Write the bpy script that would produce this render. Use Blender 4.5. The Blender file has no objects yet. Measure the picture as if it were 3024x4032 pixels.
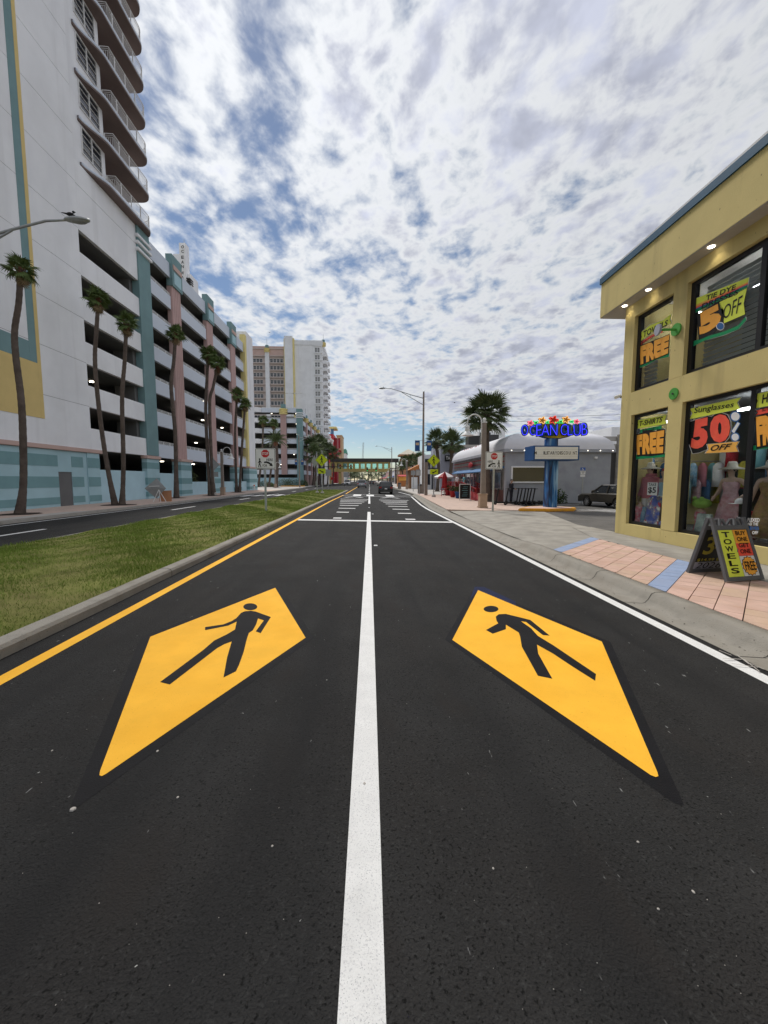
import bpy, bmesh, math, random
from mathutils import Vector, Matrix
import numpy as np
random.seed(7)
SC = bpy.context.scene
COL = SC.collection
R = math.radians
# ------------------------------------------------------------------ camera
FPX = 1500.0                      # focal length in pixels of the 3024 px wide photograph
CH = 1.75
YAW = -math.atan2(57, FPX); PIT = -math.atan2(126, FPX)
cam_d = bpy.data.cameras.new('camera'); cam = bpy.data.objects.new('camera', cam_d); COL.objects.link(cam)
cam.location = (0, 0, CH); cam.rotation_euler = (math.pi/2 + PIT, 0, YAW)
cam_d.sensor_fit = 'HORIZONTAL'; cam_d.sensor_width = 36; cam_d.lens = 36*FPX/3024
cam_d.clip_end = 6000; cam_d.clip_start = .05
SC.camera = cam
SC.render.resolution_x = 768; SC.render.resolution_y = 1024
# ------------------------------------------------------------------ light
SUN_AZ = R(-24)                   # ahead, a little to the left, behind thin cloud
SUN_EL = R(52)
SUNV = Vector((math.sin(SUN_AZ)*math.cos(SUN_EL), math.cos(SUN_AZ)*math.cos(SUN_EL), math.sin(SUN_EL)))
sd = bpy.data.lights.new('sun', 'SUN'); sd.energy = 1.35; sd.angle = R(12); sd.color = (1, .95, .87)
so = bpy.data.objects.new('sun', sd); COL.objects.link(so)
so.rotation_euler = SUNV.to_track_quat('Z', 'Y').to_euler(); so.location = (0, 0, 120)
VS = SC.view_settings
VS.view_transform = 'Standard'; VS.look = 'None'; VS.gamma = 1; VS.use_curve_mapping = False
VS.exposure = 1.03
SC.cycles.use_denoising = True
SC.cycles.max_bounces = 6; SC.cycles.diffuse_bounces = 4; SC.cycles.glossy_bounces = 3
SC.cycles.transparent_max_bounces = 12; SC.cycles.transmission_bounces = 4
SC.cycles.sample_clamp_indirect = 6

def world():
    w = bpy.data.worlds.new('World'); SC.world = w; w.use_nodes = True
    nt = w.node_tree; N = nt.nodes; L = nt.links; N.clear()
    def nd(t, **k):
        n = N.new(t)
        for a, b in k.items(): setattr(n, a, b)
        return n
    def mth(op, a, b=None, c=None):
        n = nd('ShaderNodeMath', operation=op)
        for i, v in enumerate((a, b, c)):
            if v is None: continue
            if isinstance(v, (int, float)): n.inputs[i].default_value = v
            else: L.new(v, n.inputs[i])
        return n.outputs[0]
    def mr(v, a, b, c=0, d=1, t='SMOOTHSTEP'):
        n = nd('ShaderNodeMapRange', interpolation_type=t)
        L.new(v, n.inputs[0])
        for i, x in zip((1, 2, 3, 4), (a, b, c, d)): n.inputs[i].default_value = x
        return n.outputs[0]
    sky = nd('ShaderNodeTexSky', sky_type='NISHITA', sun_disc=False)
    sky.sun_elevation = SUN_EL; sky.sun_rotation = SUN_AZ
    sky.air_density = 1.0; sky.dust_density = .15; sky.ozone_density = 2.0
    tc = nd('ShaderNodeTexCoord')
    sp = nd('ShaderNodeSeparateXYZ'); L.new(tc.outputs['Generated'], sp.inputs[0])
    z = mth('MAXIMUM', sp.outputs[2], 0.0)
    zz = mth('ADD', z, 0.10)
    cb = nd('ShaderNodeCombineXYZ')
    L.new(mth('DIVIDE', sp.outputs[0], zz), cb.inputs[0]); L.new(mth('DIVIDE', sp.outputs[1], zz), cb.inputs[1])
    def noise(scale, det, rough, dist, off, sx=1, sy=1, rot=0):
        mp = nd('ShaderNodeMapping'); L.new(cb.outputs[0], mp.inputs[0])
        mp.inputs['Location'].default_value = (off[0], off[1], 3.7); mp.inputs['Scale'].default_value = (sx, sy, 1)
        mp.inputs['Rotation'].default_value = (0, 0, rot)
        n = nd('ShaderNodeTexNoise'); L.new(mp.outputs[0], n.inputs['Vector'])
        n.inputs['Scale'].default_value = scale; n.inputs['Detail'].default_value = det
        n.inputs['Roughness'].default_value = rough; n.inputs['Distortion'].default_value = dist
        return n.outputs['Fac']
    cover = noise(.9, 2, .5, .2, SKY_OFF[0])
    body = noise(5.6, 6, .56, .25, SKY_OFF[1], 1.1, .92, R(25))
    fine = noise(13, 4, .55, .2, SKY_OFF[2], 1.1, .92, R(25))
    # slowly varying cloud cover: more of it to the right of the road, a clear strip low down
    d = mth('MULTIPLY', body, 1.0)
    d = mth('ADD', d, mth('MULTIPLY', mth('SUBTRACT', fine, .5), .55))
    d = mth('ADD', d, mth('MULTIPLY', mth('SUBTRACT', cover, .5), .42))
    d = mth('ADD', d, mr(sp.outputs[0], -.40, .55, -.055, .15))
    hz = mth('ADD', z, mth('MULTIPLY', mth('MAXIMUM', mth('SUBTRACT', sp.outputs[0], .08), 0), .2))
    d = mth('ADD', d, mr(hz, .095, .20, -.38, .05))
    mask = mr(d, .27, .63)
    thick = mr(d, .55, .82)
    # forward scattering: cloud is brighter towards the sun
    dt = nd('ShaderNodeVectorMath', operation='DOT_PRODUCT'); L.new(tc.outputs['Generated'], dt.inputs[0])
    dt.inputs[1].default_value = SUNV
    glow = mth('POWER', mth('MAXIMUM', dt.outputs['Value'], 0), 5)
    shade = noise(5.5, 4, .55, .2, (2.2, 8.1), 1.2, .9, R(25))
    br = mth('SUBTRACT', 1.0, mth('MULTIPLY', thick, mr(shade, .35, .65, .36, .05)))
    br = mth('MULTIPLY', br, mth('ADD', .80, mth('MULTIPLY', glow, .38)))
    cc = nd('ShaderNodeMix', data_type='RGBA'); L.new(thick, cc.inputs[0])
    cc.inputs[6].default_value = (.96, .98, 1, 1); cc.inputs[7].default_value = (.80, .84, 1.0, 1)
    cs = nd('ShaderNodeVectorMath', operation='SCALE'); L.new(cc.outputs[2], cs.inputs[0]); L.new(mth('MULTIPLY', br, CLOUD), cs.inputs['Scale'])
    mx = nd('ShaderNodeMix', data_type='RGBA'); L.new(mth('MULTIPLY', mask, .97), mx.inputs[0])
    L.new(sky.outputs[0], mx.inputs[6]); L.new(cs.outputs[0], mx.inputs[7])
    bg = nd('ShaderNodeBackground'); bg.inputs[1].default_value = SKY_STR
    L.new(mx.outputs[2], bg.inputs[0])
    out = nd('ShaderNodeOutputWorld'); L.new(bg.outputs[0], out.inputs[0])
SKY_STR = .040
CLOUD = 11.2
SKY_OFF = [(8.6, 19.9), (31.2, 1.3), (2.3, 5.1)]
world()
# ------------------------------------------------------------------ pixel -> place helpers (a pixel only gives a direction)
_a = math.pi/2 + PIT
_M = Matrix.Rotation(YAW, 3, 'Z') @ Matrix.Rotation(_a, 3, 'X')
CAMP = Vector((0, 0, CH))
def ray(x, y): return _M @ Vector((x-1512, -(y-2016), -FPX))
def onZ(x, y, z=0.0): d = ray(x, y); return CAMP + d*((z-CH)/d.z)
def onX(x, y, X): d = ray(x, y); return CAMP + d*(X/d.x)
def onY(x, y, Y): d = ray(x, y); return CAMP + d*(Y/d.y)
def onR(x, y, dz=0.0): d = ray(x, y); return CAMP + d*((dz-CH)/(d.z+.02*d.x))   # the cambered carriageway z = -0.02 x
def zr(x): return -.02*x
# ------------------------------------------------------------------ mesh building
OFF = {}                       # world offset of every parent
class MB:
    def __init__(s): s.v = []; s.f = []
    def add(s, v, f):
        n = len(s.v); s.v += [tuple(p) for p in v]; s.f += [tuple(i+n for i in q) for q in f]; return s
    def box(s, x0, x1, y0, y1, z0, z1):
        return s.add([(x0,y0,z0),(x1,y0,z0),(x1,y1,z0),(x0,y1,z0),(x0,y0,z1),(x1,y0,z1),(x1,y1,z1),(x0,y1,z1)],
                     [(0,3,2,1),(4,5,6,7),(0,1,5,4),(1,2,6,5),(2,3,7,6),(3,0,4,7)])
    def obox(s, c, sz, rz=0, rx=0, ry=0):
        M = Matrix.Translation(c) @ Matrix.Rotation(rz,4,'Z') @ Matrix.Rotation(ry,4,'Y') @ Matrix.Rotation(rx,4,'X')
        a, b, d = sz[0]/2, sz[1]/2, sz[2]/2
        v = [M @ Vector(p) for p in ((-a,-b,-d),(a,-b,-d),(a,b,-d),(-a,b,-d),(-a,-b,d),(a,-b,d),(a,b,d),(-a,b,d))]
        return s.add(v, [(0,3,2,1),(4,5,6,7),(0,1,5,4),(1,2,6,5),(2,3,7,6),(3,0,4,7)])
    def bar(s, p, q, w, h=None, up=(0,0,1)):
        p = Vector(p); q = Vector(q); h = h or w; t = (q-p).normalized(); u = Vector(up)
        if abs(t.dot(u)) > .98: u = Vector((1,0,0))
        a = t.cross(u).normalized()*w/2; b = t.cross(a).normalized()*h/2
        return s.add([p-a-b,p+a-b,p+a+b,p-a+b,q-a-b,q+a-b,q+a+b,q-a+b], [(0,3,2,1),(4,5,6,7),(0,1,5,4),(1,2,6,5),(2,3,7,6),(3,0,4,7)])
    def tube(s, pts, rads, n=10, caps=True):
        pts = [Vector(p) for p in pts]
        if isinstance(rads, (int, float)): rads = [rads]*len(pts)
        base = len(s.v); prev = None
        for i, p in enumerate(pts):
            t = (pts[min(i+1, len(pts)-1)] - pts[max(i-1, 0)]).normalized()
            if prev is None:
                u = Vector((1,0,0)) if abs(t.x) < .9 else Vector((0,1,0))
                a = t.cross(u).normalized()
            else:
                a = (prev - t*prev.dot(t)).normalized()
            prev = a; b = t.cross(a)
            for k in range(n):
                g = 2*math.pi*k/n; s.v.append(tuple(p + (a*math.cos(g) + b*math.sin(g))*rads[i]))
        for i in range(len(pts)-1):
            for k in range(n):
                s.f.append((base+i*n+k, base+i*n+(k+1)%n, base+(i+1)*n+(k+1)%n, base+(i+1)*n+k))
        if caps:
            s.f.append(tuple(base+k for k in reversed(range(n)))); e = base+(len(pts)-1)*n; s.f.append(tuple(e+k for k in range(n)))
        return s
    def cyl(s, p, q, r, r2=None, n=12): return s.tube([p, q], [r, r if r2 is None else r2], n)
    def lathe(s, prof, c=(0,0,0), n=16, sx=1, sy=1):
        base = len(s.v)
        for r, z in prof:
            for k in range(n):
                g = 2*math.pi*k/n; s.v.append((c[0]+r*sx*math.cos(g), c[1]+r*sy*math.sin(g), c[2]+z))
        for i in range(len(prof)-1):
            for k in range(n):
                s.f.append((base+i*n+k, base+i*n+(k+1)%n, base+(i+1)*n+(k+1)%n, base+(i+1)*n+k))
        s.f.append(tuple(base+k for k in reversed(range(n)))); e = base+(len(prof)-1)*n; s.f.append(tuple(e+k for k in range(n)))
        return s
    def ell(s, c, r, nu=12, nv=8):
        pr = [(max(math.sin(math.pi*i/nv), 1e-3), -math.cos(math.pi*i/nv)*r[2]) for i in range(nv+1)]
        return s.lathe(pr, c, nu, r[0], r[1])
    def prism(s, pts, vec):
        pts = [Vector(p) for p in pts]; n = len(pts); v = Vector(vec)
        nr = sum(((pts[i]-pts[0]).cross(pts[(i+1)%n]-pts[0]) for i in range(1, n-1)), Vector())
        if nr.dot(v) > 0: pts = pts[::-1]
        return s.add(pts + [p+v for p in pts], [tuple(range(n)), tuple(range(2*n-1, n-1, -1))] + [(i, n+i, n+(i+1)%n, (i+1)%n) for i in range(n)])
    def sheet(s, pts): return s.add(pts, [tuple(range(len(pts)))])
    def sweep(s, prof, path):
        """prof: list of (x offset, z), path: list of (x, y)"""
        n = len(prof); base = len(s.v)
        for (x, y) in path:
            for (a, b) in prof: s.v.append((x+a, y, b))
        for i in range(len(path)-1):
            for k in range(n-1):
                s.f.append((base+i*n+k, base+i*n+k+1, base+(i+1)*n+k+1, base+(i+1)*n+k))
        return s
    def mesh(s, name='m', off=(0,0,0), smooth=False, bevel=0):
        me = bpy.data.meshes.new(name)
        o = Vector(off)
        me.from_pydata([(p[0]-o[0], p[1]-o[1], p[2]-o[2]) for p in s.v], [], s.f)
        if bevel:
            bm = bmesh.new(); bm.from_mesh(me)
            bmesh.ops.bevel(bm, geom=[e for e in bm.edges if e.calc_face_angle(0) > .6], offset=bevel, segments=2, affect='EDGES', clamp_overlap=True)
            bm.to_mesh(me); bm.free()
        if smooth:
            me.shade_smooth()
            if smooth != 'all':
                try: me.set_sharp_from_angle(angle=R(35))
                except Exception: pass
        me.update(); return me
def link(name, me, mat, parent=None):
    o = bpy.data.objects.new(name, me); COL.objects.link(o)
    if mat is not None:
        me.materials.clear(); me.materials.append(MAT[mat] if isinstance(mat, str) else mat)
    if parent is not None: o.parent = parent
    return o
def obj(name, mb, mat, parent=None, smooth=False, bevel=0, local=False, origin=None):
    off = Vector((0,0,0))
    if parent is not None and not local: off = OFF.get(parent.name, off)
    if parent is None and origin is not None: off = Vector(origin)
    me = mb.mesh(name, off, smooth, bevel) if isinstance(mb, MB) else mb
    o = link(name, me, mat, parent)
    if parent is None and origin is not None: o.location = origin
    OFF[o.name] = off if not local else OFF.get(parent.name if parent else '', Vector((0,0,0)))
    return o
def thing(name, label, cat, loc=(0,0,0), rz=0, group=None):
    o = bpy.data.objects.new(name, None); COL.objects.link(o); o.empty_display_size = .2
    o.location = loc; o.rotation_euler = (0,0,rz); OFF[o.name] = Vector(loc)
    return tag(o, label, cat, group)
def tag(o, label, cat, group=None):
    o['label'] = label; o['category'] = cat
    if group: o['group'] = group
    return o
def struct(o): o['kind'] = 'structure'; return o
def stuff(o): o['kind'] = 'stuff'; return o
def ctree(o, loc, rz=0, label=None, group=None, scale=None):
    def cp(a, p):
        c = a.copy(); COL.objects.link(c); c.parent = p
        for ch in a.children: cp(ch, c)
        return c
    c = cp(o, None); c.location = loc; c.rotation_euler = (0, 0, rz)
    if scale: c.scale = (scale,)*3
    if label: c['label'] = label
    if group: c['group'] = group
    return c
# ------------------------------------------------------------------ text, fitted into a quad
def text_mesh(st, bold=0, shear=0, ext=0, spacing=1.0):
    cu = bpy.data.curves.new('t', 'FONT'); cu.body = st; cu.size = 1; cu.offset = bold; cu.shear = shear; cu.extrude = ext
    cu.space_character = spacing; cu.resolution_u = 3; cu.align_x = 'CENTER'
    ob = bpy.data.objects.new('t', cu); me = bpy.data.meshes.new_from_object(ob)
    bpy.data.objects.remove(ob); bpy.data.curves.remove(cu); me.materials.clear()
    return me
def text_quad(name, st, q, mat, parent=None, nrm=None, bold=0, shear=0, lift=.004, ext=0.0, arc=0.0, pad=0.0, spacing=1.0):
    """q: TL, TR, BR, BL in 3D. Letters lie on the quad, raised by lift along nrm."""
    me = text_mesh(st, bold, shear, 0, spacing)
    co = np.zeros(len(me.vertices)*3); me.vertices.foreach_get('co', co); co = co.reshape(-1,3)
    lo = co.min(0); hi = co.max(0); sp = np.maximum(hi-lo, 1e-6)
    u = (co[:,0]-lo[0])/sp[0]; v = (co[:,1]-lo[1])/sp[1]
    u = pad+u*(1-2*pad); v = pad+v*(1-2*pad)
    TL, TR, BR, BL = [np.array(p) for p in q]
    P = (BL*(1-u)[:,None] + BR*u[:,None])*(1-v)[:,None] + (TL*(1-u)[:,None] + TR*u[:,None])*v[:,None]
    if arc: P = P + (TL-BL)*(arc*np.sin(np.pi*u))[:,None]
    n = np.cross(TR-TL, BL-TL) if nrm is None else np.array(nrm)
    n = -n/np.linalg.norm(n) if nrm is None else n/np.linalg.norm(n)
    P = P + n*lift
    if parent is not None: P = P - np.array(OFF.get(parent.name, (0,0,0)))
    me.vertices.foreach_set('co', P.reshape(-1)); me.update()
    o = link(name, me, mat, parent); OFF[o.name] = OFF.get(parent.name, Vector()) if parent else Vector()
    return o
# ------------------------------------------------------------------ materials
MAT = {}
def lin(c): return tuple((x/255/12.92 if x/255 <= .04045 else ((x/255+.055)/1.055)**2.4) for x in c)
def S(r, g, b, k=1.0): return tuple(min(.92, x*k) for x in lin((r, g, b)))
def mat(key, col, rough=.8, var=.08, vs=2.0, bump=0.0, bs=40.0, metal=0.0, spec=.35, hue=None, hamt=.0, hs=1.0, streak=0, coord='Object'):
    m = bpy.data.materials.new(key); MAT[key] = m; m.use_nodes = True; nt = m.node_tree; N = nt.nodes; L = nt.links
    b = N['Principled BSDF']; b.inputs['Roughness'].default_value = rough; b.inputs['Metallic'].default_value = metal
    b.inputs['Specular IOR Level'].default_value = spec
    tc = N.new('ShaderNodeTexCoord'); src = tc.outputs[coord]
    if streak:
        mp = N.new('ShaderNodeMapping'); mp.inputs['Scale'].default_value = (1, 1, 1/streak); L.new(src, mp.inputs[0]); src2 = mp.outputs[0]
    else: src2 = src
    cur = None
    if var:
        n = N.new('ShaderNodeTexNoise'); n.inputs['Scale'].default_value = vs; n.inputs['Detail'].default_value = 6; n.inputs['Roughness'].default_value = .62
        L.new(src2, n.inputs['Vector'])
        r = N.new('ShaderNodeMapRange'); L.new(n.outputs['Fac'], r.inputs[0])
        r.inputs[1].default_value = .3; r.inputs[2].default_value = .7; r.inputs[3].default_value = 1-var; r.inputs[4].default_value = 1+var
        s = N.new('ShaderNodeVectorMath'); s.operation = 'SCALE'; s.inputs[0].default_value = col; L.new(r.outputs[0], s.inputs['Scale']); cur = s.outputs[0]
    if hue is not None:
        n2 = N.new('ShaderNodeTexNoise'); n2.inputs['Scale'].default_value = hs; n2.inputs['Detail'].default_value = 5; L.new(src, n2.inputs['Vector'])
        r2 = N.new('ShaderNodeMapRange'); L.new(n2.outputs['Fac'], r2.inputs[0]); r2.inputs[1].default_value = .45; r2.inputs[2].default_value = .72; r2.inputs[4].default_value = hamt
        mx = N.new('ShaderNodeMix'); mx.data_type = 'RGBA'; L.new(r2.outputs[0], mx.inputs[0])
        if cur is not None: L.new(cur, mx.inputs[6])
        else: mx.inputs[6].default_value = (*col, 1)
        mx.inputs[7].default_value = (*hue, 1); cur = mx.outputs[2]
    if cur is not None: L.new(cur, b.inputs['Base Color'])
    else: b.inputs['Base Color'].default_value = (*col, 1)
    if bump:
        n3 = N.new('ShaderNodeTexNoise'); n3.inputs['Scale'].default_value = bs; n3.inputs['Detail'].default_value = 4; L.new(src, n3.inputs['Vector'])
        bp = N.new('ShaderNodeBump'); bp.inputs['Strength'].default_value = bump; bp.inputs['Distance'].default_value = .01
        L.new(n3.outputs['Fac'], bp.inputs['Height']); L.new(bp.outputs[0], b.inputs['Normal'])
    return m
def emit(key, col, st):
    m = bpy.data.materials.new(key); MAT[key] = m; m.use_nodes = True; b = m.node_tree.nodes['Principled BSDF']
    b.inputs['Base Color'].default_value = (*col, 1); b.inputs['Emission Color'].default_value = (*col, 1); b.inputs['Emission Strength'].default_value = st
def glass(key, tint=(.85,.9,.9), refl=.08):
    m = bpy.data.materials.new(key); MAT[key] = m; m.use_nodes = True; nt = m.node_tree; N = nt.nodes; L = nt.links
    N.clear(); out = N.new('ShaderNodeOutputMaterial'); tr = N.new('ShaderNodeBsdfTransparent'); gl = N.new('ShaderNodeBsdfGlossy')
    tr.inputs[0].default_value = (*tint, 1); gl.inputs['Roughness'].default_value = .02
    lw = N.new('ShaderNodeLayerWeight'); lw.inputs[0].default_value = .5
    pw_ = N.new('ShaderNodeMath'); pw_.operation = 'POWER'; L.new(lw.outputs['Facing'], pw_.inputs[0]); pw_.inputs[1].default_value = 5
    ad = N.new('ShaderNodeMath'); ad.operation = 'ADD'; ad.use_clamp = True; L.new(pw_.outputs[0], ad.inputs[0]); ad.inputs[1].default_value = .02+refl
    mx = N.new('ShaderNodeMixShader'); L.new(ad.outputs[0], mx.inputs[0]); L.new(tr.outputs[0], mx.inputs[1]); L.new(gl.outputs[0], mx.inputs[2]); L.new(mx.outputs[0], out.inputs[0])

def speckle(key, spots):
    """add sparse specks/scuffs to a material: spots = list of (scale, threshold, colour, stretch xyz)"""
    m = MAT[key]; nt = m.node_tree; N = nt.nodes; L = nt.links; b = N['Principled BSDF']
    tc = N.new('ShaderNodeTexCoord')
    for sc, lo, hi, colr, st in spots:
        mp = N.new('ShaderNodeMapping'); mp.inputs['Scale'].default_value = st; L.new(tc.outputs['Object'], mp.inputs[0])
        n = N.new('ShaderNodeTexNoise'); n.inputs['Scale'].default_value = sc; n.inputs['Detail'].default_value = 3; L.new(mp.outputs[0], n.inputs['Vector'])
        r = N.new('ShaderNodeMapRange'); L.new(n.outputs['Fac'], r.inputs[0]); r.inputs[1].default_value = lo; r.inputs[2].default_value = hi
        mx = N.new('ShaderNodeMix'); mx.data_type = 'RGBA'; L.new(r.outputs[0], mx.inputs[0])
        lk = b.inputs['Base Color'].links
        if lk: L.new(lk[0].from_socket, mx.inputs[6])
        else: mx.inputs[6].default_value = b.inputs['Base Color'].default_value
        mx.inputs[7].default_value = (*colr, 1); L.new(mx.outputs[2], b.inputs['Base Color'])

mat('asphalt', (.030,.0297,.030), .85, .25, 1.1, 1.0, 110, spec=.12, hue=(.034,.031,.030), hamt=.7, hs=.7)
speckle('asphalt', [(55, .56, .78, (.05,.05,.05), (1,1,1)), (75, .56, .68, (.009,.009,.009), (1,1,1)), (2.2, .56, .74, (.029,.0265,.0255), (1,.5,1)), (1.1, .5, .75, (.02,.02,.021), (1.6,.12,1)), (9, .735, .77, (.22,.22,.22), (3.5,.9,1)), (30, .775, .80, (.55,.55,.53), (1,1,1))])
mat('asphalt_old', (.105,.10,.095), .9, .2, 1.5, .5, 120, hue=(.16,.15,.14), hamt=.6, hs=.6)
mat('patch_black', (.009,.009,.011), .75, .25, 3, .4, 120, spec=.15)
mat('patch_blue', (.010,.016,.055), .7, .2, 5, .25, 160, spec=.15)
mat('paint_white', (.78,.78,.775), .7, .06, 6, .35, 150, spec=.15)
speckle('paint_white', [(120, .56, .70, (.60,.60,.61), (1,1,1)), (200, .62, .70, (.38,.39,.40), (1,1,1))])
mat('paint_yellow', (.95,.50,.045), .7, .08, 2.2, .35, 150, spec=.12, hue=(.86,.42,.025), hamt=.7, hs=1.3)
speckle('paint_yellow', [(90, .66, .80, (.45,.2,.02), (1,1,1))])
mat('paint_kerb_yellow', (.75,.36,.03), .6, .15, 3, .3, 80, hue=(.5,.3,.1), hamt=.5, hs=4)
mat('concrete', (.33,.31,.275), .9, .16, 1.6, .5, 70, hue=(.20,.185,.165), hamt=.7, hs=1.4)
mat('concrete_kerb', (.31,.29,.255), .9, .20, 2.5, .6, 60, hue=(.16,.14,.115), hamt=.7, hs=2.5)
speckle('concrete_kerb', [(40, .66, .74, (.09,.08,.07), (1,1,1))])
mat('concrete_light', (.46,.43,.40), .9, .12, 1.2, .3, 60)
mat('joint', (.045,.04,.035), .95, .1, 5)
mat('grass_soil', (.16,.17,.05), .95, .35, 2.4, 1.0, 70, hue=(.25,.20,.10), hamt=.4, hs=1.3, spec=.05)
mat('grass', (.185,.26,.05), .75, .30, .9, hue=(.27,.27,.10), hamt=.3, hs=1.3, spec=.06)
mat('tile_pink', (.60,.41,.335), .85, .12, 6, .4, 60, hue=(.42,.24,.17), hamt=.5, hs=3)
mat('tile_pink_b', (.57,.40,.31), .85, .14, 6, .4, 60, hue=(.50,.36,.24), hamt=.6, hs=3)
mat('tile_pink_c', (.63,.43,.36), .85, .12, 6, .4, 60, hue=(.42,.26,.2), hamt=.5, hs=3)
mat('tile_blue', (.29,.37,.55), .85, .12, 6, .4, 60, hue=(.28,.30,.40), hamt=.5, hs=3)
mat('paving_far', (.56,.42,.35), .85, .12, 5, .2, 40, hue=(.42,.33,.29), hamt=.5, hs=3)
mat('stucco_white', (.87,.88,.90), .85, .05, .5, .35, 45, hue=(.66,.66,.67), hamt=.35, hs=.35)
speckle('stucco_white', [(1.3, .55, .80, (.75,.755,.77), (1,1,.07)), (.5, .55, .8, (.78,.79,.82), (1,1,.3))])
mat('stucco_band', (.64,.70,.79), .85, .05, .5, .35, 45, hue=(.58,.62,.68), hamt=.4, hs=.5)
mat('teal', (.19,.31,.325), .8, .08, .8, .3, 40)
mat('teal_dark', (.20,.36,.385), .8, .07, .8, .3, 40)
mat('teal_light', (.41,.61,.67), .8, .06, .8, .3, 40)
mat('sky_wall', (.46,.66,.74), .8, .06, .8, .3, 40)
mat('yellow_stucco', (.72,.55,.23), .85, .06, .8, .3, 40)
mat('yellow_cream', (.80,.68,.30), .85, .06, .8, .2, 40)
mat('pink_stucco', (.56,.39,.37), .85, .06, .8, .3, 40)
mat('pink_trim', (.60,.43,.38), .85, .06, .8, .3, 40)
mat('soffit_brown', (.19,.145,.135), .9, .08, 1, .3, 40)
mat('white_metal', (.75,.75,.74), .5, .04, 3)
mat('galv', (.42,.44,.45), .45, .12, 6, metal=.6, spec=.5)
mat('sign_back', (.36,.37,.37), .5, .08, 6, metal=.5)
mat('dark_glass', (.02,.025,.035), .06, 0, spec=.8)
mat('glass_blue', (.08,.11,.16), .08, .2, .4, spec=.8)
mat('black_metal', (.012,.012,.014), .45, .1, 5)
mat('black', (.008,.008,.009), .6, .1, 5)
mat('dark_gray', (.05,.05,.052), .7, .1, 3)
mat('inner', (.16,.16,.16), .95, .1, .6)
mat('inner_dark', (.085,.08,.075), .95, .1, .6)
mat('door_gray', (.34,.35,.42), .5, .05, 2)
mat('bark', (.11,.085,.07), .95, .3, 3, 1.0, 25, hue=(.17,.135,.115), hamt=.6, hs=2.2)
mat('bark_top', (.17,.075,.045), .95, .35, 9, 1.0, 25)
mat('frond', (.13,.19,.06), .6, .3, 3, spec=.3, hue=(.13,.13,.05), hamt=.5, hs=1.2)
mat('frond_dark', (.10,.145,.055), .6, .3, 3, spec=.3, hue=(.10,.10,.045), hamt=.5, hs=1.2)
mat('frond_dry', (.22,.16,.085), .85, .3, 3)
mat('mulch', (.045,.03,.022), 1, .4, 20, 1, 40)
mat('leaf', (.05,.085,.025), .7, .35, 4)
mat('leaf_pale', (.12,.15,.05), .7, .35, 4)
mat('post_conc', (.27,.225,.195), .9, .12, 3, .4, 60)
mat('post_tan', (.42,.31,.23), .9, .12, 3, .4, 60)
mat('sign_white', (.80,.80,.80), .4, .03, 4)
mat('sign_red', (.55,.02,.025), .4, .05, 4)
mat('sign_lime', (.60,.72,.012), .4, .03, 4)
mat('sign_black', (.008,.008,.008), .5, 0)
mat('sign_blue', (.02,.10,.42), .4, .05, 4)
emit('lamp_on', (1,.9,.72), 4)
emit('lamp_cool', (.95,.98,1), 8)
# ------------------------------------------------------------------ ground, carriageways, kerbs, median
g = MB().sheet([(-900,-300,-.35),(900,-300,-.35),(900,2600,-.35),(-900,2600,-.35)])
struct(obj('ground', g, 'asphalt_old'))
YS = [-12, 0, 4, 8, 12, 16, 20, 24, 28, 32, 36, 40, 43.9, 44.1, 60, 80, 110, 150, 220, 320, 600]
rd = MB()
def road_r(y): return 3.86 if y < 24 else (3.86+.06*(y-24) if y < 44 else 5.55)
for y in YS: rd.v += [(-15.1,y,-.06),(-8.75,y,.06),(-3.45,y,.069),(0,y,0),(road_r(y),y,zr(road_r(y)))]
for j in range(len(YS)-1):
    for i in range(4): a = j*5+i; rd.f.append((a,a+1,a+6,a+5))
struct(obj('road', rd, 'asphalt'))
XK = -3.47                                        # kerb face of the median
def med_x(y): return XK + (0 if y < 30 else .18*min(1, (y-30)/12))
# median kerb (right)
mk = MB()
PRK = [(0,.05),(0,.16),(-.025,.195),(-.07,.205),(-.185,.205),(-.185,.10)]
ys = [y*.75-9 for y in range(0, 92)]
mk.sweep(PRK, [(med_x(y)+.006*math.sin(y*1.7), y) for y in ys])
struct(obj('median_kerb', mk, 'concrete_kerb', smooth=True))
for k in range(-1, 11):                            # kerb joints
    y = .7 + 3.05*k + .2*math.sin(k*5)
    j = MB().sweep([(.004,.06),(.004,.16),(-.022,.199),(-.07,.2085),(-.188,.2085)], [(med_x(y), y), (med_x(y), y+.012)])
    struct(obj('kerb_joint', j, 'joint'))
mk2 = MB().sweep([(0,.02),(0,.14),(.03,.175),(.16,.18),(.16,.1)], [(-8.72+.0*y, y) for y in ys])
struct(obj('median_kerb', mk2, 'concrete_kerb', smooth=True))
nose = MB().box(-8.75,-3.3, 59, 59.4, .0, .2); struct(obj('median_kerb', nose, 'concrete_kerb'))
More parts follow.
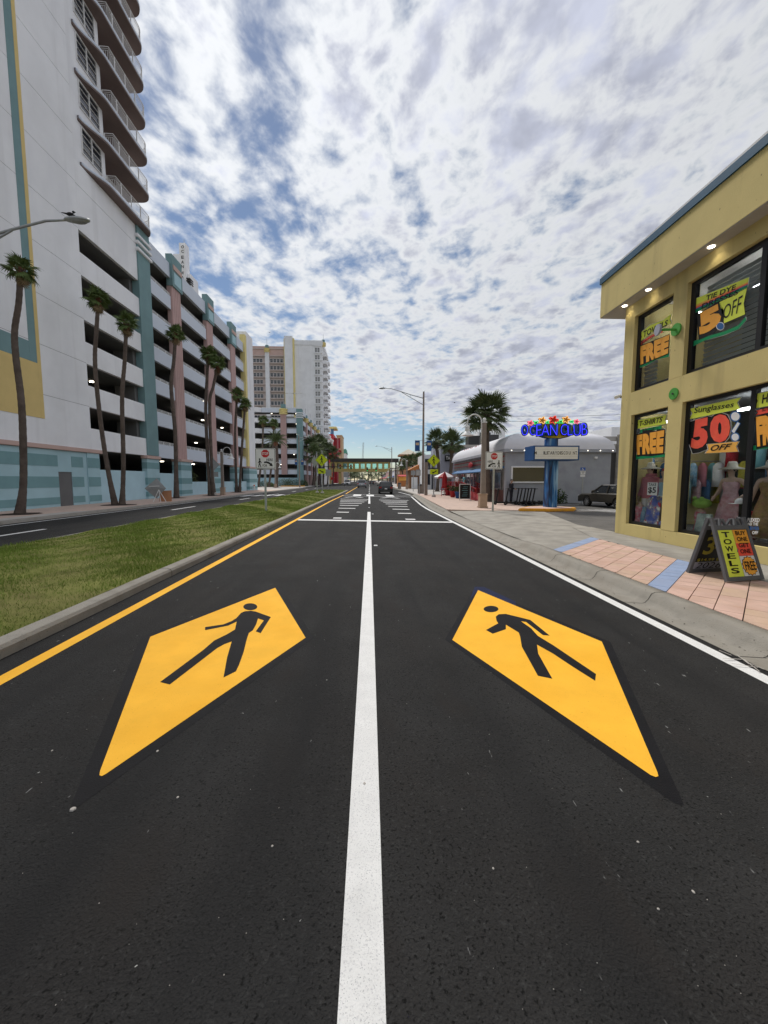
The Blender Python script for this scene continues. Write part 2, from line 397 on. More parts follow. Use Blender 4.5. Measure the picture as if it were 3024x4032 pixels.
# grass bed, gently domed and uneven
rng = np.random.default_rng(3)
nx, ny = 26, 150
gm = MB(); xs = np.linspace(-8.58, XK-.18, nx); yy = np.concatenate([np.linspace(-9, 16, 90), np.linspace(16.5, 59.2, 60)])
def grass_z(x, y):
    t = (x+8.58)/(8.58+XK-.18); return .185 + .10*math.sin(math.pi*min(max(t,0),1)) + .018*math.sin(x*3.1+y*2.3) + .012*math.sin(x*7.3-y*4.1)
for y in yy:
    for i, x in enumerate(xs): gm.v.append((x + (med_x(y)-XK)*(i/(nx-1)), y, grass_z(x, y)))
for j in range(len(yy)-1):
    for i in range(nx-1): a = j*nx+i; gm.f.append((a, a+1, a+nx+1, a+nx))
struct(obj('median_lawn', gm, 'grass_soil', smooth='all'))
def blades(name, n, x0, x1, y0, y1, zf, h0, h1, w, mat_):
    x = rng.uniform(x0, x1, n); u = rng.random(n); y = y0 + (y1-y0)*u
    keep = (np.sin(x*1.3+y*.9)+np.sin(x*2.9-y*1.7)+rng.normal(0, 1.0, n)) > -1.6
    x = x[keep]; y = y[keep]; n = len(x)
    z = np.array([zf(a, b) for a, b in zip(x, y)]) - .01
    a = rng.uniform(0, 2*math.pi, n); h = rng.uniform(h0, h1, n)*(1+.35*np.sin(x*2.1+y*1.4)); ww = w*(.6+.8*rng.random(n)); lean = rng.uniform(.1, .9, n)*h
    b = rng.uniform(0, 2*math.pi, n)
    V = np.zeros((n, 3, 3))
    V[:,0] = np.stack([x-np.cos(a)*ww, y-np.sin(a)*ww, z], 1); V[:,1] = np.stack([x+np.cos(a)*ww, y+np.sin(a)*ww, z], 1)
    V[:,2] = np.stack([x+np.cos(b)*lean, y+np.sin(b)*lean, z+h], 1)
    me = bpy.data.meshes.new(name); me.vertices.add(n*3); me.vertices.foreach_set('co', V.reshape(-1))
    me.loops.add(n*3); me.loops.foreach_set('vertex_index', np.arange(n*3, dtype=np.int32))
    me.polygons.add(n); me.polygons.foreach_set('loop_start', np.arange(0, n*3, 3, dtype=np.int32)); me.polygons.foreach_set('loop_total', np.full(n, 3, dtype=np.int32))
    me.update(); me.validate(); return stuff(link(name, me, mat_))
gb = blades('grass', 60000, -8.5, XK-.2, 2.2, 9, grass_z, .03, .075, .0045, 'grass')
gb['label'] = 'short mown green grass on the near part of the median'; gb['category'] = 'grass'
gb = blades('grass', 60000, -8.5, XK-.2, 9, 24, grass_z, .03, .075, .008, 'grass')
gb['label'] = 'short mown green grass on the median around the stop here sign'; gb['category'] = 'grass'
gb = blades('grass', 26000, -8.5, XK-.15, 24, 58, grass_z, .04, .08, .02, 'grass')
gb['label'] = 'far stretch of median grass running up to the crosswalk'; gb['category'] = 'grass'
# right gutter and kerb; the kerb drops at the driveway
XG = 3.80
def kerb_h(y): 
    t = min(max((y-9.6)/1.6, 0), 1); u = min(max((22.2-y)/1.6, 0), 1); return 1 - min(t, u)*.93
gu = MB(); rows = []
yk = [-9+.6*i for i in range(0, 92)]
def rk_x(y): return 0 if y < 24 else (.06*(y-24) if y < 42 else 1.08)
for y in yk:
    h = kerb_h(y); dx = rk_x(y)
    pr = [(XG,-.070),(4.08,-.092),(4.12,-.082),(4.17,-.03*h-.07*(1-h)),(4.215,.05*h-.055*(1-h)),(4.27,.072*h-.04*(1-h)),(4.43,.078*h-.02*(1-h)),(4.44,-.1)]
    rows.append([(x+dx, y, z) for x, z in pr])
for r_ in rows: gu.v += r_
for j in range(len(rows)-1):
    for i in range(7): a = j*8+i; gu.f.append((a, a+1, a+9, a+8))
struct(obj('gutter_and_kerb', gu, 'concrete_kerb', smooth='all'))
for k in range(8):
    y = 2.2 + k*1.55 + .12*math.sin(k*4)
    if y > 9.6: continue
    j = MB(); h = 1
    pr = [(XG,-.068),(4.08,-.0895),(4.118,-.080),(4.167,-.03),(4.212,.053),(4.27,.0755),(4.432,.0815)]
    j.v += [(x, y, z) for x, z in pr] + [(x, y+.011, z) for x, z in pr]; j.f += [(i, i+1, i+8, i+7) for i in range(6)]
    struct(obj('kerb_joint', j, 'joint'))
# pavement on the right: concrete slab, paving tiles laid at 45 degrees with a blue band, driveway
SZ = .08
sw = MB().sheet([(4.43,-9,SZ-.03),(7.84,-9,SZ-.03),(7.84,12.3,SZ-.03),(6.6,10.93,SZ-.03),(4.43,8.93,SZ-.03)])
side = struct(obj('pavement', sw, 'joint'))
strip = MB().sheet([(6.52,-9,SZ),(7.9,-9,SZ),(7.9,13.2,SZ),(7.2,13.2,SZ),(6.52,10.86,SZ)])
struct(obj('pavement_strip', strip, 'concrete'))
def clip(poly, f):
    out = []
    for i in range(len(poly)):
        a, b = poly[i], poly[(i+1)%len(poly)]; fa, fb = f(a), f(b)
        if fa >= 0: out.append(a)
        if (fa >= 0) != (fb >= 0):
            t = fa/(fa-fb); out.append((a[0]+(b[0]-a[0])*t, a[1]+(b[1]-a[1])*t))
    return out
du, dv = .391, .391
tp = ['tile_pink', 'tile_pink_b', 'tile_pink_c']
k = 0.92
for iu in range(-14, 9):
    for iv in range(-8, 40):
        # u = y - k (x-4.2) ; v = y + k (x-4.2)
        u0 = 5.2 + du*iu; v0 = .9 + dv*1.02*iv
        gp = .012
        q = []
        for uu, vv in ((u0+gp, v0+.004), (u0+du-.004, v0+.004), (u0+du-.004, v0+dv*1.02-.004), (u0+gp, v0+dv*1.02-.004)):
            q.append((4.2+(vv-uu)/(2*k), (uu+vv)/2))
        for f in (lambda p: p[0]-4.445, lambda p: 6.51-p[0], lambda p: p[1]-2.9):
            if q: q = clip(q, f)
        if len(q) < 3: continue
        ar = abs(sum(q[i][0]*q[(i+1)%len(q)][1]-q[(i+1)%len(q)][0]*q[i][1] for i in range(len(q))))/2
        if ar < .004: continue
        blue = iu in (0, 8)
        dz = random.uniform(-.002, .002)
        m_ = MB().prism([(p[0], p[1], SZ-.028) for p in q], (0, 0, .028+dz))
        o = obj('tile', m_, 'tile_blue' if blue else random.choice(tp), side)
# driveway apron and car park
dr = MB().sheet([(4.43,8.90,.02),(6.53,10.86,.07),(7.21,13.2,.07),(7.9,13.3,.06),(7.9,14.2,.06),(9.5,20.6,.06),(6.4,20.8,.06),(4.6,22.2,-.01),(4.43,16,-.02)])
struct(obj('driveway', dr, 'concrete'))
lot = MB().sheet([(7.9,12.2,.052),(60,12.2,.052),(60,27.4,.052),(9.8,27.4,.052),(9.0,20.4,.052),(7.9,14.4,.052)])
struct(obj('car_park', lot, 'asphalt_old'))
# far right pavement
fs = MB().prism([(4.43,21.6,-.25),(5.6,44,-.25),(9.86,44,-.25),(9.86,27.4,-.25),(9.86,20.9,-.25),(6.4,20.75,-.25)], (0,0,.25+SZ-.004))
struct(obj('far_pavement', fs, 'paving_far'))
fs2 = MB().sheet([(5.62,44.02,.06),(5.6,600,.06),(60,600,.06),(60,44.02,.06)])
struct(obj('far_pavement', fs2, 'concrete_light'))
rp = MB().sheet([(5.35,44.3,.064),(6.5,44.3,.064),(6.5,46.0,.064),(5.35,46.0,.064)]); struct(obj('warning_paving', rp, 'pink_trim'))
ck = MB().sweep([(0,-.11),(0,.03),(.03,.07),(.2,.075)], [(5.4,44),(5.4,60),(4.6,110),(4.6,600)]); struct(obj('far_kerb', ck, 'concrete_kerb'))
# left pavement
lk = MB().sweep([(.45,-.065),(.1,-.075),(.06,.05),(.02,.085),(-.16,.09)], [(-14.95, y) for y in (-12, 10, 20, 30, 45, 60, 85, 86)])
struct(obj('left_kerb', lk, 'concrete_kerb', smooth=True))
lp = MB().sheet([(-19.62,-12,.086),(-15.1,-12,.086),(-15.1,66,.086),(-19.62,66,.086)])
struct(obj('left_pavement', lp, 'paving_far'))
lp2 = MB().sheet([(-15.1,8,.09),(-15.9,8,.09),(-15.9,20.5,.09),(-15.1,21.5,.09)]); struct(obj('left_ramp', lp2, 'concrete_light'))
lp3 = MB().sheet([(-60,66.02,.06),(-15.1,66.02,.06),(-15.1,110,.06),(-15.1,600,.06),(-60,600,.06)]); struct(obj('left_pavement', lp3, 'concrete_light'))
# ------------------------------------------------------------------ painted markings
def road_poly(name, pts, m, lift, label=None):
    o = obj(name, MB().sheet([(p[0], p[1], zr(p[0])+lift) for p in pts][::-1] if False else [(p[0], p[1], zr(p[0])+lift) for p in pts]), m)
    return struct(o)
road_poly('yellow_edge_line', [(-3.19,-6),(-3.05,-6),(-3.05,30),(-2.86,43),(-3.0,43),(-3.19,30)], 'paint_yellow', .002)
road_poly('yellow_edge_line', [(-2.98,47),(-2.84,47),(-2.84,120),(-2.98,120)], 'paint_yellow', .002)
road_poly('white_edge_line', [(3.55,-6),(3.70,-6),(3.72,24),(3.85,28),(4.75,42.5),(4.58,42.5),(3.70,28),(3.56,24)], 'paint_white', .002)
road_poly('white_edge_line', [(5.0,44.8),(5.2,44.8),(4.5,58),(4.3,58)], 'paint_white', .002)
road_poly('centre_line', [(-.11,-6),(.048,-6),(.05,20.9),(-.11,20.9)], 'paint_white', .002)
road_poly('centre_line', [(-.10,28.2),(.06,28.2),(.06,40.9),(-.10,40.9)], 'paint_white', .002)
for k in range(12):
    y = 49 + k*9.5
    road_poly('lane_dash', [(-.1,y),(.06,y),(.06,y+3),(-.1,y+3)], 'paint_white', .002)
a, b = onR(1166, 2055), onR(1802, 2066)
road_poly('stop_line', [(-3.03,16.05),(3.55,16.05),(3.55,16.5),(-3.03,16.5)], 'paint_white', .0035)
for (x0, x1, y) in [(370,835,1310),(370,810,1332),(368,768,1352),(362,725,1377),(362,672,1411),(342,620,1458),(312,515,1521),(258,392,1617),
                    (1005,1480,1325),(1035,1458,1343),(1078,1456,1363),(1115,1463,1389),(1160,1468,1427),(1228,1498,1474),(1315,1530,1540),(1440,1595,1637)]:
    p = onR(1250+x0*.2411, 1650+y*.2411); q = onR(1250+x1*.2411, 1650+y*.2411)
    Y = (p.y+q.y)/2
    road_poly('speed_bar', [(p.x,Y-.2),(q.x,Y-.2),(q.x,Y+.2),(p.x,Y+.2)], 'paint_white', .002)
for (xl, xr) in ((-2.6,-.55), (1.0,3.1)):
    m_ = (xl+xr)/2
    road_poly('yield_mark', [(xl,37.6),(m_,39.9),(xr,37.6),(xr-.35,37.6),(m_,39.2),(xl+.35,37.6)], 'paint_white', .002)
for y in (41.2, 45.6):
    road_poly('crosswalk_line', [(-3.0,y),(4.9,y),(4.9,y+.32),(-3.0,y+.32)], 'paint_white', .0035)
for x0, x1 in ((-1.85,-.95),(-.35,.5),(1.85,2.75)):
    road_poly('crosswalk_block', [(x0,41.55),(x1,41.55),(x1,45.55),(x0,45.55)], 'paint_white', .002)
for (x, y) in ((.16,10.1),(.16,19.6),(-.03,24.2)):                           # reflective road studs
    o = obj('road_stud', MB().add([(x-.05,y-.05,zr(x)),(x+.05,y-.05,zr(x)),(x+.05,y+.05,zr(x)),(x-.05,y+.05,zr(x)),(x-.04,y-.025,zr(x)+.018),(x+.04,y-.025,zr(x)+.018),(x+.04,y+.025,zr(x)+.018),(x-.04,y+.025,zr(x)+.018)],
        [(4,5,6,7),(0,1,5,4),(1,2,6,5),(2,3,7,6),(3,0,4,7)]), 'sign_white')
    tag(o, {10.1: 'white road stud beside the centre line, before the stop line', 19.6: 'white road stud beside the end of the long centre line', 24.2: 'white road stud alone in the gap of the centre line'}[y], 'road stud')
# left carriageway lines
for k in range(9):
    y = 10.5 + k*11.4
    if k == 0: y0, y1 = 10.6, 13.9
    else: y0, y1 = 22.6+(k-1)*11.6, 25.6+(k-1)*11.6
    struct(obj('lane_dash', MB().sheet([(-11.62,y0,.012),(-11.45,y0,.012),(-11.45,y1,.012),(-11.62,y1,.012)]), 'paint_white'))
struct(obj('white_edge_line', MB().sheet([(-14.35,-6,-.036),(-14.2,-6,-.033),(-14.2,52,-.033),(-14.35,52,-.036)]), 'paint_white'))
for k in range(5):
    struct(obj('crosswalk_block', MB().sheet([(-14.2+k*1.2,42,-.03+k*.024),(-13.5+k*1.2,42,-.018+k*.024),(-13.5+k*1.2,45.5,-.018+k*.024),(-14.2+k*1.2,45.5,-.03+k*.024)]), 'paint_white'))
# ---- pedestrian diamonds
def pxs(o, s, pts): return [onR(o[0]+x*s, o[1]+y*s) for x, y in pts]
def diamond(o, s, outer, inner, head, body, blue=None):
    road_poly('diamond_border', [(p.x, p.y) for p in pxs(o, s, outer)], 'patch_black', .0015)
    if blue: road_poly('diamond_border_blue', [(p.x, p.y) for p in pxs(o, s, blue)], 'patch_blue', .0025)
    road_poly('diamond_panel', [(p.x, p.y) for p in pxs(o, s, inner)], 'paint_yellow', .0035)
    hc, rx, ry = head
    hp = pxs(o, s, [(hc[0]+rx*math.cos(t*math.pi/14), hc[1]+ry*math.sin(t*math.pi/14)) for t in range(28)])
    road_poly('walking_figure_head', [(p.x, p.y) for p in hp], 'patch_black', .005)
    road_poly('walking_figure', [(p.x, p.y) for p in pxs(o, s, body)], 'patch_black', .005)
diamond((200,2250), .7233,
    [(1245,70),(1432,362),(150,1280),(110,1272),(135,1215),(492,355)], [(1222,90),(1387,362),(300,1105),(278,1117),(265,1112),(268,1090),(542,357)], ((1086,194),38,19),
    [(1035,228),(1055,219),(1090,216),(1115,220),(1198,250),(1142,338),(1116,328),(1160,268),(1128,258),(1118,290),(1100,322),(1078,337),(1066,375),(1050,440),(1025,510),(1008,546),(940,580),(960,470),(985,383),(945,398),(905,420),(648,618),(595,605),(830,430),(890,378),(960,344),(1003,318),(1012,275),(965,297),(840,322),(840,305),(940,290),(985,272),(1010,256)])
diamond((1700,2250), .663,
    [(262,88),(78,405),(1440,1378),(1495,1390),(1492,1372),(1062,420)], [(275,112),(122,408),(1300,1212),(1330,1224),(1346,1218),(1340,1195),(1010,418)], ((352,225),44,19),
    [(380,270),(398,256),(440,254),(585,290),(700,383),(660,380),(560,302),(530,298),(590,340),(630,385),(720,440),(975,612),(970,652),(840,570),(720,490),(625,437),(632,490),(716,640),(630,622),(585,540),(535,450),(525,390),(517,365),(440,318),(440,345),(362,372),(322,350),(395,310),(385,295)],
    blue=[(255,92),(228,165),(275,112),(500,212),(498,180),(310,92)])
# chalk scrawl in the gutter and a red arrow on the tiles
for (x0,y0,x1,y1) in ((2830,2565,2880,2585),(2845,2600,2920,2600),(2880,2622,2985,2632),(2900,2580,2950,2620),(2930,2600,2990,2650),(2950,2615,3010,2640)):
    p, q = onR(x0,y0), onR(x1,y1)
    d = (q-p).normalized(); n_ = Vector((-d.y,d.x,0))*.006
    struct(obj('chalk_mark', MB().sheet([(v.x,v.y,-.066-.0786*(v.x-3.8)) for v in (p-n_,q-n_,q+n_,p+n_)]), 'concrete_light'))

# scattered grit, gum and chips on the carriageway
db = MB(); rd_ = random.Random(5)
for (px, py, r_) in [(287,3188,.016),(1435,3086,.009),(2512,3316,.007),(1072,3332,.006),(620,2958,.008),(1942,3420,.005),(2592,3580,.006),(2730,3512,.006),(205,2956,.006),(700,3140,.007)]+[(rd_.uniform(80,2950), rd_.uniform(2300,3980), rd_.uniform(.001,.0025)) for _ in range(50)]:
    p = onR(px, py); db.lathe([(r_,.0),(r_*.8,r_*.35),(r_*.3,r_*.5)], (p.x,p.y,zr(p.x)+.001), 6, 1, rd_.uniform(.6,1.5))
o = stuff(obj('road_grit', db, 'concrete_light')); o['label'] = 'tiny pale chips and grit scattered over the near asphalt'; o['category'] = 'grit'
lv = MB()
for _ in range(130):
    y = rd_.uniform(2.6,24); side_ = rd_.random() < .6; x = rd_.uniform(3.86,4.12) if side_ else rd_.uniform(-3.46,-3.25); z = (-.070-.0786*(x-3.8)+.003) if side_ else zr(x)+.002; a = rd_.uniform(0,6.28); l = rd_.uniform(.008,.03); d = Vector((math.cos(a)*l, math.sin(a)*l, 0)); n = Vector((-d.y,d.x,0))*.35
    c = Vector((x,y,z)); lv.add([c-d, c+n+Vector((0,0,.004)), c+d, c-n], [(0,1,2),(0,2,3)])
o = stuff(obj('leaf_litter', lv, 'mulch')); o['label'] = 'dry leaf and dirt litter lying along the gutters'; o['category'] = 'litter'
# ------------------------------------------------------------------ hotel tower on the left
FX = -19.6
LV = 2.95
tw = thing('hotel_tower', 'tall white hotel tower with teal and yellow painted stripe and curved brown-bellied balconies', 'building', (-26, 14, 0.08))
zj = [3.9, 6.87] + [6.87+LV*k for k in range(1, 24)]
for k in range(len(zj)-1):                       # wall panels, a joint between storeys
    y1 = 27.93
    obj('wall_panel', MB().box(-48, FX+.04, -14, y1, zj[k]+.012, zj[k+1]-.012), 'stucco_white', tw)
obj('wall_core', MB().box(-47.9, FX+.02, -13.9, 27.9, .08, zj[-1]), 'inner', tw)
ZT = zj[-1]
obj('wall_upper', MB().box(-48, FX-.12, 27.94, 31.4, 23.1, ZT), 'stucco_white', tw)
obj('wall_recess', MB().box(-48, -20.95, 31.41, 34.6, 23.1, ZT), 'stucco_white', tw)
P = FX+.04
obj('stripe_teal', MB().box(P-.01, P+.02, 23.4, 23.87, 8.62, ZT).box(P-.01, P+.02, -14, 23.395, 8.62, 9.72), 'teal', tw)
obj('stripe_yellow', MB().box(P-.01, P+.025, 23.88, 24.12, 5.43, ZT).box(P-.01, P+.025, -14, 23.875, 5.43, 8.61), 'yellow_stucco', tw)
# striped base
obj('base_wall', MB().box(-21, FX+.06, -14, 24.83, .08, 3.62).box(-21, FX+.06, 25.93, 28.45, .08, 3.62).box(-21, FX+.06, 24.835, 25.925, 2.27, 3.62), 'teal_light', tw)
for a, b in ((2.6,3.29),(1.29,1.96),(.25,.68)):
    obj('base_band', MB().box(FX, FX+.075, -14, 24.82, a, b).box(FX, FX+.075, 25.94, 26.95, a, b).box(FX, FX+.13, 27.32, 28.5, a, b), 'teal_dark', tw)
obj('pilaster', MB().box(FX, FX+.115, 27.3, 28.49, .085, 3.63), 'teal_light', tw)
obj('trim', MB().box(FX-.1, FX+.22, -14, 28.75, 3.64, 3.89), 'pink_trim', tw, bevel=.02)
dr_ = obj('door', MB().box(FX-.16, FX-.1, 24.85, 25.91, .1, 2.25), 'door_gray', tw)
obj('door_handle', MB().box(FX-.1, FX-.05, 25.72, 25.8, 1.0, 1.12), 'galv', dr_)
obj('door_frame', MB().box(FX-.2, FX+.0, 24.84, 24.9, .09, 2.26).box(FX-.2, FX+.0, 25.86, 25.92, .09, 2.26).box(FX-.2, FX+.0, 24.9, 25.86, 2.2, 2.26), 'door_gray', tw)
# balcony slabs
def slab_plan():
    pts = [(-21.2, 28.72), (FX-.13, 28.72)]
    for i in range(0, 9): t = i/8; pts.append((FX+.0+.66*(t*t*(3-2*t)), 28.72+2.1*t))
    for q in range(6): pts.append((-18.94, 31.35+(35.5-31.35)*q/5))
    for i in range(1, 9): t = i/8*math.pi/2; pts.append((-18.94-1.0*(1-math.cos(t)), 35.5+1.0*math.sin(t)))
    pts += [(-21.2, 36.5)]
    return pts
sp_ = slab_plan()
slab_me = MB().prism([(x, y, 0) for x, y in sp_], (0,0,.30)).mesh('balcony_slab', smooth=True)
ed = [p for p in sp_ if p[0] > -20.5]
edge = MB(); n_ = len(ed)
for (x, y) in ed: edge.v += [(x+.004, y+.0, .12), (x+.03, y+.0, .14), (x+.03, y, .30), (x-.06, y, .31)]
for i in range(n_-1):
    for j in range(3): a = i*4+j; edge.f.append((a, a+4, a+5, a+1))
edge_me = edge.mesh('slab_edge', smooth='all')
rl = MB()
path = [(-19.55, 31.32), (-19.2, 31.33)] + [p for p in ed if p[1] > 31.3]
ext = [(-19.75, 31.35)] + path
def samp(path, st):
    out = []; acc = 0
    for i in range(len(path)-1):
        a = Vector(path[i]); b = Vector(path[i+1]); L_ = (b-a).length; t = (-acc) % st
        while t < L_: out.append(a+(b-a)*t/L_); t += st
        acc = (acc+L_) % st
    return out
for zz_, r_ in ((1.05,.03),(.16,.018),(.92,.016),(.80,.016)): rl.tube([(x-.06, y, zz_) for x, y in path], r_, 5)
for p in samp(path, .135): rl.bar((p.x-.06, p.y, .15), (p.x-.06, p.y, .80), .02)
for p in samp(path, 1.25): rl.bar((p.x-.06, p.y, .0), (p.x-.06, p.y, 1.05), .055)
rail_me = rl.mesh('railing')
def win_me(w, h, nx=2, ny=4):
    f = MB(); f.box(-.03,.06,0,w,0,.06).box(-.03,.06,0,w,h-.06,h)
    for i in range(nx+1): f.box(-.03,.06, max(0, w*i/nx-.035), min(w, w*i/nx+.035), .06, h-.06)
    for j in range(1, ny): f.box(-.02,.045,.03,w-.03,h*j/ny-.012,h*j/ny+.012)
    return f.mesh('window_frame')
wf = win_me(1.95, 1.75); wg = MB().box(-.06,-.01,.02,1.93,.02,1.73).mesh('pane')
for k in range(0, 16):
    z = 23.12+LV*k
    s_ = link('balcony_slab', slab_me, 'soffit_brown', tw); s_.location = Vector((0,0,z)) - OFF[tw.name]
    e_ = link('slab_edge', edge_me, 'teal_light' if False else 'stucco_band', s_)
    r_ = link('railing', rail_me, 'white_metal', s_); r_.location = (0,0,.30)
    w_ = link('window', wg, 'dark_glass', tw); w_.location = Vector((FX-.10, 28.98, z+1.05)) - OFF[tw.name]
    f_ = link('window_frame', wf, 'white_metal', w_)
    d_ = obj('balcony_door', MB().box(-20.95,-20.9, 31.8, 34.2, z+.32, z+2.5), 'dark_glass', tw)
# ------------------------------------------------------------------ parking garage below and beside it
gr = thing('parking_garage', 'long open parking garage with fluted pink columns, teal pillar and pale blue parapet bands', 'building', (-27, 46, .08))
DK = 'inner_dark'
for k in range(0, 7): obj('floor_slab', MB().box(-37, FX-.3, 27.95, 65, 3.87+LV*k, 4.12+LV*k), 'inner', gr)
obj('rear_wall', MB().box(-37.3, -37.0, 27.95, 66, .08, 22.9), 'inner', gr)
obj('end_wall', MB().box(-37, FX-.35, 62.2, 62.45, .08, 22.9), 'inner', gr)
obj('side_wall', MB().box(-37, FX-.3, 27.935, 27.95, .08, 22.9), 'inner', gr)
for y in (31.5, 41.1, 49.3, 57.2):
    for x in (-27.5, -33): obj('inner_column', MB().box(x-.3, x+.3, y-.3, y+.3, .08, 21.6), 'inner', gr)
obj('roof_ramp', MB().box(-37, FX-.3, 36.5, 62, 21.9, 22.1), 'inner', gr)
# white bands under the tower
tops = [3.88+LV*k for k in range(0, 6)]
for k in range(0, 5): obj('parapet_band', MB().box(FX-.25, FX, 27.95, 34.65, tops[k]+.02, tops[k]+1.5), 'stucco_white', gr)
obj('parapet_band', MB().box(FX-.25, FX, 27.95, 34.65, 18.64, 21.55).box(FX-.25, FX, 27.95, 34.65, 21.6, 23.1).box(FX-.25, FX-.03, 27.95, 34.65, 21.55, 21.6), 'stucco_white', gr)
obj('low_wall', MB().box(FX-.25, FX-.06, 28.46, 34.35, .085, 2.5), 'sky_wall', gr)
obj('teal_pillar', MB().box(FX-.5, FX+.1, 34.66, 36.45, 3.95, 22.0), 'teal', gr)
obj('inner_pier', MB().box(FX-2.2, FX-.55, 34.3, 34.9, 3.95, 21), 'inner', gr)
for k in range(3): obj('pillar_fin', MB().box(FX-.2, FX+.28, 34.5, 36.6, 21.05+.55*k, 21.3+.55*k), 'stucco_white', gr, bevel=.03)
obj('pillar_head', MB().box(FX-1.3, FX+.15, 34.66, 36.4, 22.01, 23.1), 'teal', gr)
def pedestal(y0, y1, x1=FX+.35, x0=FX-.55):
    obj('pedestal', MB().box(x0, x1, y0, y1, .085, 3.62), 'teal_light', gr)
    for a, b in ((2.75,3.3),(1.35,1.95),(.3,.7)): obj('pedestal_band', MB().box(x0, x1+.015, y0-.015, y1+.015, a, b), 'teal_dark', gr)
    obj('pedestal_cap', MB().box(x0, x1+.14, y0-.14, y1+.14, 3.63, 3.9), 'pink_trim', gr, bevel=.02)
pedestal(34.35, 36.3, FX+.14, FX-.3)
cols = [(40.17,42.07),(48.35,50.2),(56.3,58.2)]
def fluted(y0, y1, x0, x1, z0, z1, nfl=5):
    pts = [(x0, y0), ]
    w = (y1-y0-.16)/nfl
    pts = [(x0, y1), (x0, y0), (x1-.1, y0)]
    for i in range(nfl):
        for t in range(0, 6): a = math.pi*t/5; pts.append((x1-.14+.14*math.sin(a), y0+.08+w*(i+.5-.46*math.cos(a))))
    pts.append((x1-.1, y1))
    return MB().prism([(x, y, z0) for x, y in pts], (0,0,z1-z0))
for (a, b) in cols:
    pedestal(a-.2, b+.2)
    obj('fluted_column', fluted(a, b, FX-.38, FX+.13, 3.91, 20.9), 'pink_stucco', gr)
    hd = obj('column_head', MB().box(FX-.35, FX+.26, a-.05, b+.05, 20.91, 23.9), 'teal', gr)
    obj('head_plate', MB().box(FX+.2, FX+.34, a+.1, b-.1, 22.5, 22.95), 'pink_trim', hd)
    obj('head_panel', MB().box(FX+.2, FX+.29, a+.25, b-.25, 21.2, 22.3), 'teal_light', hd)
bays = [(36.46,40.12),(42.12,48.3),(50.25,56.25),(58.25,62.0)]
def railing_mb(x, y0, y1, z):
    m = MB()
    for d in (.06,.17,.28): m.bar((x, y0, z+d), (x, y1, z+d), .045)
    n = max(2, round((y1-y0)/1.1))
    for i in range(n+1): m.bar((x, y0+.05+(y1-y0-.1)*i/n, z), (x, y0+.05+(y1-y0-.1)*i/n, z+.30), .06)
    return m
for bi, (a, b) in enumerate(bays):
    obj('roof_parapet', MB().box(FX-.3, FX, a, b, 21.62, 23.0), 'stucco_band', gr)
    for k in range(0, 6):
        z0 = 3.85+LV*k
        bd = obj('parapet_band', MB().box(FX-.3, FX-.02, a, b, z0, z0+1.25), 'stucco_band', gr)
        obj('railing', railing_mb(FX-.12, a, b, z0+1.25), 'white_metal', bd)
    obj('low_wall', MB().box(FX-.2, FX-.02, a+.15, b-.15, .085, 2.4 if bi == 0 else 1.55), 'sky_wall', gr)
obj('corner_stripe', MB().box(FX-.5, FX+.28, 62.02, 62.75, 3.92, 24.3), 'yellow_cream', gr)
obj('corner_block', MB().box(FX-3.0, FX+.3, 62.76, 66, 3.92, 25.0), 'stucco_white', gr)
obj('stair_block', MB().box(FX-7.0, FX-3.05, 62.5, 66, 3.92, 24.4), 'stucco_white', gr)
pedestal(61.9, 66.1, FX+.45)
lm = MB().box(-.15,.15,-.09,.09,-.08,0).mesh('ceiling_light')
for (y, k, x) in [(29.2,1,-21.2),(32.6,2,-22.5),(31.2,0,-24),(33,0,-23),(38.5,2,-22),(39,3,-22.5),(38.6,0,-22),(44.6,2,-22),(46.4,3,-22.5),(43.5,0,-23),(52.5,2,-22.2),(53,1,-23.4),(45,4,-23),(55,3,-23),(60,2,-22.5),(51,0,-23)]:
    o = link('ceiling_light', lm, 'lamp_on', gr); o.location = Vector((x, y, 3.84+LV*k)) - OFF[gr.name]
# roof sign blade: letters down a white fin
def bl_(px, py): return onY(px, py, 65)
ax, bx0 = bl_(706,1000).x, bl_(731,1000).x
bl = thing('rooftop_sign', 'white rooftop fin with dark letters running down it above the parking garage', 'sign', (ax, 65, 22.0))
ztop = bl_(718,956).z
obj('fin', MB().box(ax, bx0, 65, 66.2, 21.9, ztop), 'stucco_white', bl)
obj('fin_panel', MB().box(ax+.12, bx0-.12, 64.93, 65, 24, ztop-.4), 'sign_white', bl)
obj('block', MB().box(bl_(678,1000).x, ax-.02, 65.3, 68, 21.9, bl_(690,995).z), 'stucco_white', bl); obj('block', MB().box(bx0+.02, bl_(747,1080).x, 65.4, 68, 21.9, bl_(740,1074).z), 'stucco_white', bl)
for k in range(3):
    obj('fin_ledge', MB().box(bl_(697,1060).x, ax-.01, 64.7, 66, bl_(700,1060+9*k).z, bl_(700,1056+9*k).z), 'dark_gray', bl); obj('fin_ledge', MB().box(bx0+.01, bl_(750,1100).x, 64.8, 66, bl_(740,1100+9*k).z, bl_(740,1096+9*k).z), 'dark_gray', bl)
obj('mast', MB().cyl((ax+.6,65.5,ztop),(ax+.6,65.5,ztop+.8),.04), 'galv', bl)
for ch, py in zip('OCEANWALK', (972,990,1013,1032,1050,1075,1093,1111,1129)):
    text_quad('letter', ch, [onY(px, y, 64.92) for px, y in ((714,py-6),(724,py-6),(724,py+6),(714,py+6))], 'sign_black', bl, nrm=(0,-1,0), bold=.02, lift=.02)
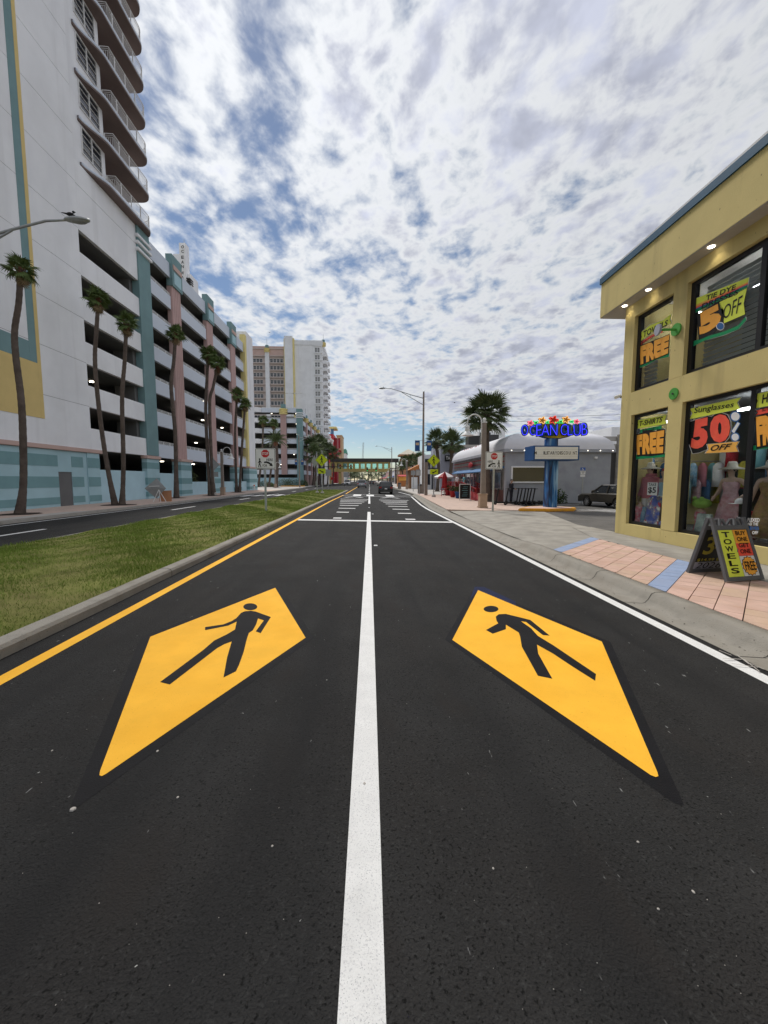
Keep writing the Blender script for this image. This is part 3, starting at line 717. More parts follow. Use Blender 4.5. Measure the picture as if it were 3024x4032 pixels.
# ------------------------------------------------------------------ second garage across the side street
Y2 = 111.0
g2 = thing('parking_garage', 'distant parking garage with curved white decks, ringed pink columns and teal corner pillar', 'building', (-27, 120, .06))
def X2(px): return onY(px, 1800, Y2).x
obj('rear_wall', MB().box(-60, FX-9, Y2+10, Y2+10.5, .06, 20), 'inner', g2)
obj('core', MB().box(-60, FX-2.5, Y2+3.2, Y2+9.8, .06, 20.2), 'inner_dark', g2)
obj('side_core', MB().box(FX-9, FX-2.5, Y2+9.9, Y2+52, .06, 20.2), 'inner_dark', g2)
for k in range(0, 7):
    z0 = 3.4+LV*k*.985
    obj('parapet_band', MB().box(X2(1035), X2(1108), Y2, Y2+.3, z0, z0+1.25), 'stucco_band', g2)
    obj('parapet_band', MB().box(X2(1131), X2(1170), Y2, Y2+.3, z0, z0+1.25), 'stucco_band', g2)
    obj('floor_slab', MB().box(-40, FX-.3, Y2+.35, Y2+3.1, z0, z0+.25), 'inner', g2)
    obj('railing', MB().bar((X2(1035),Y2+.15,z0+1.5),(X2(1170),Y2+.15,z0+1.5),.09).bar((X2(1035),Y2+.15,z0+1.35),(X2(1170),Y2+.15,z0+1.35),.05), 'white_metal', g2)
    cv = MB(); pp = []
    for t in range(0, 9): a = math.pi*t/8; pp.append((X2(1010)+ (X2(1035)-X2(1010))*math.cos(math.pi-a) , Y2+.6-1.8*math.sin(a)))
    cv.prism([(x, y, z0) for x, y in pp], (0,0,1.25)); obj('curved_deck', cv, 'stucco_white', g2)
    obj('parapet_band', MB().box(X2(975), X2(992), Y2+.2, Y2+.5, z0, z0+1.25), 'stucco_white', g2)
    for j in range(5):
        a = Y2+2+9*j; obj('parapet_band', MB().box(FX-.3, FX, a+1.6, a+8.9, z0, z0+1.25), 'stucco_band', g2)
    obj('floor_slab', MB().box(FX-2.4, FX-.31, Y2+3.2, Y2+46, z0, z0+.25), 'inner', g2)
def ring_cap(x, y, z, par, s=1.0):
    pr = []
    for i in range(3): pr += [(.95*s,z+i*.62*s),(1.25*s,z+.1*s+i*.62*s),(1.25*s,z+.4*s+i*.62*s),(.95*s,z+.5*s+i*.62*s)]
    c = obj('ringed_cap', MB().lathe(pr, (x,y,0), 14), 'yellow_cream', par, smooth=True)
    obj('cap_drum', MB().lathe([(.75*s,z+1.9*s),(.75*s,z+3.0*s)], (x,y,0), 12), 'teal', c); obj('mast', MB().cyl((x,y,z+3.0*s),(x,y,z+5.8*s),.06), 'galv', c)
f2 = obj('fluted_column', MB().box(X2(1109), X2(1130), Y2-.5, Y2+.4, 3.3, 21), 'pink_stucco', g2)
for i in range(5): obj('flute', MB().cyl((X2(1111+i*4.4),Y2-.5,3.3),(X2(1111+i*4.4),Y2-.5,20.9),.16,n=8), 'pink_stucco', f2)
ring_cap(X2(1120), Y2-.1, 20.2, g2, .95)
obj('teal_pillar', MB().box(X2(1171), X2(1193), Y2-.6, Y2+1.2, .06, 21.8), 'teal', g2)
for k in range(3): obj('pillar_fin', MB().box(X2(1169), X2(1196), Y2-.8, Y2+1.3, 19.3+.6*k, 19.55+.6*k), 'stucco_white', g2)
for j in range(5):
    y = Y2+10+9*j; obj('column', MB().box(FX-.6, FX+.35, y-.8, y+.8, .06, 19.5), 'pink_stucco', g2); ring_cap(FX-.1, y, 19.4, g2, .75)
obj('low_wall', MB().box(-34, FX-.5, Y2+.4, Y2+.8, .06, 2.4), 'sky_wall', g2)
for (px, k) in [(1068,6),(1072,5),(1165,6),(1166,5),(1167,4),(1168,3),(1154,2),(1100,1)]:
    o = link('ceiling_light', lm, 'lamp_on', g2); o.location = Vector((X2(px), Y2+1.6, 3.38+LV*.985*k)) - OFF[g2.name]
for px in (1135, 1157):                        # twin lamps on the roof deck
    x = X2(px); o = obj('roof_lamp', MB().cyl((x,Y2+6,20.2),(x,Y2+6,27.5),.1).bar((x-1.4,Y2+6,27.5),(x+1.4,Y2+6,27.5),.12).box(x-1.7,x-1.0,Y2+5.8,Y2+6.2,27.4,27.6).box(x+1.0,x+1.7,Y2+5.8,Y2+6.2,27.4,27.6), 'white_metal', g2)
# ------------------------------------------------------------------ second hotel tower
Y3 = 155.0
def X3(px): return onY(px, 1500, Y3).x
def Z3(py): return onY(1150, py, Y3).z
mat('pink_pale', (.58,.50,.465), .85, .06, .6)
t2 = thing('hotel_tower', 'distant hotel tower, pink banded wing beside a white wing edged with yellow stripes', 'building', (-35, 165, .06))
ZP = Z3(1367); ZW = Z3(1343)
obj('pink_wing', MB().box(X3(960), X3(1122), Y3+.3, Y3+18, .06, ZP), 'pink_pale', t2)
obj('white_wing', MB().box(X3(1157), X3(1270), Y3, Y3+20, .06, ZW), 'stucco_white', t2)
obj('coping', MB().box(X3(1156), X3(1270)+.3, Y3-.25, Y3+20, ZW-1.4, ZW+.3), 'stucco_white', t2)
obj('shaft', MB().box(X3(1125), X3(1156), Y3-1.2, Y3+8, .06, Z3(1327)), 'stucco_white', t2)
obj('yellow_stripe', MB().box(X3(1121.5), X3(1124.9), Y3-.7, Y3+1, .06, Z3(1335)), 'yellow_cream', t2)
obj('yellow_stripe', MB().box(X3(1156.2), X3(1162), Y3-.9, Y3+1, .06, Z3(1335)), 'yellow_cream', t2)
obj('pier', MB().box(X3(1047), X3(1063), Y3-.6, Y3+.35, .06, ZP-1.5), 'stucco_white', t2); ring_cap(X3(1055), Y3-.2, ZP-2.2, t2, .9)
obj('roof_band', MB().box(X3(960), X3(1121), Y3-.15, Y3+.3, ZP-3.2, ZP+.2), 'pink_trim', t2)
ww = X3(1076)-X3(1064.5)
p_me = MB().box(0, ww, -.06, .0, 0, 1.75).mesh('window'); fm = MB()
for i in range(3): fm.box(0, ww, -.1, -.06, .55*i, .55*i+.05)
fm.box(0,.07,-.12,-.06,0,1.75).box(ww-.07,ww,-.12,-.06,0,1.75).box(0,ww,-.12,-.06,1.69,1.75)
f_me = fm.mesh('window_frame')
sill_me = MB().box(X3(985), X3(1121), -.45, .3, 0, .35).mesh('ledge')
for r in range(10):
    z = Z3(1300+430*.2411+r*27.75)
    s_ = link('ledge', sill_me, 'pink_pale', t2); s_.location = Vector((0, Y3, z+2.55)) - OFF[t2.name]
    for x0 in [X3(985.5)+i*(X3(998.2)-X3(985.5)) for i in range(5)] + [X3(1064.5)+i*(X3(1077.7)-X3(1064.5)) for i in range(4)]:
        if X3(1046) < x0+ww and x0 < X3(1062): continue
        w_ = link('window', p_me, 'dark_glass', t2); w_.location = Vector((x0, Y3+.3, z)) - OFF[t2.name]
        link('window_frame', f_me, 'white_metal', w_)
w2 = X3(1249.5)-X3(1241); p2 = MB().box(0,w2,-.05,0,0,1.75).mesh('window'); fm = MB().box(0,.1,-.09,-.05,0,1.75).box(w2-.1,w2,-.09,-.05,0,1.75).box(0,w2,-.09,-.05,0,.1).box(0,w2,-.09,-.05,1.65,1.75).box(0,w2,-.09,-.05,.8,.9).box(w2/2-.05,w2/2+.05,-.09,-.05,0,1.75); f2_ = fm.mesh('window_frame')
sl = MB().box(X3(1240)-.2, X3(1271), -.35, 0, 0, .3).mesh('ledge')
for r in range(13):
    z = Z3(1300+356*.2411+r*28.75)
    if z < 2: continue
    s_ = link('ledge', sl, 'stucco_white', t2); s_.location = Vector((0, Y3, z+2.35)) - OFF[t2.name]
    for px in (1241.5, 1251.5):
        w_ = link('window', p2, 'dark_glass', t2); w_.location = Vector((X3(px), Y3, z)) - OFF[t2.name]; link('window_frame', f2_, 'white_metal', w_)
    b_ = obj('side_balcony', MB().box(X3(1270), X3(1270)+1.5, Y3+2, Y3+7.5, z-.9, z-.65).box(X3(1270)+1.4, X3(1270)+1.5, Y3+2, Y3+7.5, z-.65, z+.3).box(X3(1270), X3(1270)+1.4, Y3+2, Y3+2.1, z-.65, z+.3), 'stucco_white', t2)
    obj('balcony_door', MB().box(X3(1270)+.005, X3(1270)+.04, Y3+2.6, Y3+6.8, z-.6, z+1.6), 'dark_glass', b_)
    obj('side_balcony', MB().box(X3(1270), X3(1270)+1.5, Y3+10, Y3+15.5, z-.9, z-.65).box(X3(1270)+1.4, X3(1270)+1.5, Y3+10, Y3+15.5, z-.65, z+.3), 'stucco_white', t2)
ring_cap(X3(1274), Y3+1.0, ZW-1.5, t2, .8)
# ------------------------------------------------------------------ far buildings on the left
def blk(name, label, cat, px0, px1, py_top, Y, depth, m, z0=.06, group=None):
    a, b = onY(px0, py_top, Y), onY(px1, py_top, Y)
    t = thing(name, label, cat, ((a.x+b.x)/2, Y+depth/2, z0), group=group)
    obj('wall', MB().box(a.x, b.x, Y, Y+depth, z0, a.z), m, t); return t, a, b
mat('red_paint', (.50,.035,.05), .6, .08, 1); mat('red_dark', (.30,.02,.03), .6, .08, 1); mat('tan_wall', (.60,.44,.27), .85, .06, .5); mat('green_roof', (.12,.36,.28), .7, .08, 1); mat('blue_pole', (.12,.25,.5), .6, .05, 1)
t, a, b = blk('theatre_building', 'tall red slab building with a big white flower emblem on its front', 'building', 1293, 1313, 1709, 205, 14, 'red_paint')
obj('side_wing', MB().box(b.x+.02, onY(1325,1740,205).x, 208, 219, .06, onY(1313,1722,205).z), 'red_dark', t)
cx = (a.x+b.x)/2; cz = onY(1303, 1738, 205).z
em = obj('flower_emblem', MB(), None, t) if False else None
for i in range(5):
    g_ = math.pi/2+i*2*math.pi/5; obj('petal', MB().lathe([(.001,0),(.62,.001)], (0,0,0), 10) if False else MB().prism([(cx+.85*math.cos(g_)+.72*math.cos(u*math.pi/5), 204.9, cz+.9*math.sin(g_)+.72*math.sin(u*math.pi/5)) for u in range(10)], (0,.08,0)), 'sign_white', t)
obj('banner_strip', MB().box(a.x+.8, b.x-.2, 204.88, 205.0, cz-2.6, cz-1.5), 'sign_white', t)
obj('roof_canopy', MB().box(a.x-1.5, onY(1325,1690,205).x, 203.5, 214, onY(1300,1688,205).z, onY(1300,1681,205).z), 'yellow_cream', t); obj('roof_column', MB().box(a.x+1.0, a.x+2.6, 206, 208, onY(1300,1709,205).z, onY(1300,1688,205).z), 'blue_pole', t)
t, a, b = blk('hotel_block', 'tan hotel block with a dark red vertical sign on its front', 'building', 1325, 1346, 1717, 230, 16, 'tan_wall')
obj('vertical_sign', MB().box((a.x+b.x)/2-.55, (a.x+b.x)/2+.55, 229.8, 230, onY(1335,1766,230).z, onY(1335,1725,230).z), 'red_dark', t)
obj('round_emblem', MB().cyl(((a.x+b.x)/2, 229.8, onY(1335,1780,230).z), ((a.x+b.x)/2, 230, onY(1335,1780,230).z), 1.3, n=16), 'red_dark', t)
obj('cornice', MB().box(a.x-.2, b.x+.2, 229.6, 246, a.z, a.z+.6), 'tan_wall', t)
t, a, b = blk('white_building', 'small white building with a green pitched roof beyond the tan hotel block', 'building', 1346, 1363, 1785, 260, 14, 'stucco_white')
obj('roof', MB().prism([(a.x-.4,259.5,a.z),(b.x+.4,259.5,a.z),(b.x-.2,259.5,a.z+3.0),(a.x-.4,259.5,a.z+2.2)], (0,15,0)), 'green_roof', t)
for z in (4, 7.5, 11, 14.5):
    for i in range(3): obj('window', MB().box(a.x+.3+i*.95, a.x+.9+i*.95, 259.93, 260, z, z+1.5), 'dark_glass', t)
cr = thing('tower_crane', 'slender grey crane mast rising behind the footbridge', 'crane', (onY(1428,1800,420).x, 420, 0))
p0, p1 = onY(1424,1804,420), onY(1431,1742,420); cm = MB()
for s_ in (-.8,.8): cm.bar((p0.x+s_,420,0),(p1.x+s_*.6,420,p1.z),.35)
for i in range(16):
    z0 = p1.z*i/16; z1 = p1.z*(i+1)/16; s_ = 1 if i%2 else -1; xm = p0.x+(p1.x-p0.x)*i/16; cm.bar((xm-.8*s_,420,z0),(xm+.8*s_,420,z1),.22)
obj('mast', cm, 'galv', cr)
# ------------------------------------------------------------------ footbridge over the road
YB = 170.0
def bz(py): return onY(1480, py, YB).z
def bx_(px): return onY(px, 1830, YB).x
br = thing('footbridge', 'yellow enclosed footbridge with dark roof and square windows spanning the road', 'bridge', (bx_(1430), YB+2, 0))
mat('bridge_yellow', (.52,.40,.15), .75, .1, .5); mat('bridge_roof', (.05,.045,.04), .7, .15, .6); mat('bridge_glass', (.35,.62,.66), .2, .1, .4)
glass('clear_glass', (.80,.95,.95), .03)
x0, x1 = bx_(1300), bx_(1534)
obj('roof', MB().prism([(x0,YB-.6,bz(1819)),(x0,YB+4.6,bz(1819)),(x0,YB+4.2,bz(1805)),(x0,YB-.2,bz(1805))], (bx_(1570)-x0,0,0)), 'bridge_roof', br)
for yy_ in (YB, YB+3.8):
    obj('lower_wall', MB().box(x0, x1, yy_, yy_+.2, bz(1850), bz(1845)), 'bridge_yellow', br)
    obj('upper_wall', MB().box(x0, x1, yy_, yy_+.2, bz(1824.5), bz(1819)), 'bridge_yellow', br)
    for i in range(11):
        px = 1296+i*23.4; obj('pier', MB().box(bx_(px)-.1, bx_(px+7.2), yy_, yy_+.2, bz(1844.99), bz(1824.51)), 'bridge_yellow', br)
    for i in range(10):
        px = 1303+i*23.4; obj('window_pane', MB().box(bx_(px), bx_(px+16), yy_+.08, yy_+.1, bz(1844.9), bz(1824.6)), 'clear_glass', br)
obj('deck', MB().box(x0, x1, YB+.21, YB+3.79, bz(1851), bz(1849)), 'bridge_yellow', br)
obj('girder', MB().box(x0, x1, YB-.1, YB+.15, bz(1858), bz(1850.1)), 'bridge_yellow', br)
for i in range(10): obj('bracket', MB().box(bx_(1305+i*24)-.15, bx_(1305+i*24)+.15, YB-.25, YB-.11, bz(1858), bz(1845)), 'bridge_yellow', br)
for px in (1337, 1300): obj('support', MB().box(bx_(px)-.5, bx_(px)+.5, YB+.5, YB+3.2, 0, bz(1858)), 'bridge_yellow', br)
for px in (1536, 1560): obj('support', MB().box(bx_(px)-.25, bx_(px)+.25, YB+.5, YB+3.2, 0, bz(1819.2)), 'dark_gray', br)
obj('landing', MB().box(bx_(1534)+.02, bx_(1570), YB, YB+4, bz(1846), bz(1843)), 'dark_gray', br)
pv = thing('bridge_pavilion', 'stair tower with pale hipped roof and orange brick walls at the end of the footbridge', 'building', (bx_(1610), YB+2, .06))
e0, e1 = bx_(1569), bx_(1649); ez = bz(1790); az = bz(1766); xm = (e0+e1)/2
mat('roof_pale', (.62,.56,.46), .8, .08, 1); mat('brick_orange', (.48,.24,.13), .85, .12, 2)
obj('roof', MB().add([(e0,YB-2.5,ez),(e1,YB-2.5,ez),(e1,YB+6.5,ez),(e0,YB+6.5,ez),(xm,YB+2,az)], [(3,2,1,0),(0,1,4),(1,2,4),(2,3,4),(3,0,4)]), 'roof_pale', pv)
obj('fascia', MB().box(e0+.1, e1-.1, YB-2.4, YB+6.4, ez-.7, ez-.01), 'brick_orange', pv)
obj('wall', MB().box(e0+.8, e1-.8, YB-1.5, YB+5.5, .06, bz(1806)), 'brick_orange', pv)
for sx in (e0+.8, e1-1.3): obj('post', MB().box(sx, sx+.5, YB-1.4, YB-.9, bz(1805.9), ez-.71), 'dark_gray', pv)
# ------------------------------------------------------------------ low shop rows beyond, both sides, and the far treeline
fw = [('stucco_white','white'),('tan_wall','tan'),('pink_stucco','pink'),('teal_light','pale teal'),('yellow_stucco','yellow'),('door_gray','grey')]
def shop(x0, x1, y0, y1, h, mi, label):
    t = thing('shop', label, 'building', ((x0+x1)/2, (y0+y1)/2, .06), group='far shops along the road')
    obj('wall', MB().box(x0, x1, y0, y1, .06, h), fw[mi][0], t); obj('roof_edge', MB().box(x0-.2, x1+.2, y0-.2, y1+.2, h, h+.5), 'concrete_light', t)
    fx = x1 if x0 < 0 else x0; s_ = 1 if x0 < 0 else -1
    n = int((y1-y0)//4)
    for i in range(n):
        ya = y0+.6+i*4; obj('shop_window', MB().box(min(fx,fx+.06*s_), max(fx,fx+.06*s_), ya, ya+2.8, .5, 2.8), 'dark_glass', t)
    obj('awning', MB().prism([(fx, y0+.3, 3.6),(fx+1.6*s_, y0+.3, 2.9),(fx+1.6*s_, y0+.3, 3.0),(fx, y0+.3, 3.8)], (0, y1-y0-.6, 0)), ['red_paint','sign_blue','green_roof'][int(y0)%3], t)
    obj('front_door', MB().box(x0+1.0, x0+2.0, y0-.05, y0, .1, 2.2), 'dark_glass', t)
for i, (x0,x1,y0,y1,h,mi,lb) in enumerate([(-34,-19.5,186,200,5.5,0,'white shop beyond the footbridge on the ocean side of the road'),(-34,-19.5,222,250,7,3,'pale teal shop row beside the tan hotel block'),(-34,-19.5,262,300,6,4,'yellow far shop past the white building with green roof'),(-34,-19.5,305,380,8,2,'long pink far shop row on the ocean side'),
    (13,30,100,120,5.5,1,'tan shop before the orange stair tower'),(12,30,184,205,6,0,'white shop just beyond the orange stair tower'),(12,30,212,240,5,4,'yellow shop past the orange stair tower'),(12,30,246,290,7,2,'pink shop row far down the land side'),(12,30,300,380,6,5,'grey shop row farthest down the land side')]): shop(x0,x1,y0,y1,h,mi,lb)
lf = MB()
for i in range(5200):
    x = random.uniform(-60, 60); y = random.uniform(395, 470); c = math.sin(x*.35)+math.sin(x*.9+1); z = random.uniform(.2, 1)**.7*(6+2.2*c+ (5 if abs(x)>14 else 0)); s_ = random.uniform(.4, 1.1); a = random.uniform(0, 6.28)
    d = Vector((math.cos(a), .3*math.sin(a), random.uniform(-.6,.8)))*s_; e = Vector((random.uniform(-.4,.4), .2, random.uniform(.2,.7)))*s_
    p = Vector((x, y, z)); lf.add([p-d, p+d, p+e], [(0,1,2)])
fo = stuff(obj('treeline', lf, 'leaf')); fo['label'] = 'far dark mass of trees closing the end of the road'; fo['category'] = 'trees'
# ------------------------------------------------------------------ beachwear shop on the right
mat('store_yellow', (.68,.56,.245), .85, .07, .7, .45, 55, hue=(.60,.485,.21), hamt=.5, hs=1.1)
speckle('store_yellow', [(2.2, .56, .80, (.46,.37,.17), (1,1,.10)), (14, .70, .76, (.25,.18,.09), (1,1,.5))])
mat('store_blue', (.02,.095,.18), .6, .1, 2, .2, 30)
mat('flash_white', (.7,.7,.72), .5, .08, 3)
mat('p_lime', (.80,.90,.10), .5, .06, 5); mat('p_orange', (.98,.44,.06), .5, .07, 6, hue=(.95,.45,.06), hamt=.5, hs=3); mat('p_red', (.95,.11,.07), .5, .08, 6, hue=(.95,.2,.08), hamt=.5, hs=3)
mat('p_green', (.0,.28,.10), .5, .06, 5); mat('p_black', (.006,.006,.006), .5, 0); mat('p_white', (.85,.85,.85), .5, 0); mat('p_blue', (.03,.14,.40), .5, 0); mat('p_amber', (.95,.50,.10), .5, .06, 5)
glass('shop_glass', (.86,.88,.88), .0)
WX = 7.8; YE = 11.75; ZS = 6.95
st = thing('beachwear_shop', 'two storey yellow stucco beachwear shop with blue roof edge and painted window offers', 'building', (12, 5, .08))
WINS = [(9.90,11.32,4.35,6.53),(3.9,9.46,4.35,6.54),(9.86,11.26,.43,3.67),(3.9,9.40,.42,3.68)]
w = MB(); T = .32
w.box(WX, WX+T, 11.33, YE, .085, ZS)                                   # corner pier
for y0, y1, a, b in ((9.86,11.325,.085,.43),(3.9,9.855,.085,.42)): w.box(WX, WX+T, y0, y1, .085, b)
w.box(WX, WX+T, 9.40, 9.858, .43, 4.34)
w.box(WX, WX+T, 9.46, 9.898, 4.345, 6.55)
w.box(WX, WX+T, 9.862, 11.328, 3.67, 4.343); w.box(WX, WX+T, 3.9, 9.398, 3.68, 4.343)
w.box(WX, WX+T, 9.9, 11.328, 6.53, ZS); w.box(WX, WX+T, 3.9, 9.898, 6.552, ZS)
w.box(WX, WX+T, 11.262, 11.328, .43, 3.668)
w.box(WX, WX+T, -6, 3.898, .085, ZS)
obj('front_wall', w, 'store_yellow', st)
obj('end_wall', MB().box(WX+T+.005, 24, YE-.3, YE-.01, .085, ZS), 'store_yellow', st)
obj('rear_wall', MB().box(23.7, 24, -6, YE-.31, .085, ZS), 'inner', st)
obj('back_partition', MB().box(11.2, 11.3, -6, YE-.32, .09, ZS-.02), 'inner_dark', st)
obj('floor', MB().box(WX+T+.01, 11.19, -6, YE-.32, .10, .38), 'inner', st); obj('upper_floor', MB().box(WX+T+.01, 11.19, -6, YE-.32, 3.75, 4.2), 'inner', st)
obj('roof', MB().box(WX+.02, 24, -6, YE-.02, ZS+.01, ZS+.2), 'concrete_light', st)
OX = 7.45; OY = 12.5
obj('overhang', MB().box(OX, WX+.6, -6, OY, ZS+.0, 7.985).box(WX+.61, 24, YE+.1, OY, ZS, 7.985), 'store_yellow', st)
obj('soffit', MB().box(OX+.01, WX+.59, -6, OY-.01, ZS-.02, ZS-.001), 'concrete_light', st)
obj('roof_trim', MB().box(OX-.04, WX+.6, -6, OY+.04, 7.987, 8.17), 'store_blue', st)
obj('roof_flashing', MB().box(OX-.02, WX+.6, -6, OY+.02, 8.172, 8.235), 'flash_white', st)
obj('roof_vent', MB().box(7.9, 8.6, 11.2, 12.0, 8.24, 8.45), 'dark_gray', st)
lampm = MB().lathe([(.065,-.012),(.07,0)], (0,0,0), 14).mesh('recessed_light'); trimm = MB().lathe([(.085,-.006),(.09,.0)], (0,0,0), 14).mesh('light_trim')
for y in (11.55, 10.58, 8.66, 6.8, 5.0):
    o = link('light_trim', trimm, 'sign_white', st); o.location = Vector((7.62, y, ZS-.02)) - OFF[st.name]
    o = link('recessed_light', lampm, 'lamp_on', st); o.location = Vector((7.62, y, ZS-.024)) - OFF[st.name]
    ld = bpy.data.lights.new('downlight', 'SPOT'); ld.energy = 2.5; ld.color = (1,.86,.6); ld.spot_size = R(110); ld.shadow_soft_size = .08
    lo = bpy.data.objects.new('downlight', ld); COL.objects.link(lo); lo.location = (7.64, y, ZS-.05)
for i, (y0, y1, z0, z1) in enumerate(WINS):
    f = MB(); a, b = WX+.10, WX+.20; t = .085
    f.box(a, b, y0, y1, z0, z0+t).box(a, b, y0, y1, z1-t, z1).box(a, b, y0, y0+t, z0+t, z1-t).box(a, b, y1-t*1.5, y1, z0+t, z1-t)
    fr = obj('window_frame', f, 'black_metal', st)
    if i in (1, 3):
        for ym in (7.66, 5.8): obj('mullion', MB().box(a, b, ym, ym+.11, z0+t, z1-t), 'black_metal', fr)
        pan = [(7.77, y1-t*1.5),(5.91,7.66),(y0+t,5.8)]
    else: pan = [(y0+t, y1-t*1.5)]
    for (p, q) in pan: obj('pane', MB().box(WX+.145, WX+.15, p, q, z0+t, z1-t), 'shop_glass', fr)
# painted offers on the glass
PX_ = WX+.135
def pw(o, s, pts, lay): return [onX(o[0]+x*s, o[1]+y*s, PX_-.004*lay) for x, y in pts]
def grow(pts, k):
    cx = sum(p[0] for p in pts)/len(pts); cy = sum(p[1] for p in pts)/len(pts); out = []
    for x, y in pts:
        d = math.hypot(x-cx, y-cy); out.append((x+(x-cx)/d*k, y+(y-cy)/d*k))
    return out
def paint(name, o, s, pts, m, lay, par=None):
    return obj(name, MB().prism(pw(o, s, pts, lay), (-.002,0,0)), m, par or st)
def lettering(o, s, st_, q, m, lay, bold=.02, shear=.2, par=None):
    return text_quad('lettering', st_, pw(o, s, q, lay), m, par or st, nrm=(-1,0,0), bold=bold, shear=shear, lift=.003)
def circ(c, r, n=20, ry=None): return [(c[0]+r*math.cos(2*math.pi*i/n), c[1]+(ry or r)*math.sin(2*math.pi*i/n)) for i in range(n)]
O, s = (2450,1580), .2396
for pts, m, k in (([(240,315),(730,225),(705,300),(722,370),(235,455),(262,385)],'p_lime',1),([(290,470),(655,395),(640,430),(660,450),(280,525),(305,495)],'p_green',0),([(202,880),(700,855),(700,915),(202,955)],'p_green',1)):
    if k: paint('offer_outline', O, s, grow(pts, 14), 'p_white', 0)
    paint('offer_edge', O, s, grow(pts, 6), 'p_black', 1); paint('offer_banner', O, s, pts, m, 2)
fb = [(222,548),(330,515),(340,480),(450,470),(560,490),(575,462),(700,455),(708,480),(690,870),(560,890),(460,905),(340,900),(245,912)]
paint('offer_outline', O, s, grow(fb, 8), 'p_white', 0); paint('offer_shadow', O, s, fb, 'p_black', 3)
lettering(O, s, 'T-SHIRTS', [(283,330),(670,250),(655,345),(285,412)], 'p_black', 3); lettering(O, s, 'BUY 1 GET 1', [(330,455),(590,425),(592,462),(330,498)], 'p_black', 3, .01)
lettering(O, s, 'FREE', [(232,560),(695,472),(670,850),(245,880)], 'p_orange', 4, .075, 0)
O, s = (2650,1500), .2712
for pts, m in (([(245,405),(985,240),(930,315),(975,405),(240,555),(285,470)],'p_lime'),([(500,920),(955,880),(915,950),(945,1025),(470,1050),(520,990)],'p_amber')):
    paint('offer_outline', O, s, grow(pts, 14), 'p_white', 3); paint('offer_edge', O, s, grow(pts, 6), 'p_black', 4); paint('offer_banner', O, s, pts, m, 5)
fb = [(255,590),(500,510),(560,520),(620,475),(690,460),(790,490),(835,590),(840,700),(810,820),(740,900),(600,935),(480,1000),(380,1040),(285,1055),(225,885)]
paint('offer_outline', O, s, grow(fb, 9), 'p_white', 0); paint('offer_shadow', O, s, fb, 'p_black', 1)
lettering(O, s, '5', [(275,575),(505,525),(520,960),(255,995)], 'p_red', 2, .07, .1); lettering(O, s, '0', [(535,500),(832,462),(830,885),(540,905)], 'p_red', 2, .07, 0)
for c, r in (((905,515),68),((903,815),58)): paint('percent_edge', O, s, circ(c, r+10), 'p_blue', 2); paint('percent_dot', O, s, circ(c, r-6), 'p_white', 3)
paint('percent_edge', O, s, [(838,735),(935,585),(985,615),(890,775)], 'p_blue', 2); paint('percent_bar', O, s, [(852,730),(938,598),(970,618),(888,758)], 'p_white', 3)
lettering(O, s, 'Sunglasses', [(310,385),(890,300),(880,400),(305,495)], 'p_black', 6, .01, .15); lettering(O, s, 'OFF', [(550,935),(862,905),(835,990),(545,1020)], 'p_black', 6, .02, .3)
for pts, m, k in (([(1185,195),(1560,110),(1530,230),(1560,330),(1175,400),(1235,290)],'p_lime',1),([(1210,430),(1600,330),(1600,410),(1200,500),(1235,460)],'p_red',0),([(1130,945),(1640,890),(1640,940),(1130,1010)],'p_green',1)):
    if k: paint('offer_outline', O, s, grow(pts, 14), 'p_white', 0)
    paint('offer_edge', O, s, grow(pts, 6), 'p_black', 1); paint('offer_banner', O, s, pts, m, 2)
lettering(O, s, 'H', [(1285,205),(1390,175),(1390,300),(1290,330)], 'p_black', 3); lettering(O, s, 'BUY 1 GET 1', [(1290,400),(1580,345),(1580,385),(1290,445)], 'p_black', 3, .01)
fb = [(1195,520),(1640,440),(1640,900),(1210,990)]; paint('offer_shadow', O, s, fb, 'p_black', 3); lettering(O, s, 'FREE', [(1205,525),(1630,450),(1620,880),(1225,955)], 'p_orange', 4, .075, 0)
O, s = (2400,1100), .376
pts = [(325,560),(430,478),(560,430),(645,365),(632,420),(645,455),(560,505),(430,560),(318,655),(338,600)]
paint('offer_outline', O, s, grow(pts, 9), 'p_white', 0); paint('offer_edge', O, s, grow(pts, 4), 'p_black', 1); paint('offer_banner', O, s, pts, 'p_lime', 2)
paint('offer_banner', O, s, [(320,665),(420,595),(560,530),(556,556),(430,615),(320,695)], 'p_red', 1)
pts = [(302,905),(360,880),(500,815),(628,770),(620,812),(500,835),(380,905),(302,930)]; paint('offer_outline', O, s, grow(pts, 6), 'p_white', 0); paint('offer_banner', O, s, pts, 'p_green', 1)
paint('offer_shadow', O, s, [(312,700),(630,570),(632,650),(615,782),(500,830),(325,905)], 'p_black', 2)
lettering(O, s, 'TOWELS', [(355,545),(612,420),(612,478),(358,608)], 'p_black', 3); lettering(O, s, 'BUY 1 GET 1', [(335,655),(500,570),(500,592),(335,680)], 'p_black', 3, .01)
lettering(O, s, 'FREE', [(318,705),(630,578),(612,775),(325,895)], 'p_orange', 4, .075, 0)
q = [(893,205),(1460,-22),(1445,80),(888,355)]; paint('offer_outline', O, s, grow(q, 8), 'p_white', 0)
def band(a, b): 
    l = lambda p, r, t: (p[0]+(r[0]-p[0])*t, p[1]+(r[1]-p[1])*t)
    return [l(q[0],q[3],a), l(q[1],q[2],a), l(q[1],q[2],b), l(q[0],q[3],b)]
for a, b, m in ((0,.46,'p_lime'),(.46,.6,'p_amber'),(.6,.72,'p_red'),(.72,.8,'p_blue'),(.8,1,'p_green')): paint('offer_banner', O, s, band(a, b), m, 1)
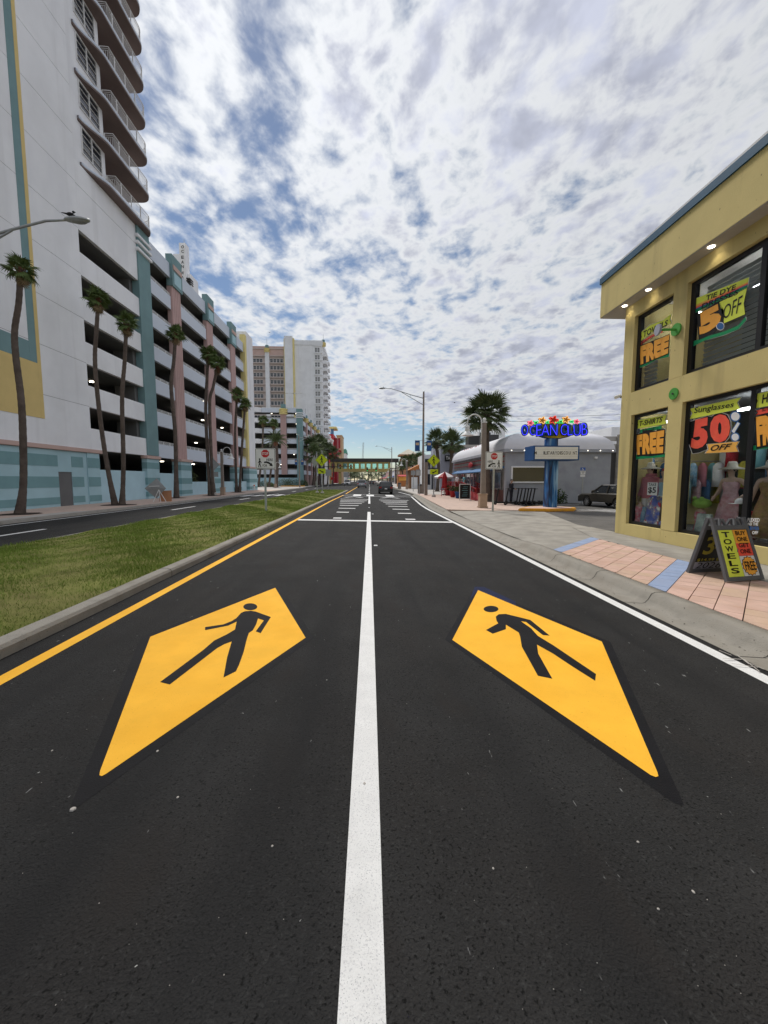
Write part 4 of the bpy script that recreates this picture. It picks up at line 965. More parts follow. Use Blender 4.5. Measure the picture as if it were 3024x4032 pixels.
lettering(O, s, 'TIE DYE', [(1015,172),(1330,48),(1332,98),(1018,222)], 'p_black', 2); lettering(O, s, 'DRESSES', [(960,262),(1355,100),(1357,152),(963,312)], 'p_black', 2)
pts = [(875,650),(1000,603),(1200,545),(1350,480),(1425,390),(1432,430),(1350,522),(1200,582),(1000,640),(878,700)]; paint('offer_outline', O, s, grow(pts, 7), 'p_white', 0); paint('offer_banner', O, s, pts, 'p_green', 1)
pts = [(1150,240),(1440,90),(1405,250),(1420,365),(1200,460),(1185,380)]; paint('offer_edge', O, s, grow(pts, 6), 'p_black', 1); paint('offer_banner', O, s, pts, 'p_lime', 2)
lettering(O, s, 'OFF', [(1190,285),(1398,160),(1378,340),(1195,418)], 'p_black', 3, .0)
paint('offer_shadow', O, s, [(915,370),(1150,225),(1205,340),(1195,470),(1100,560),(935,635)], 'p_black', 2); lettering(O, s, '5', [(932,362),(1150,248),(1180,465),(945,598)], 'p_orange', 3, .08, 0)
paint('offer_dot', O, s, circ((1160,490), 44), 'p_white', 3); paint('offer_dot', O, s, circ((1160,490), 36), 'p_blue', 4)
O, s = (2680,2000), .2074
for t_, q_, m in (('FLEXED',[(1265,190),(1505,195),(1500,265),(1270,260)],'p_white'),('AND THE',[(1240,275),(1475,275),(1470,335),(1240,330)],'p_white'),('SLEEVES',[(1200,350),(1490,355),(1490,420),(1205,420)],'p_blue'),('OFF',[(1360,438),(1475,440),(1470,502),(1360,500)],'p_white')): lettering(O, s, t_, q_, m, 1, .03, 0)
# blinds upstairs, fluorescent tubes, back wall goods
mat('blind', (.62,.63,.64), .6, .05, 3)
for k in range(18): obj('blind_slat', MB().obox((WX+.40, 6.68, 4.45+.112*k), (.088,5.3,.006), 0, 0, 1.1), 'blind', st)
for k in range(7): obj('blind_slat', MB().obox((WX+.40, 11.1, 4.45+.112*k), (.088,.5,.006), 0, 0, 1.1), 'blind', st)
for (x, y0, y1, z) in ((8.9,7.0,9.0,3.45),(8.6,10.2,11.2,3.45),(9.6,5.2,7.2,3.45),(9.2,8.2,9.2,6.4),(9,10.4,11.2,6.3)): obj('strip_light', MB().box(x-.06, x+.06, y0, y1, z-.05, z), 'lamp_cool', st)
# green fixtures on the wall
fx = thing('wall_lamp', 'green wall lamp with grey shade sticking out between the upper windows', 'lamp', (WX-.01, 9.73, 5.58)); mat('fix_green', (.08,.36,.06), .6, .1, 4)
obj('mount_disc', MB().cyl((WX-.002,9.72,5.55),(WX-.04,9.72,5.55),.15,n=20), 'fix_green', fx); obj('arm', MB().cyl((WX-.04,9.72,5.55),(WX-.42,9.78,5.56),.03), 'fix_green', fx); obj('shade', MB().cyl((WX-.42,9.78,5.56),(WX-.47,9.79,5.56),.135,.135,n=20), 'door_gray', fx)
fx2 = thing('wall_disc', 'bare green round mounting plate on the yellow wall below the wall lamp', 'mounting plate', (WX-.01, 9.68, 3.95)); obj('plate', MB().cyl((WX-.002,9.68,3.95),(WX-.03,9.68,3.95),.145,n=20), 'fix_green', fx2); obj('bolt', MB().cyl((WX-.03,9.68,3.95),(WX-.06,9.68,3.95),.02), 'dark_gray', fx2)
cv = thing('security_camera', 'small white security camera on the corner of the yellow shop', 'camera', (WX+.1, YE+.03, 4.35)); obj('camera_body', MB().cyl((WX+.05,YE+.12,4.38),(WX-.1,YE+.2,4.33),.05), 'sign_white', cv); obj('bracket', MB().box(WX+.03,WX+.1,YE-.005,YE+.12,4.3,4.36), 'dark_gray', cv)
# ---- sandwich board on the tiles
ab = thing('sandwich_board', 'grey folding sandwich board with lime towels panel and orange free burst on the tiles', 'sign', (6.15, 6.25, .085))
mat('board_grey', (.13,.135,.145), .6, .12, 6, .2, 60)
nb = [Vector(p) for p in ((5.82,6.27,1.10),(6.50,6.36,1.10),(6.58,6.03,.088),(5.82,5.90,.088))]      # TL TR BR BL
fbq = [Vector(p) for p in ((5.80,6.31,1.10),(6.48,6.40,1.10),(6.46,6.66,.088),(5.74,6.57,.088))]
def bq(Q, u, v): return (Q[0]*(1-u)+Q[1]*u)*(1-v) + (Q[3]*(1-u)+Q[2]*u)*v
def bn(Q): n = (Q[1]-Q[0]).cross(Q[3]-Q[0]).normalized(); return -n
for Q, nm in ((nb,'front_panel'),(fbq,'rear_panel')):
    n = bn(Q)
    pn = obj(nm, MB().prism([bq(Q,u,v) for u, v in ((.02,.14),(.98,.14),(.98,.98),(.02,.98))], n*.02), 'board_grey', ab)
    f = MB()
    for (u0,v0,u1,v1) in ((-.01,0,.07,1.0),(.93,0,1.01,1.0),(.07,.13,.93,.20),(.07,.94,.93,1.0)):
        f.prism([bq(Q,a,b)-n*.016 for a, b in ((u0,v0),(u1,v0),(u1,v1),(u0,v1))], n*.05)
    obj('panel_frame', f, 'board_grey', pn)
    hd = MB()
    for u0 in (.18,.62):
        hd.prism([bq(Q,a,b)-n*.006 for a, b in ((u0,.14),(u0+.05,.02),(u0+.17,.02),(u0+.22,.14),(u0+.17,.14),(u0+.14,.06),(u0+.08,.06),(u0+.05,.14))], n*.03)
    obj('handle', hd, 'board_grey', pn)
def bp(u0, v0, u1, v1, m, Q, nm, lift): n = bn(Q); f = -n if Q is nb else n; return obj(nm, MB().prism([bq(Q,a,b)+f*lift for a, b in ((u0,v0),(u1,v0),(u1,v1),(u0,v1))], f*.001), m, ab)
def bt(t_, u0, v0, u1, v1, m, Q, lift=.008, bold=.02, shear=0):
    n = bn(Q); f = -n if Q is nb else n
    return text_quad('lettering', t_, [bq(Q,u0,v0),bq(Q,u1,v0),bq(Q,u1,v1),bq(Q,u0,v1)], m, ab, nrm=f, bold=bold, lift=lift, shear=shear)
sgn = 1 if bn(nb).y < 0 else -1
def fr_n(Q): n = bn(Q); return n if n.y < 0 else -n
def bp(u0, v0, u1, v1, m, Q, nm, lift): f = fr_n(Q); return obj(nm, MB().prism([bq(Q,a,b)+f*lift for a, b in ((u0,v0),(u1,v0),(u1,v1),(u0,v1))], f*.001), m, ab)
def bt(t_, u0, v0, u1, v1, m, Q, lift=.03, bold=.02, shear=0): return text_quad('lettering', t_, [bq(Q,u0,v0),bq(Q,u1,v0),bq(Q,u1,v1),bq(Q,u0,v1)], m, ab, nrm=fr_n(Q), bold=bold, lift=lift, shear=shear)
LQ = .024
bp(.075,.205,.50,.935,'p_lime',nb,'poster',LQ); bp(.51,.205,.925,.42,'p_orange',nb,'poster',LQ); bp(.51,.42,.925,.62,'p_red',nb,'poster',LQ); bp(.51,.625,.925,.935,'sign_white',nb,'poster',LQ)
for i, ch in enumerate('TOWELS'): bt(ch, .17, .235+.113*i, .40, .32+.113*i, 'p_black', nb)
for i, wd in enumerate(('BUY','ONE','GET','ONE')): bt(wd, .57, .225+.097*i, .87, .295+.097*i, 'p_black', nb)
bz_ = []
for i in range(28): a = 2*math.pi*i/28; r = 1.0 if i%2 else .86; bz_.append((.72+.20*r*math.cos(a), .78+.145*r*math.sin(a)))
obj('burst_edge', MB().prism([bq(nb, .72+(u-.72)*1.08, .78+(v-.78)*1.08)+fr_n(nb)*.027 for u, v in bz_], fr_n(nb)*.001), 'p_black', ab); obj('burst', MB().prism([bq(nb,u,v)+fr_n(nb)*.030 for u, v in bz_], fr_n(nb)*.001), 'p_orange', ab)
bt('FREE', .58, .71, .87, .85, 'p_black', nb, .034)
bp(.08,.205,.92,.80,'p_black',fbq,'poster',LQ); bp(.08,.80,.92,.93,'door_gray',fbq,'poster',LQ)
mat('p_olive', (.42,.36,.03), .6, .05, 4)
bt('BUY', .25,.23,.7,.29,'p_olive',fbq); bt('3',.2,.33,.5,.66,'p_olive',fbq); bt('FOR',.52,.45,.9,.56,'p_olive',fbq); bt('$14.99 EA',.12,.73,.9,.79,'p_olive',fbq); bt('2026',.14,.81,.88,.92,'p_black',fbq, bold=0, shear=.2)
# ------------------------------------------------------------------ diner with rounded white roof
mat('diner_grey', (.36,.38,.42), .85, .06, 1.0, .3, 30, hue=(.26,.26,.31), hamt=.5, hs=1.5)
mat('roof_white', (.70,.70,.75), .6, .05, 1.5, .1, 20); mat('brown_dark', (.11,.05,.045), .8, .2, 4); mat('steel', (.35,.34,.33), .35, .25, 4, metal=.7); mat('red', (.34,.012,.018), .5, .1, 3); mat('blue_awning', (.05,.16,.36), .6, .1, 3)
dn = thing('diner', 'low grey diner with rounded white roof, steel front and red and blue trim', 'building', (13.5, 35, .08))
DX, DX1, DY, DY1, DZ = 9.9, 17.7, 27.5, 44.5, 3.75
wn = (onY(2018,1868,DY).x, onY(2148,1868,DY).x, onY(2080,1896,DY).z, onY(2080,1841,DY).z)
obj('end_wall', MB().box(DX,wn[0],DY,DY+.3,.08,DZ).box(wn[1],DX1,DY,DY+.3,.08,DZ).box(wn[0]+.001,wn[1]-.001,DY,DY+.3,.08,wn[2]).box(wn[0]+.001,wn[1]-.001,DY,DY+.3,wn[3],DZ), 'diner_grey', dn)
w_ = obj('window', MB().box(wn[0],wn[1],DY+.12,DY+.16,wn[2],wn[3]), 'dark_glass', dn)
obj('window_frame', MB().box(wn[0]-.1,wn[1]+.1,DY-.05,DY+.1,wn[3],wn[3]+.1).box(wn[0]-.15,wn[1]+.15,DY-.1,DY+.1,wn[2]-.1,wn[2]).box(wn[0]-.1,wn[0],DY-.05,DY+.1,wn[2],wn[3]).box(wn[1],wn[1]+.1,DY-.05,DY+.1,wn[2],wn[3]), 'stucco_white', w_)
obj('rear_wall', MB().box(DX1-.3,DX1-.01,DY+.31,DY1,.08,DZ), 'diner_grey', dn)
obj('front_wall', MB().box(DX+.02,DX+.3,DY+.31,DY1,.08,DZ), 'steel', dn)
obj('eave', MB().box(DX-.25,DX1+.2,DY-.25,DY1+.2,DZ+.005,DZ+.22), 'diner_grey', dn)
rf = MB(); prof = [(1.75*(1-math.cos(a)), 1.28*math.sin(a)) for a in [math.pi/2*i/8 for i in range(9)]]
for d, h in prof: rf.v += [(DX-.2+d,DY-.2+d*.9,DZ+.23+h),(DX1+.15-d,DY-.2+d*.9,DZ+.23+h),(DX1+.15-d,DY1+.15-d*.9,DZ+.23+h),(DX-.2+d,DY1+.15-d*.9,DZ+.23+h)]
for i in range(8):
    for k in range(4): rf.f.append((i*4+k, i*4+(k+1)%4, i*4+4+(k+1)%4, i*4+4+k))
rf.f.append((32,33,34,35)); obj('rounded_roof', rf, 'roof_white', dn, smooth=True)
mat('roof_red_print', (.55,.12,.10), .6, .1, 3)
for i in range(11):                              # faded red roof lettering, too worn to read
    y = 41.5-i*.78; rs = random.Random(i); P3 = [(DX+.02+.42*v+.03, y-.5*u, DZ+.62+.62*v) for u, v in [(rs.random(), q) for q in (0,.35,.7,1,.6,.2)]]
    obj('roof_lettering', MB().tube([(a-.03, b, c) for a, b, c in P3], .045, 5), 'roof_red_print', dn)
for z, h, m in ((3.45,.08,'red'),(3.1,.05,'red'),(2.62,.14,'blue_awning'),(.75,.9,'red')): obj('trim_band', MB().box(DX-.06 if z > 1 else DX-.02,DX+.019,DY+.35,DY1,z,z+h) if z > 1 else MB().box(DX-.02,DX+.018,DY+.35,DY1,.09,1.0), m if z > 1 else 'brown_dark', dn)
obj('awning', MB().prism([(DX,DY+2,2.6),(DX-.7,DY+2,2.4),(DX-.7,DY+2,2.46),(DX,DY+2,2.76)], (0,13,0)), 'blue_awning', dn)
for i in range(7):
    y = DY+.9+i*2.2
    f_ = obj('front_window', MB().box(DX-.02,DX+.015,y,y+1.5,1.1,2.35), 'glass_blue', dn); obj('window_frame', MB().box(DX-.05,DX-.021,y-.06,y,1.04,2.41).box(DX-.05,DX-.021,y+1.5,y+1.56,1.04,2.41).box(DX-.05,DX-.021,y,y+1.5,1.04,1.1).box(DX-.05,DX-.021,y,y+1.5,2.35,2.41), 'steel', f_)
dd = obj('front_door', MB().box(DX-.06,DX-.025,35.9,36.9,.6,2.5), 'glass_blue', dn); obj('door_frame', MB().box(DX-.09,DX-.061,35.8,35.9,.6,2.6).box(DX-.09,DX-.061,36.9,37,.6,2.6).box(DX-.09,DX-.061,35.9,36.9,2.5,2.6), 'white_metal', dd)
obj('neon_sign', MB().ell((DX-.2,36.5,3.15),(.1,.8,.28),14,8), 'red', dn)
obj('roof_unit', MB().box(DX+3,DX+4.6,30,31.6,DZ+1.5,DZ+2.4), 'post_conc', dn); obj('roof_unit', MB().box(DX+1.6,DX+3,38,40,DZ+1.2,DZ+2.5), 'dark_gray', dn)
obj('security_lamp', MB().box(16.4,16.6,DY-.15,DY-.001,3.3,3.45), 'sign_white', dn)
for i in range(9): obj('eave_lamp', MB().ell((DX+.3+i*.93,DY-.27,DZ+.12),(.022,.022,.022),8,6), 'lamp_on', dn)
# ------------------------------------------------------------------ club sign on a blue pillar
mat('club_blue', (.012,.075,.24), .5, .1, 3); mat('club_yellow', (.62,.45,.03), .5, .1, 3)
def mural():
    m = mat('club_pillar', (.03,.10,.30), .5, 0); nt = m.node_tree; N = nt.nodes; L = nt.links
    tc = N.new('ShaderNodeTexCoord'); mp = N.new('ShaderNodeMapping'); mp.inputs['Rotation'].default_value = (0,R(22),0); mp.inputs['Scale'].default_value = (3.2,1,.35); L.new(tc.outputs['Object'], mp.inputs[0])
    n = N.new('ShaderNodeTexNoise'); n.inputs['Scale'].default_value = 1.5; n.inputs['Detail'].default_value = 2; n.inputs['Distortion'].default_value = .6; L.new(mp.outputs[0], n.inputs['Vector'])
    r = N.new('ShaderNodeValToRGB'); e = r.color_ramp; e.elements[0].position = .36; e.elements[0].color = (.008,.02,.07,1); e.elements[1].position = .72; e.elements[1].color = (.35,.55,.75,1)
    x = e.elements.new(.52); x.color = (.02,.14,.40,1); L.new(n.outputs['Fac'], r.inputs[0]); L.new(r.outputs[0], N['Principled BSDF'].inputs['Base Color'])
mural()
emit('neon_blue', (.04,.03,1.0), 1.6); emit('neon_green', (.05,.9,.25), .5); emit('neon_pink', (1,.25,.35), .4); emit('neon_amber', (1,.55,.15), .4); emit('neon_red', (.9,.08,.05), .4)
CY = 21.0
def C2(px, py, Y=CY): return onY(px, py, Y)
def T_(x, y): return (1980+x*.2833, 1600+y*.2833)
cs = thing('club_sign', 'tall blue pillar sign with neon flowers, club name and white letter board', 'sign', (C2(2172,1990).x, CY+.3, .1))
def tz(x, y, Y=CY): return onY(*T_(x, y), Y)
obj('pillar', MB().box(tz(645,900).x, tz(770,900).x, CY, CY+.62, .1, tz(700,755).z).box(tz(640,500).x, tz(768,500).x, CY, CY+.55, tz(700,545).z, tz(700,445).z), 'club_pillar', cs)
bx0, bx1, bz0, bz1 = tz(425,700,CY-.3).x, tz(1060,700,CY-.3).x, tz(700,748,CY-.3).z, tz(700,545,CY-.3).z
cb_ = obj('letter_box', MB().box(bx0, bx1, CY-.3, CY+.9, bz0, bz1), 'club_blue', cs)
obj('letter_panel', MB().box(bx0+.08, bx1-.08, CY-.315, CY-.301, bz0+.06, bz1-.07), 'sign_white', cb_)
for a, b, ch in ((437,470,'M'),(566,578,'I'),(582,606,'L'),(610,622,'I'),(626,652,'T'),(656,690,'A'),(694,722,'R'),(724,754,'Y'),(760,788,'D'),(794,803,'I'),(808,834,'S'),(842,868,'C'),(874,904,'O'),(916,944,'U'),(974,1000,'N'),(1006,1030,'T')):
    q = [onY(*T_(x_, y_), CY-.316) for x_, y_ in ((a,625),(b,625),(b,668),(a,668))]; text_quad('letter', ch, q, 'sign_black', cb_, nrm=(0,-1,0), bold=.01, lift=.004)
for y_ in (600, 672, 700): obj('letter_rail', MB().box(bx0+.08, bx1-.08, CY-.32, CY-.3155, tz(700,y_,CY-.3).z, tz(700,y_,CY-.3).z+.006), 'galv', cb_)
ov = obj('oval_board', MB().prism([onY(*T_(735+265*math.cos(t*math.pi/16), 330+112*math.sin(t*math.pi/16)), CY+.1) for t in range(32)], (0,.25,0)), 'club_yellow', cs)
obj('oval_rim', MB().prism([onY(*T_(735+278*math.cos(t*math.pi/16), 332+120*math.sin(t*math.pi/16)), CY+.16) for t in range(32)], (0,.3,0)), 'club_blue', ov)
for ch, q_ in (('O',[(262,262),(345,258),(345,400),(262,400)]),('C',[(375,275),(450,268),(450,395),(378,400)]),('E',[(470,255),(532,250),(535,400),(470,412)]),('A',[(545,258),(640,255),(640,400),(540,405)]),('N',[(660,258),(758,250),(752,398),(660,400)]),('C',[(808,252),(890,250),(885,392),(808,402)]),('L',[(902,268),(968,262),(968,392),(905,402)]),('U',[(985,262),(1075,248),(1080,398),(990,405)]),('B',[(1098,240),(1168,238),(1172,392),(1100,398)])):
    me = text_quad('letter_back', ch, [onY(*T_(*p), CY-.02) for p in grow(q_, 14)], 'club_blue', cs, nrm=(0,-1,0), bold=.13, lift=.0)
    sm = me.modifiers.new('s', 'SOLIDIFY'); sm.thickness = .16; sm.offset = 0
    text_quad('neon_letter', ch, [onY(*T_(*p), CY-.13) for p in q_], 'neon_blue', me, nrm=(0,-1,0), bold=-.035, lift=.0)
def flower(c, r, m, m2, nm='neon_flower'):
    pts = [(c[0]+r*(.74+.26*math.cos(5*a))*math.cos(a), c[1]+r*.85*(.74+.26*math.cos(5*a))*math.sin(a)) for a in [2*math.pi*i/40 for i in range(40)]]
    f_ = obj(nm, MB().prism([onY(*T_(*p), CY-.02) for p in pts], (0,.12,0)), m2, cs)
    P3 = [onY(*T_(*p), CY-.06) for p in pts]; obj('neon_tube', MB().tube(P3+[P3[0]], .018, 5), m, f_)
mat('fl_red', (.42,.03,.02), .5, .1, 3); mat('fl_pink', (.55,.10,.14), .5, .1, 3); mat('fl_amber', (.42,.20,.05), .5, .1, 3); mat('fl_green', (.02,.16,.05), .5, .1, 3)
flower((708,190), 72, 'neon_red', 'fl_red'); flower((550,195), 60, 'neon_amber', 'fl_amber'); flower((880,185), 60, 'neon_amber', 'fl_amber'); flower((385,232), 46, 'neon_pink', 'fl_pink'); flower((1025,212), 42, 'neon_pink', 'fl_pink')
for c, s_ in (((460,225),1),((620,218),.8),((805,212),1),((958,212),.8),((745,238),.8)):
    pts = [(c[0]+x*s_, c[1]+y*s_) for x, y in ((-30,-25),(0,-12),(30,-28),(18,5),(34,22),(0,18),(-28,24),(-14,2))]; f_ = obj('neon_leaf', MB().prism([onY(*T_(*p), CY-.01) for p in pts], (0,.1,0)), 'fl_green', cs); P3 = [onY(*T_(*p), CY-.05) for p in pts]; obj('neon_tube', MB().tube(P3+[P3[0]], .015, 5), 'neon_green', f_)
# yellow kerbed island below it
isl = thing('kerb_island', 'raised island with bright yellow kerb round the foot of the club sign', 'kerb', (10.3, CY, .06))
ip = [(8.05,20.3),(9.6,19.9),(11.1,20.2),(11.6,20.9),(11.2,21.8),(10.2,22.3),(9.2,21.9)]
obj('kerb', MB().prism([(x,y,.055) for x, y in ip], (0,0,.16)), 'paint_kerb_yellow', isl, bevel=.04)
cxm, cym = 10.0, 21.05
obj('brick_infill', MB().prism([(cxm+(x-cxm)*.86, cym+(y-cym)*.8,.21) for x, y in ip], (0,0,.012)), 'pink_trim', isl)
for i in range(7): struct(obj('hatch_line', MB().sheet([(11.9+i*.5,21.2+i*.1,.057),(12.05+i*.5,21.2+i*.1,.057),(13.4+i*.45,19.4,.057),(13.25+i*.45,19.4,.057)]), 'paint_white'))
struct(obj('bay_line', MB().sheet([(9.95,25.3,.057),(14.4,25.5,.057),(14.4,25.65,.057),(9.95,25.45,.057)]), 'paint_white'))
# buildings behind
t, a, b = blk('tattoo_shop', 'grey tattoo shop with black sign board beyond the diner', 'building', 1735, 1880, 1752, 62, 10, 'door_gray')
obj('sign_board', MB().box(onY(1752,1800,61.8).x, onY(1812,1800,61.8).x, 61.7, 61.95, onY(1780,1817,61.8).z, onY(1780,1793,61.8).z), 'sign_black', t)
text_quad('lettering', 'TATTOO', [onY(px, py, 61.69) for px, py in ((1756,1797),(1808,1797),(1808,1810),(1756,1810))], 'sign_white', t, nrm=(0,-1,0), bold=.02, lift=.01)
obj('shop_window', MB().box(a.x+.6, a.x+4, 61.94, 62, .8, 2.6), 'dark_glass', t)
t, a, b = blk('white_house', 'white two storey house front with black windows behind the pedestrian sign', 'building', 1668, 1700, 1790, 68, 8, 'stucco_white')
for z in (.9, 3.6): obj('window', MB().box(a.x+.25, b.x-.25, 67.93, 68, z, z+1.9), 'dark_glass', t)
mat('brown_wood', (.20,.10,.05), .8, .2, 3); mat('orange_wall', (.50,.20,.07), .8, .1, 2)
t, a, b = blk('kiosk', 'brown wooden kiosk with orange gable beside the pavement lamps', 'building', 1612, 1664, 1852, 74, 6, 'brown_wood')
xm = (a.x+b.x)/2; obj('gable_roof', MB().prism([(a.x-.3,73.8,a.z),(b.x+.3,73.8,a.z),(b.x+.3,73.8,a.z+1.6)], (0,6.3,0)), 'orange_wall', t); obj('door', MB().box(a.x+.4,a.x+1.6,73.93,74,.1,2.3), 'stucco_white', t)
t, a, b = blk('snack_stand', 'small orange snack stand with a lit menu board far along the pavement', 'building', 1568, 1602, 1868, 96, 5, 'orange_wall')
obj('menu_board', MB().box(a.x+.2,b.x-.2,95.9,96,1.6,2.6), 'p_amber', t); obj('awning', MB().prism([(a.x,95.9,2.9),(a.x,94.7,2.6),(a.x,94.7,2.7),(a.x,95.9,3.05)], (b.x-a.x,0,0)), 'red_paint', t)
t, a, b = blk('far_hotel', 'pale stepped hotel block far behind the big fan palm', 'building', 1945, 1990, 1678, 150, 18, 'stucco_white')
obj('wing', MB().box(b.x+.02, onY(2030,1720,150).x, 152, 168, .06, onY(2000,1720,150).z), 'door_gray', t); obj('wing', MB().box(onY(1880,1720,150).x, a.x-.02, 150, 165, .06, onY(1920,1700,150).z), 'stucco_white', t)
for r in range(6):
    for i in range(3): obj('window', MB().box(onY(1883,1720,150).x+.5+i*1.7, onY(1883,1720,150).x+1.5+i*1.7, 149.94, 150, 7+r*2.4, 8.3+r*2.4), 'dark_glass', t)
t, a, b = blk('parking_deck', 'grey two deck car park behind the diner and yellow shop', 'building', 2355, 2600, 1770, 46, 3, 'inner_dark')
for z0, z1 in ((5.5,6.1),(6.47,7.0)): obj('deck_band', MB().box(a.x-.3,b.x+12,45.6,45.99,z0,z1), 'concrete_light', t)
obj('deck_post', MB().box(a.x+2.0,a.x+2.4,45.3,45.59,.06,7.2), 'concrete', t); obj('wing', MB().box(onY(2408,1700,60).x,onY(2500,1700,60).x,60,66,5,onY(2420,1681,60).z), 'stucco_white', t)
t, a, b = blk('white_block', 'white and grey flat roofed block seen over the diner roof', 'building', 1800, 2300, 1762, 58, 8, 'door_gray')
obj('parapet', MB().box(a.x-.2,b.x+.2,57.8,66.2,a.z,a.z+.4), 'concrete_light', t); obj('roof_unit', MB().box(a.x+2,a.x+4.5,59,61,a.z+.4,a.z+1.9), 'dark_gray', t)
# overhead wires
wr = thing('overhead_wires', 'thin dark overhead wires crossing behind the club sign', 'wires', (20, 50, 0))
for z in (10.4, 9.7, 6.4): obj('wire', MB().tube([(16.2,52,z),(26,50,z-.3),(44,48,z)], .02, 4), 'dark_gray', wr)
for x, y in ((16.2,52),(44,48)): obj('wire_pole', MB().cyl((x,y,0),(x,y,10.8),.14,.11), 'post_conc', wr)
# ------------------------------------------------------------------ palms
def frond_mesh(pet, rad, nseg, spread, droop, seed, wid=.09):
    rn = random.Random(seed); m = MB(); m.bar((0,0,0),(pet,0,-.02*pet),.03,.02)
    for i in range(nseg):
        a = R(-spread+2*spread*i/(nseg-1)); L_ = rad*(1-.25*abs(a)/R(spread))*(.85+.3*rn.random()); d = Vector((math.cos(a), math.sin(a), 0)); n = Vector((-math.sin(a), math.cos(a), 0))
        c = Vector((pet,0,-.02*pet)); k1 = c+d*L_*.45+Vector((0,0,-droop*.12*L_+.05*rn.uniform(-1,1)*rad)); tp = c+d*L_*(.92+.1*rn.random())+Vector((0,0,-droop*L_*(.4+.5*rn.random())))
        w = wid*rad*(.6+.5*rn.random()); up = Vector((0,0,.04*rad)); k2 = c+d*L_*.75+Vector((0,0,-droop*.3*L_))
        b = len(m.v); m.v += [tuple(p) for p in (c, k1-n*w, k1+up, k1+n*w, k2-n*w*.55, k2+up*.5, k2+n*w*.55, tp)]
        m.f += [(b,b+1,b+2),(b,b+2,b+3),(b+1,b+4,b+5,b+2),(b+2,b+5,b+6,b+3),(b+4,b+7,b+5),(b+5,b+7,b+6)]
    return m
FR = [frond_mesh(.42,.55,17,115,.55,i).mesh('frond') for i in range(3)]
FRB = [frond_mesh(.85,.80,20,120,.22,i+9,.06).mesh('frond') for i in range(3)]
FRD = [frond_mesh(.30,.50,13,90,1.1,i+20).mesh('dry_frond') for i in range(2)]
def pinnate(L_, seed):
    rn = random.Random(seed); m = MB(); n = 26; prev = None
    for i in range(n):
        t = i/(n-1); p = Vector((L_*t*(1-.12*t), 0, .35*L_*t-.75*L_*t*t)); 
        if prev is not None: m.bar(prev, p, .035*(1-t)+.01)
        prev = p
        if i > 2:
            for s_ in (-1, 1):
                l = .42*math.sin(math.pi*min(1, .15+t*.95))*L_*.55; d = Vector((.55, s_*.85, -.28+.2*rn.uniform(-1,1))).normalized()*l; w = Vector((.03,0,.012))
                b = len(m.v); m.v += [tuple(q) for q in (p-w, p+w, p+d)]; m.f.append((b,b+1,b+2))
    return m
FRP = [pinnate(2.6, i+40).mesh('frond') for i in range(2)]
for ms, m_ in ((FR,'frond'),(FRB,'frond_dark'),(FRD,'frond_dry'),(FRP,'frond_dark')):
    for q in ms: q.materials.append(MAT[m_])
def palm(path, r0, r1, label, kind='fan', n=30, sc=1.0, group=None, dry=6, seed=0, wind=0.0):
    rn = random.Random(seed); base = Vector(path[0])
    t = thing('palm_tree', label, 'palm tree', base, group=group)
    # smooth trunk
    P = [Vector(p) for p in path]; pts = []; N_ = 64
    for i in range(N_+1):
        u = i/N_*(len(P)-1); k = min(int(u), len(P)-2); f = u-k
        a, b, c, d = P[max(k-1,0)], P[k], P[k+1], P[min(k+2,len(P)-1)]
        pts.append(.5*((2*b)+(c-a)*f+(2*a-5*b+4*c-d)*f*f+(3*b-a-3*c+d)*f**3))
    rad = [r0*(1+.55*max(0,1-i/8.0))*(1-i/N_)+r1*(i/N_) + .008*(i%2) for i in range(N_+1)]
    obj('trunk', MB().tube(pts, rad, 12), 'bark', t, smooth='all')
    top = pts[-1]; hd = MB()
    for i in range(26):
        a = rn.uniform(0,6.28); z = rn.uniform(-.75,.05)*sc; r = r1*1.15; hd.bar((top.x+r*math.cos(a),top.y+r*math.sin(a),top.z+z),(top.x+(r+.12*sc)*math.cos(a),top.y+(r+.12*sc)*math.sin(a),top.z+z+.22*sc),.06*sc,.03)
    hd.tube([top+Vector((0,0,-.8*sc)), top+Vector((0,0,-.3*sc)), top+Vector((0,0,.12))], [r1*1.05, r1*1.35, r1*.6], 10); obj('boots', hd, 'bark_top' if kind != 'sabal' else 'bark', t)
    ms = {'fan':FR,'sabal':FRB,'date':FRP}[kind]
    for i in range(n):
        q = (i+.5)/n; el = R(84-(128 if kind != 'date' else 105)*q**.9)+rn.uniform(-.12,.12); az = i*2.39996+rn.uniform(-.3,.3)
        o = bpy.data.objects.new('frond', ms[i%len(ms)]); COL.objects.link(o); o.parent = t
        o.location = top-base+Vector((0,0,rn.uniform(-.1,.1)*sc)); o.rotation_euler = (rn.uniform(-.5,.5), -el+wind*math.cos(az), az); s_ = sc*rn.uniform(.82,1.15); o.scale = (s_,s_,s_)
    for i in range(dry):
        o = bpy.data.objects.new('dry_frond', FRD[i%2]); COL.objects.link(o); o.parent = t
        o.location = top-base+Vector((0,0,-.25*sc)); o.rotation_euler = (rn.uniform(-.4,.4), R(rn.uniform(50,82)), rn.uniform(0,6.28)); o.scale = (sc,)*3
    md = MB(); n2 = 14
    md.v += [(base.x,base.y,base.z+.07)]+[(base.x+(.75+.15*rn.random())*math.cos(6.283*i/n2), base.y+(.75+.15*rn.random())*math.sin(6.283*i/n2), base.z+.005) for i in range(n2)]
    md.f += [(0,1+i,1+(i+1)%n2) for i in range(n2)]; obj('mulch', md, 'mulch', t); return t
def palm_px(pxs_, X, **k):
    b = onX(*pxs_[0], X); b.z = .09; Yd = b.y; path = [b]
    for x, y in pxs_[1:]: path.append(onY(x, y, Yd))
    return palm(path, **k)
def basepx(x, y, z=.09): return onZ(x, y, z)
G1 = 'tall thin palms along the parking garage'
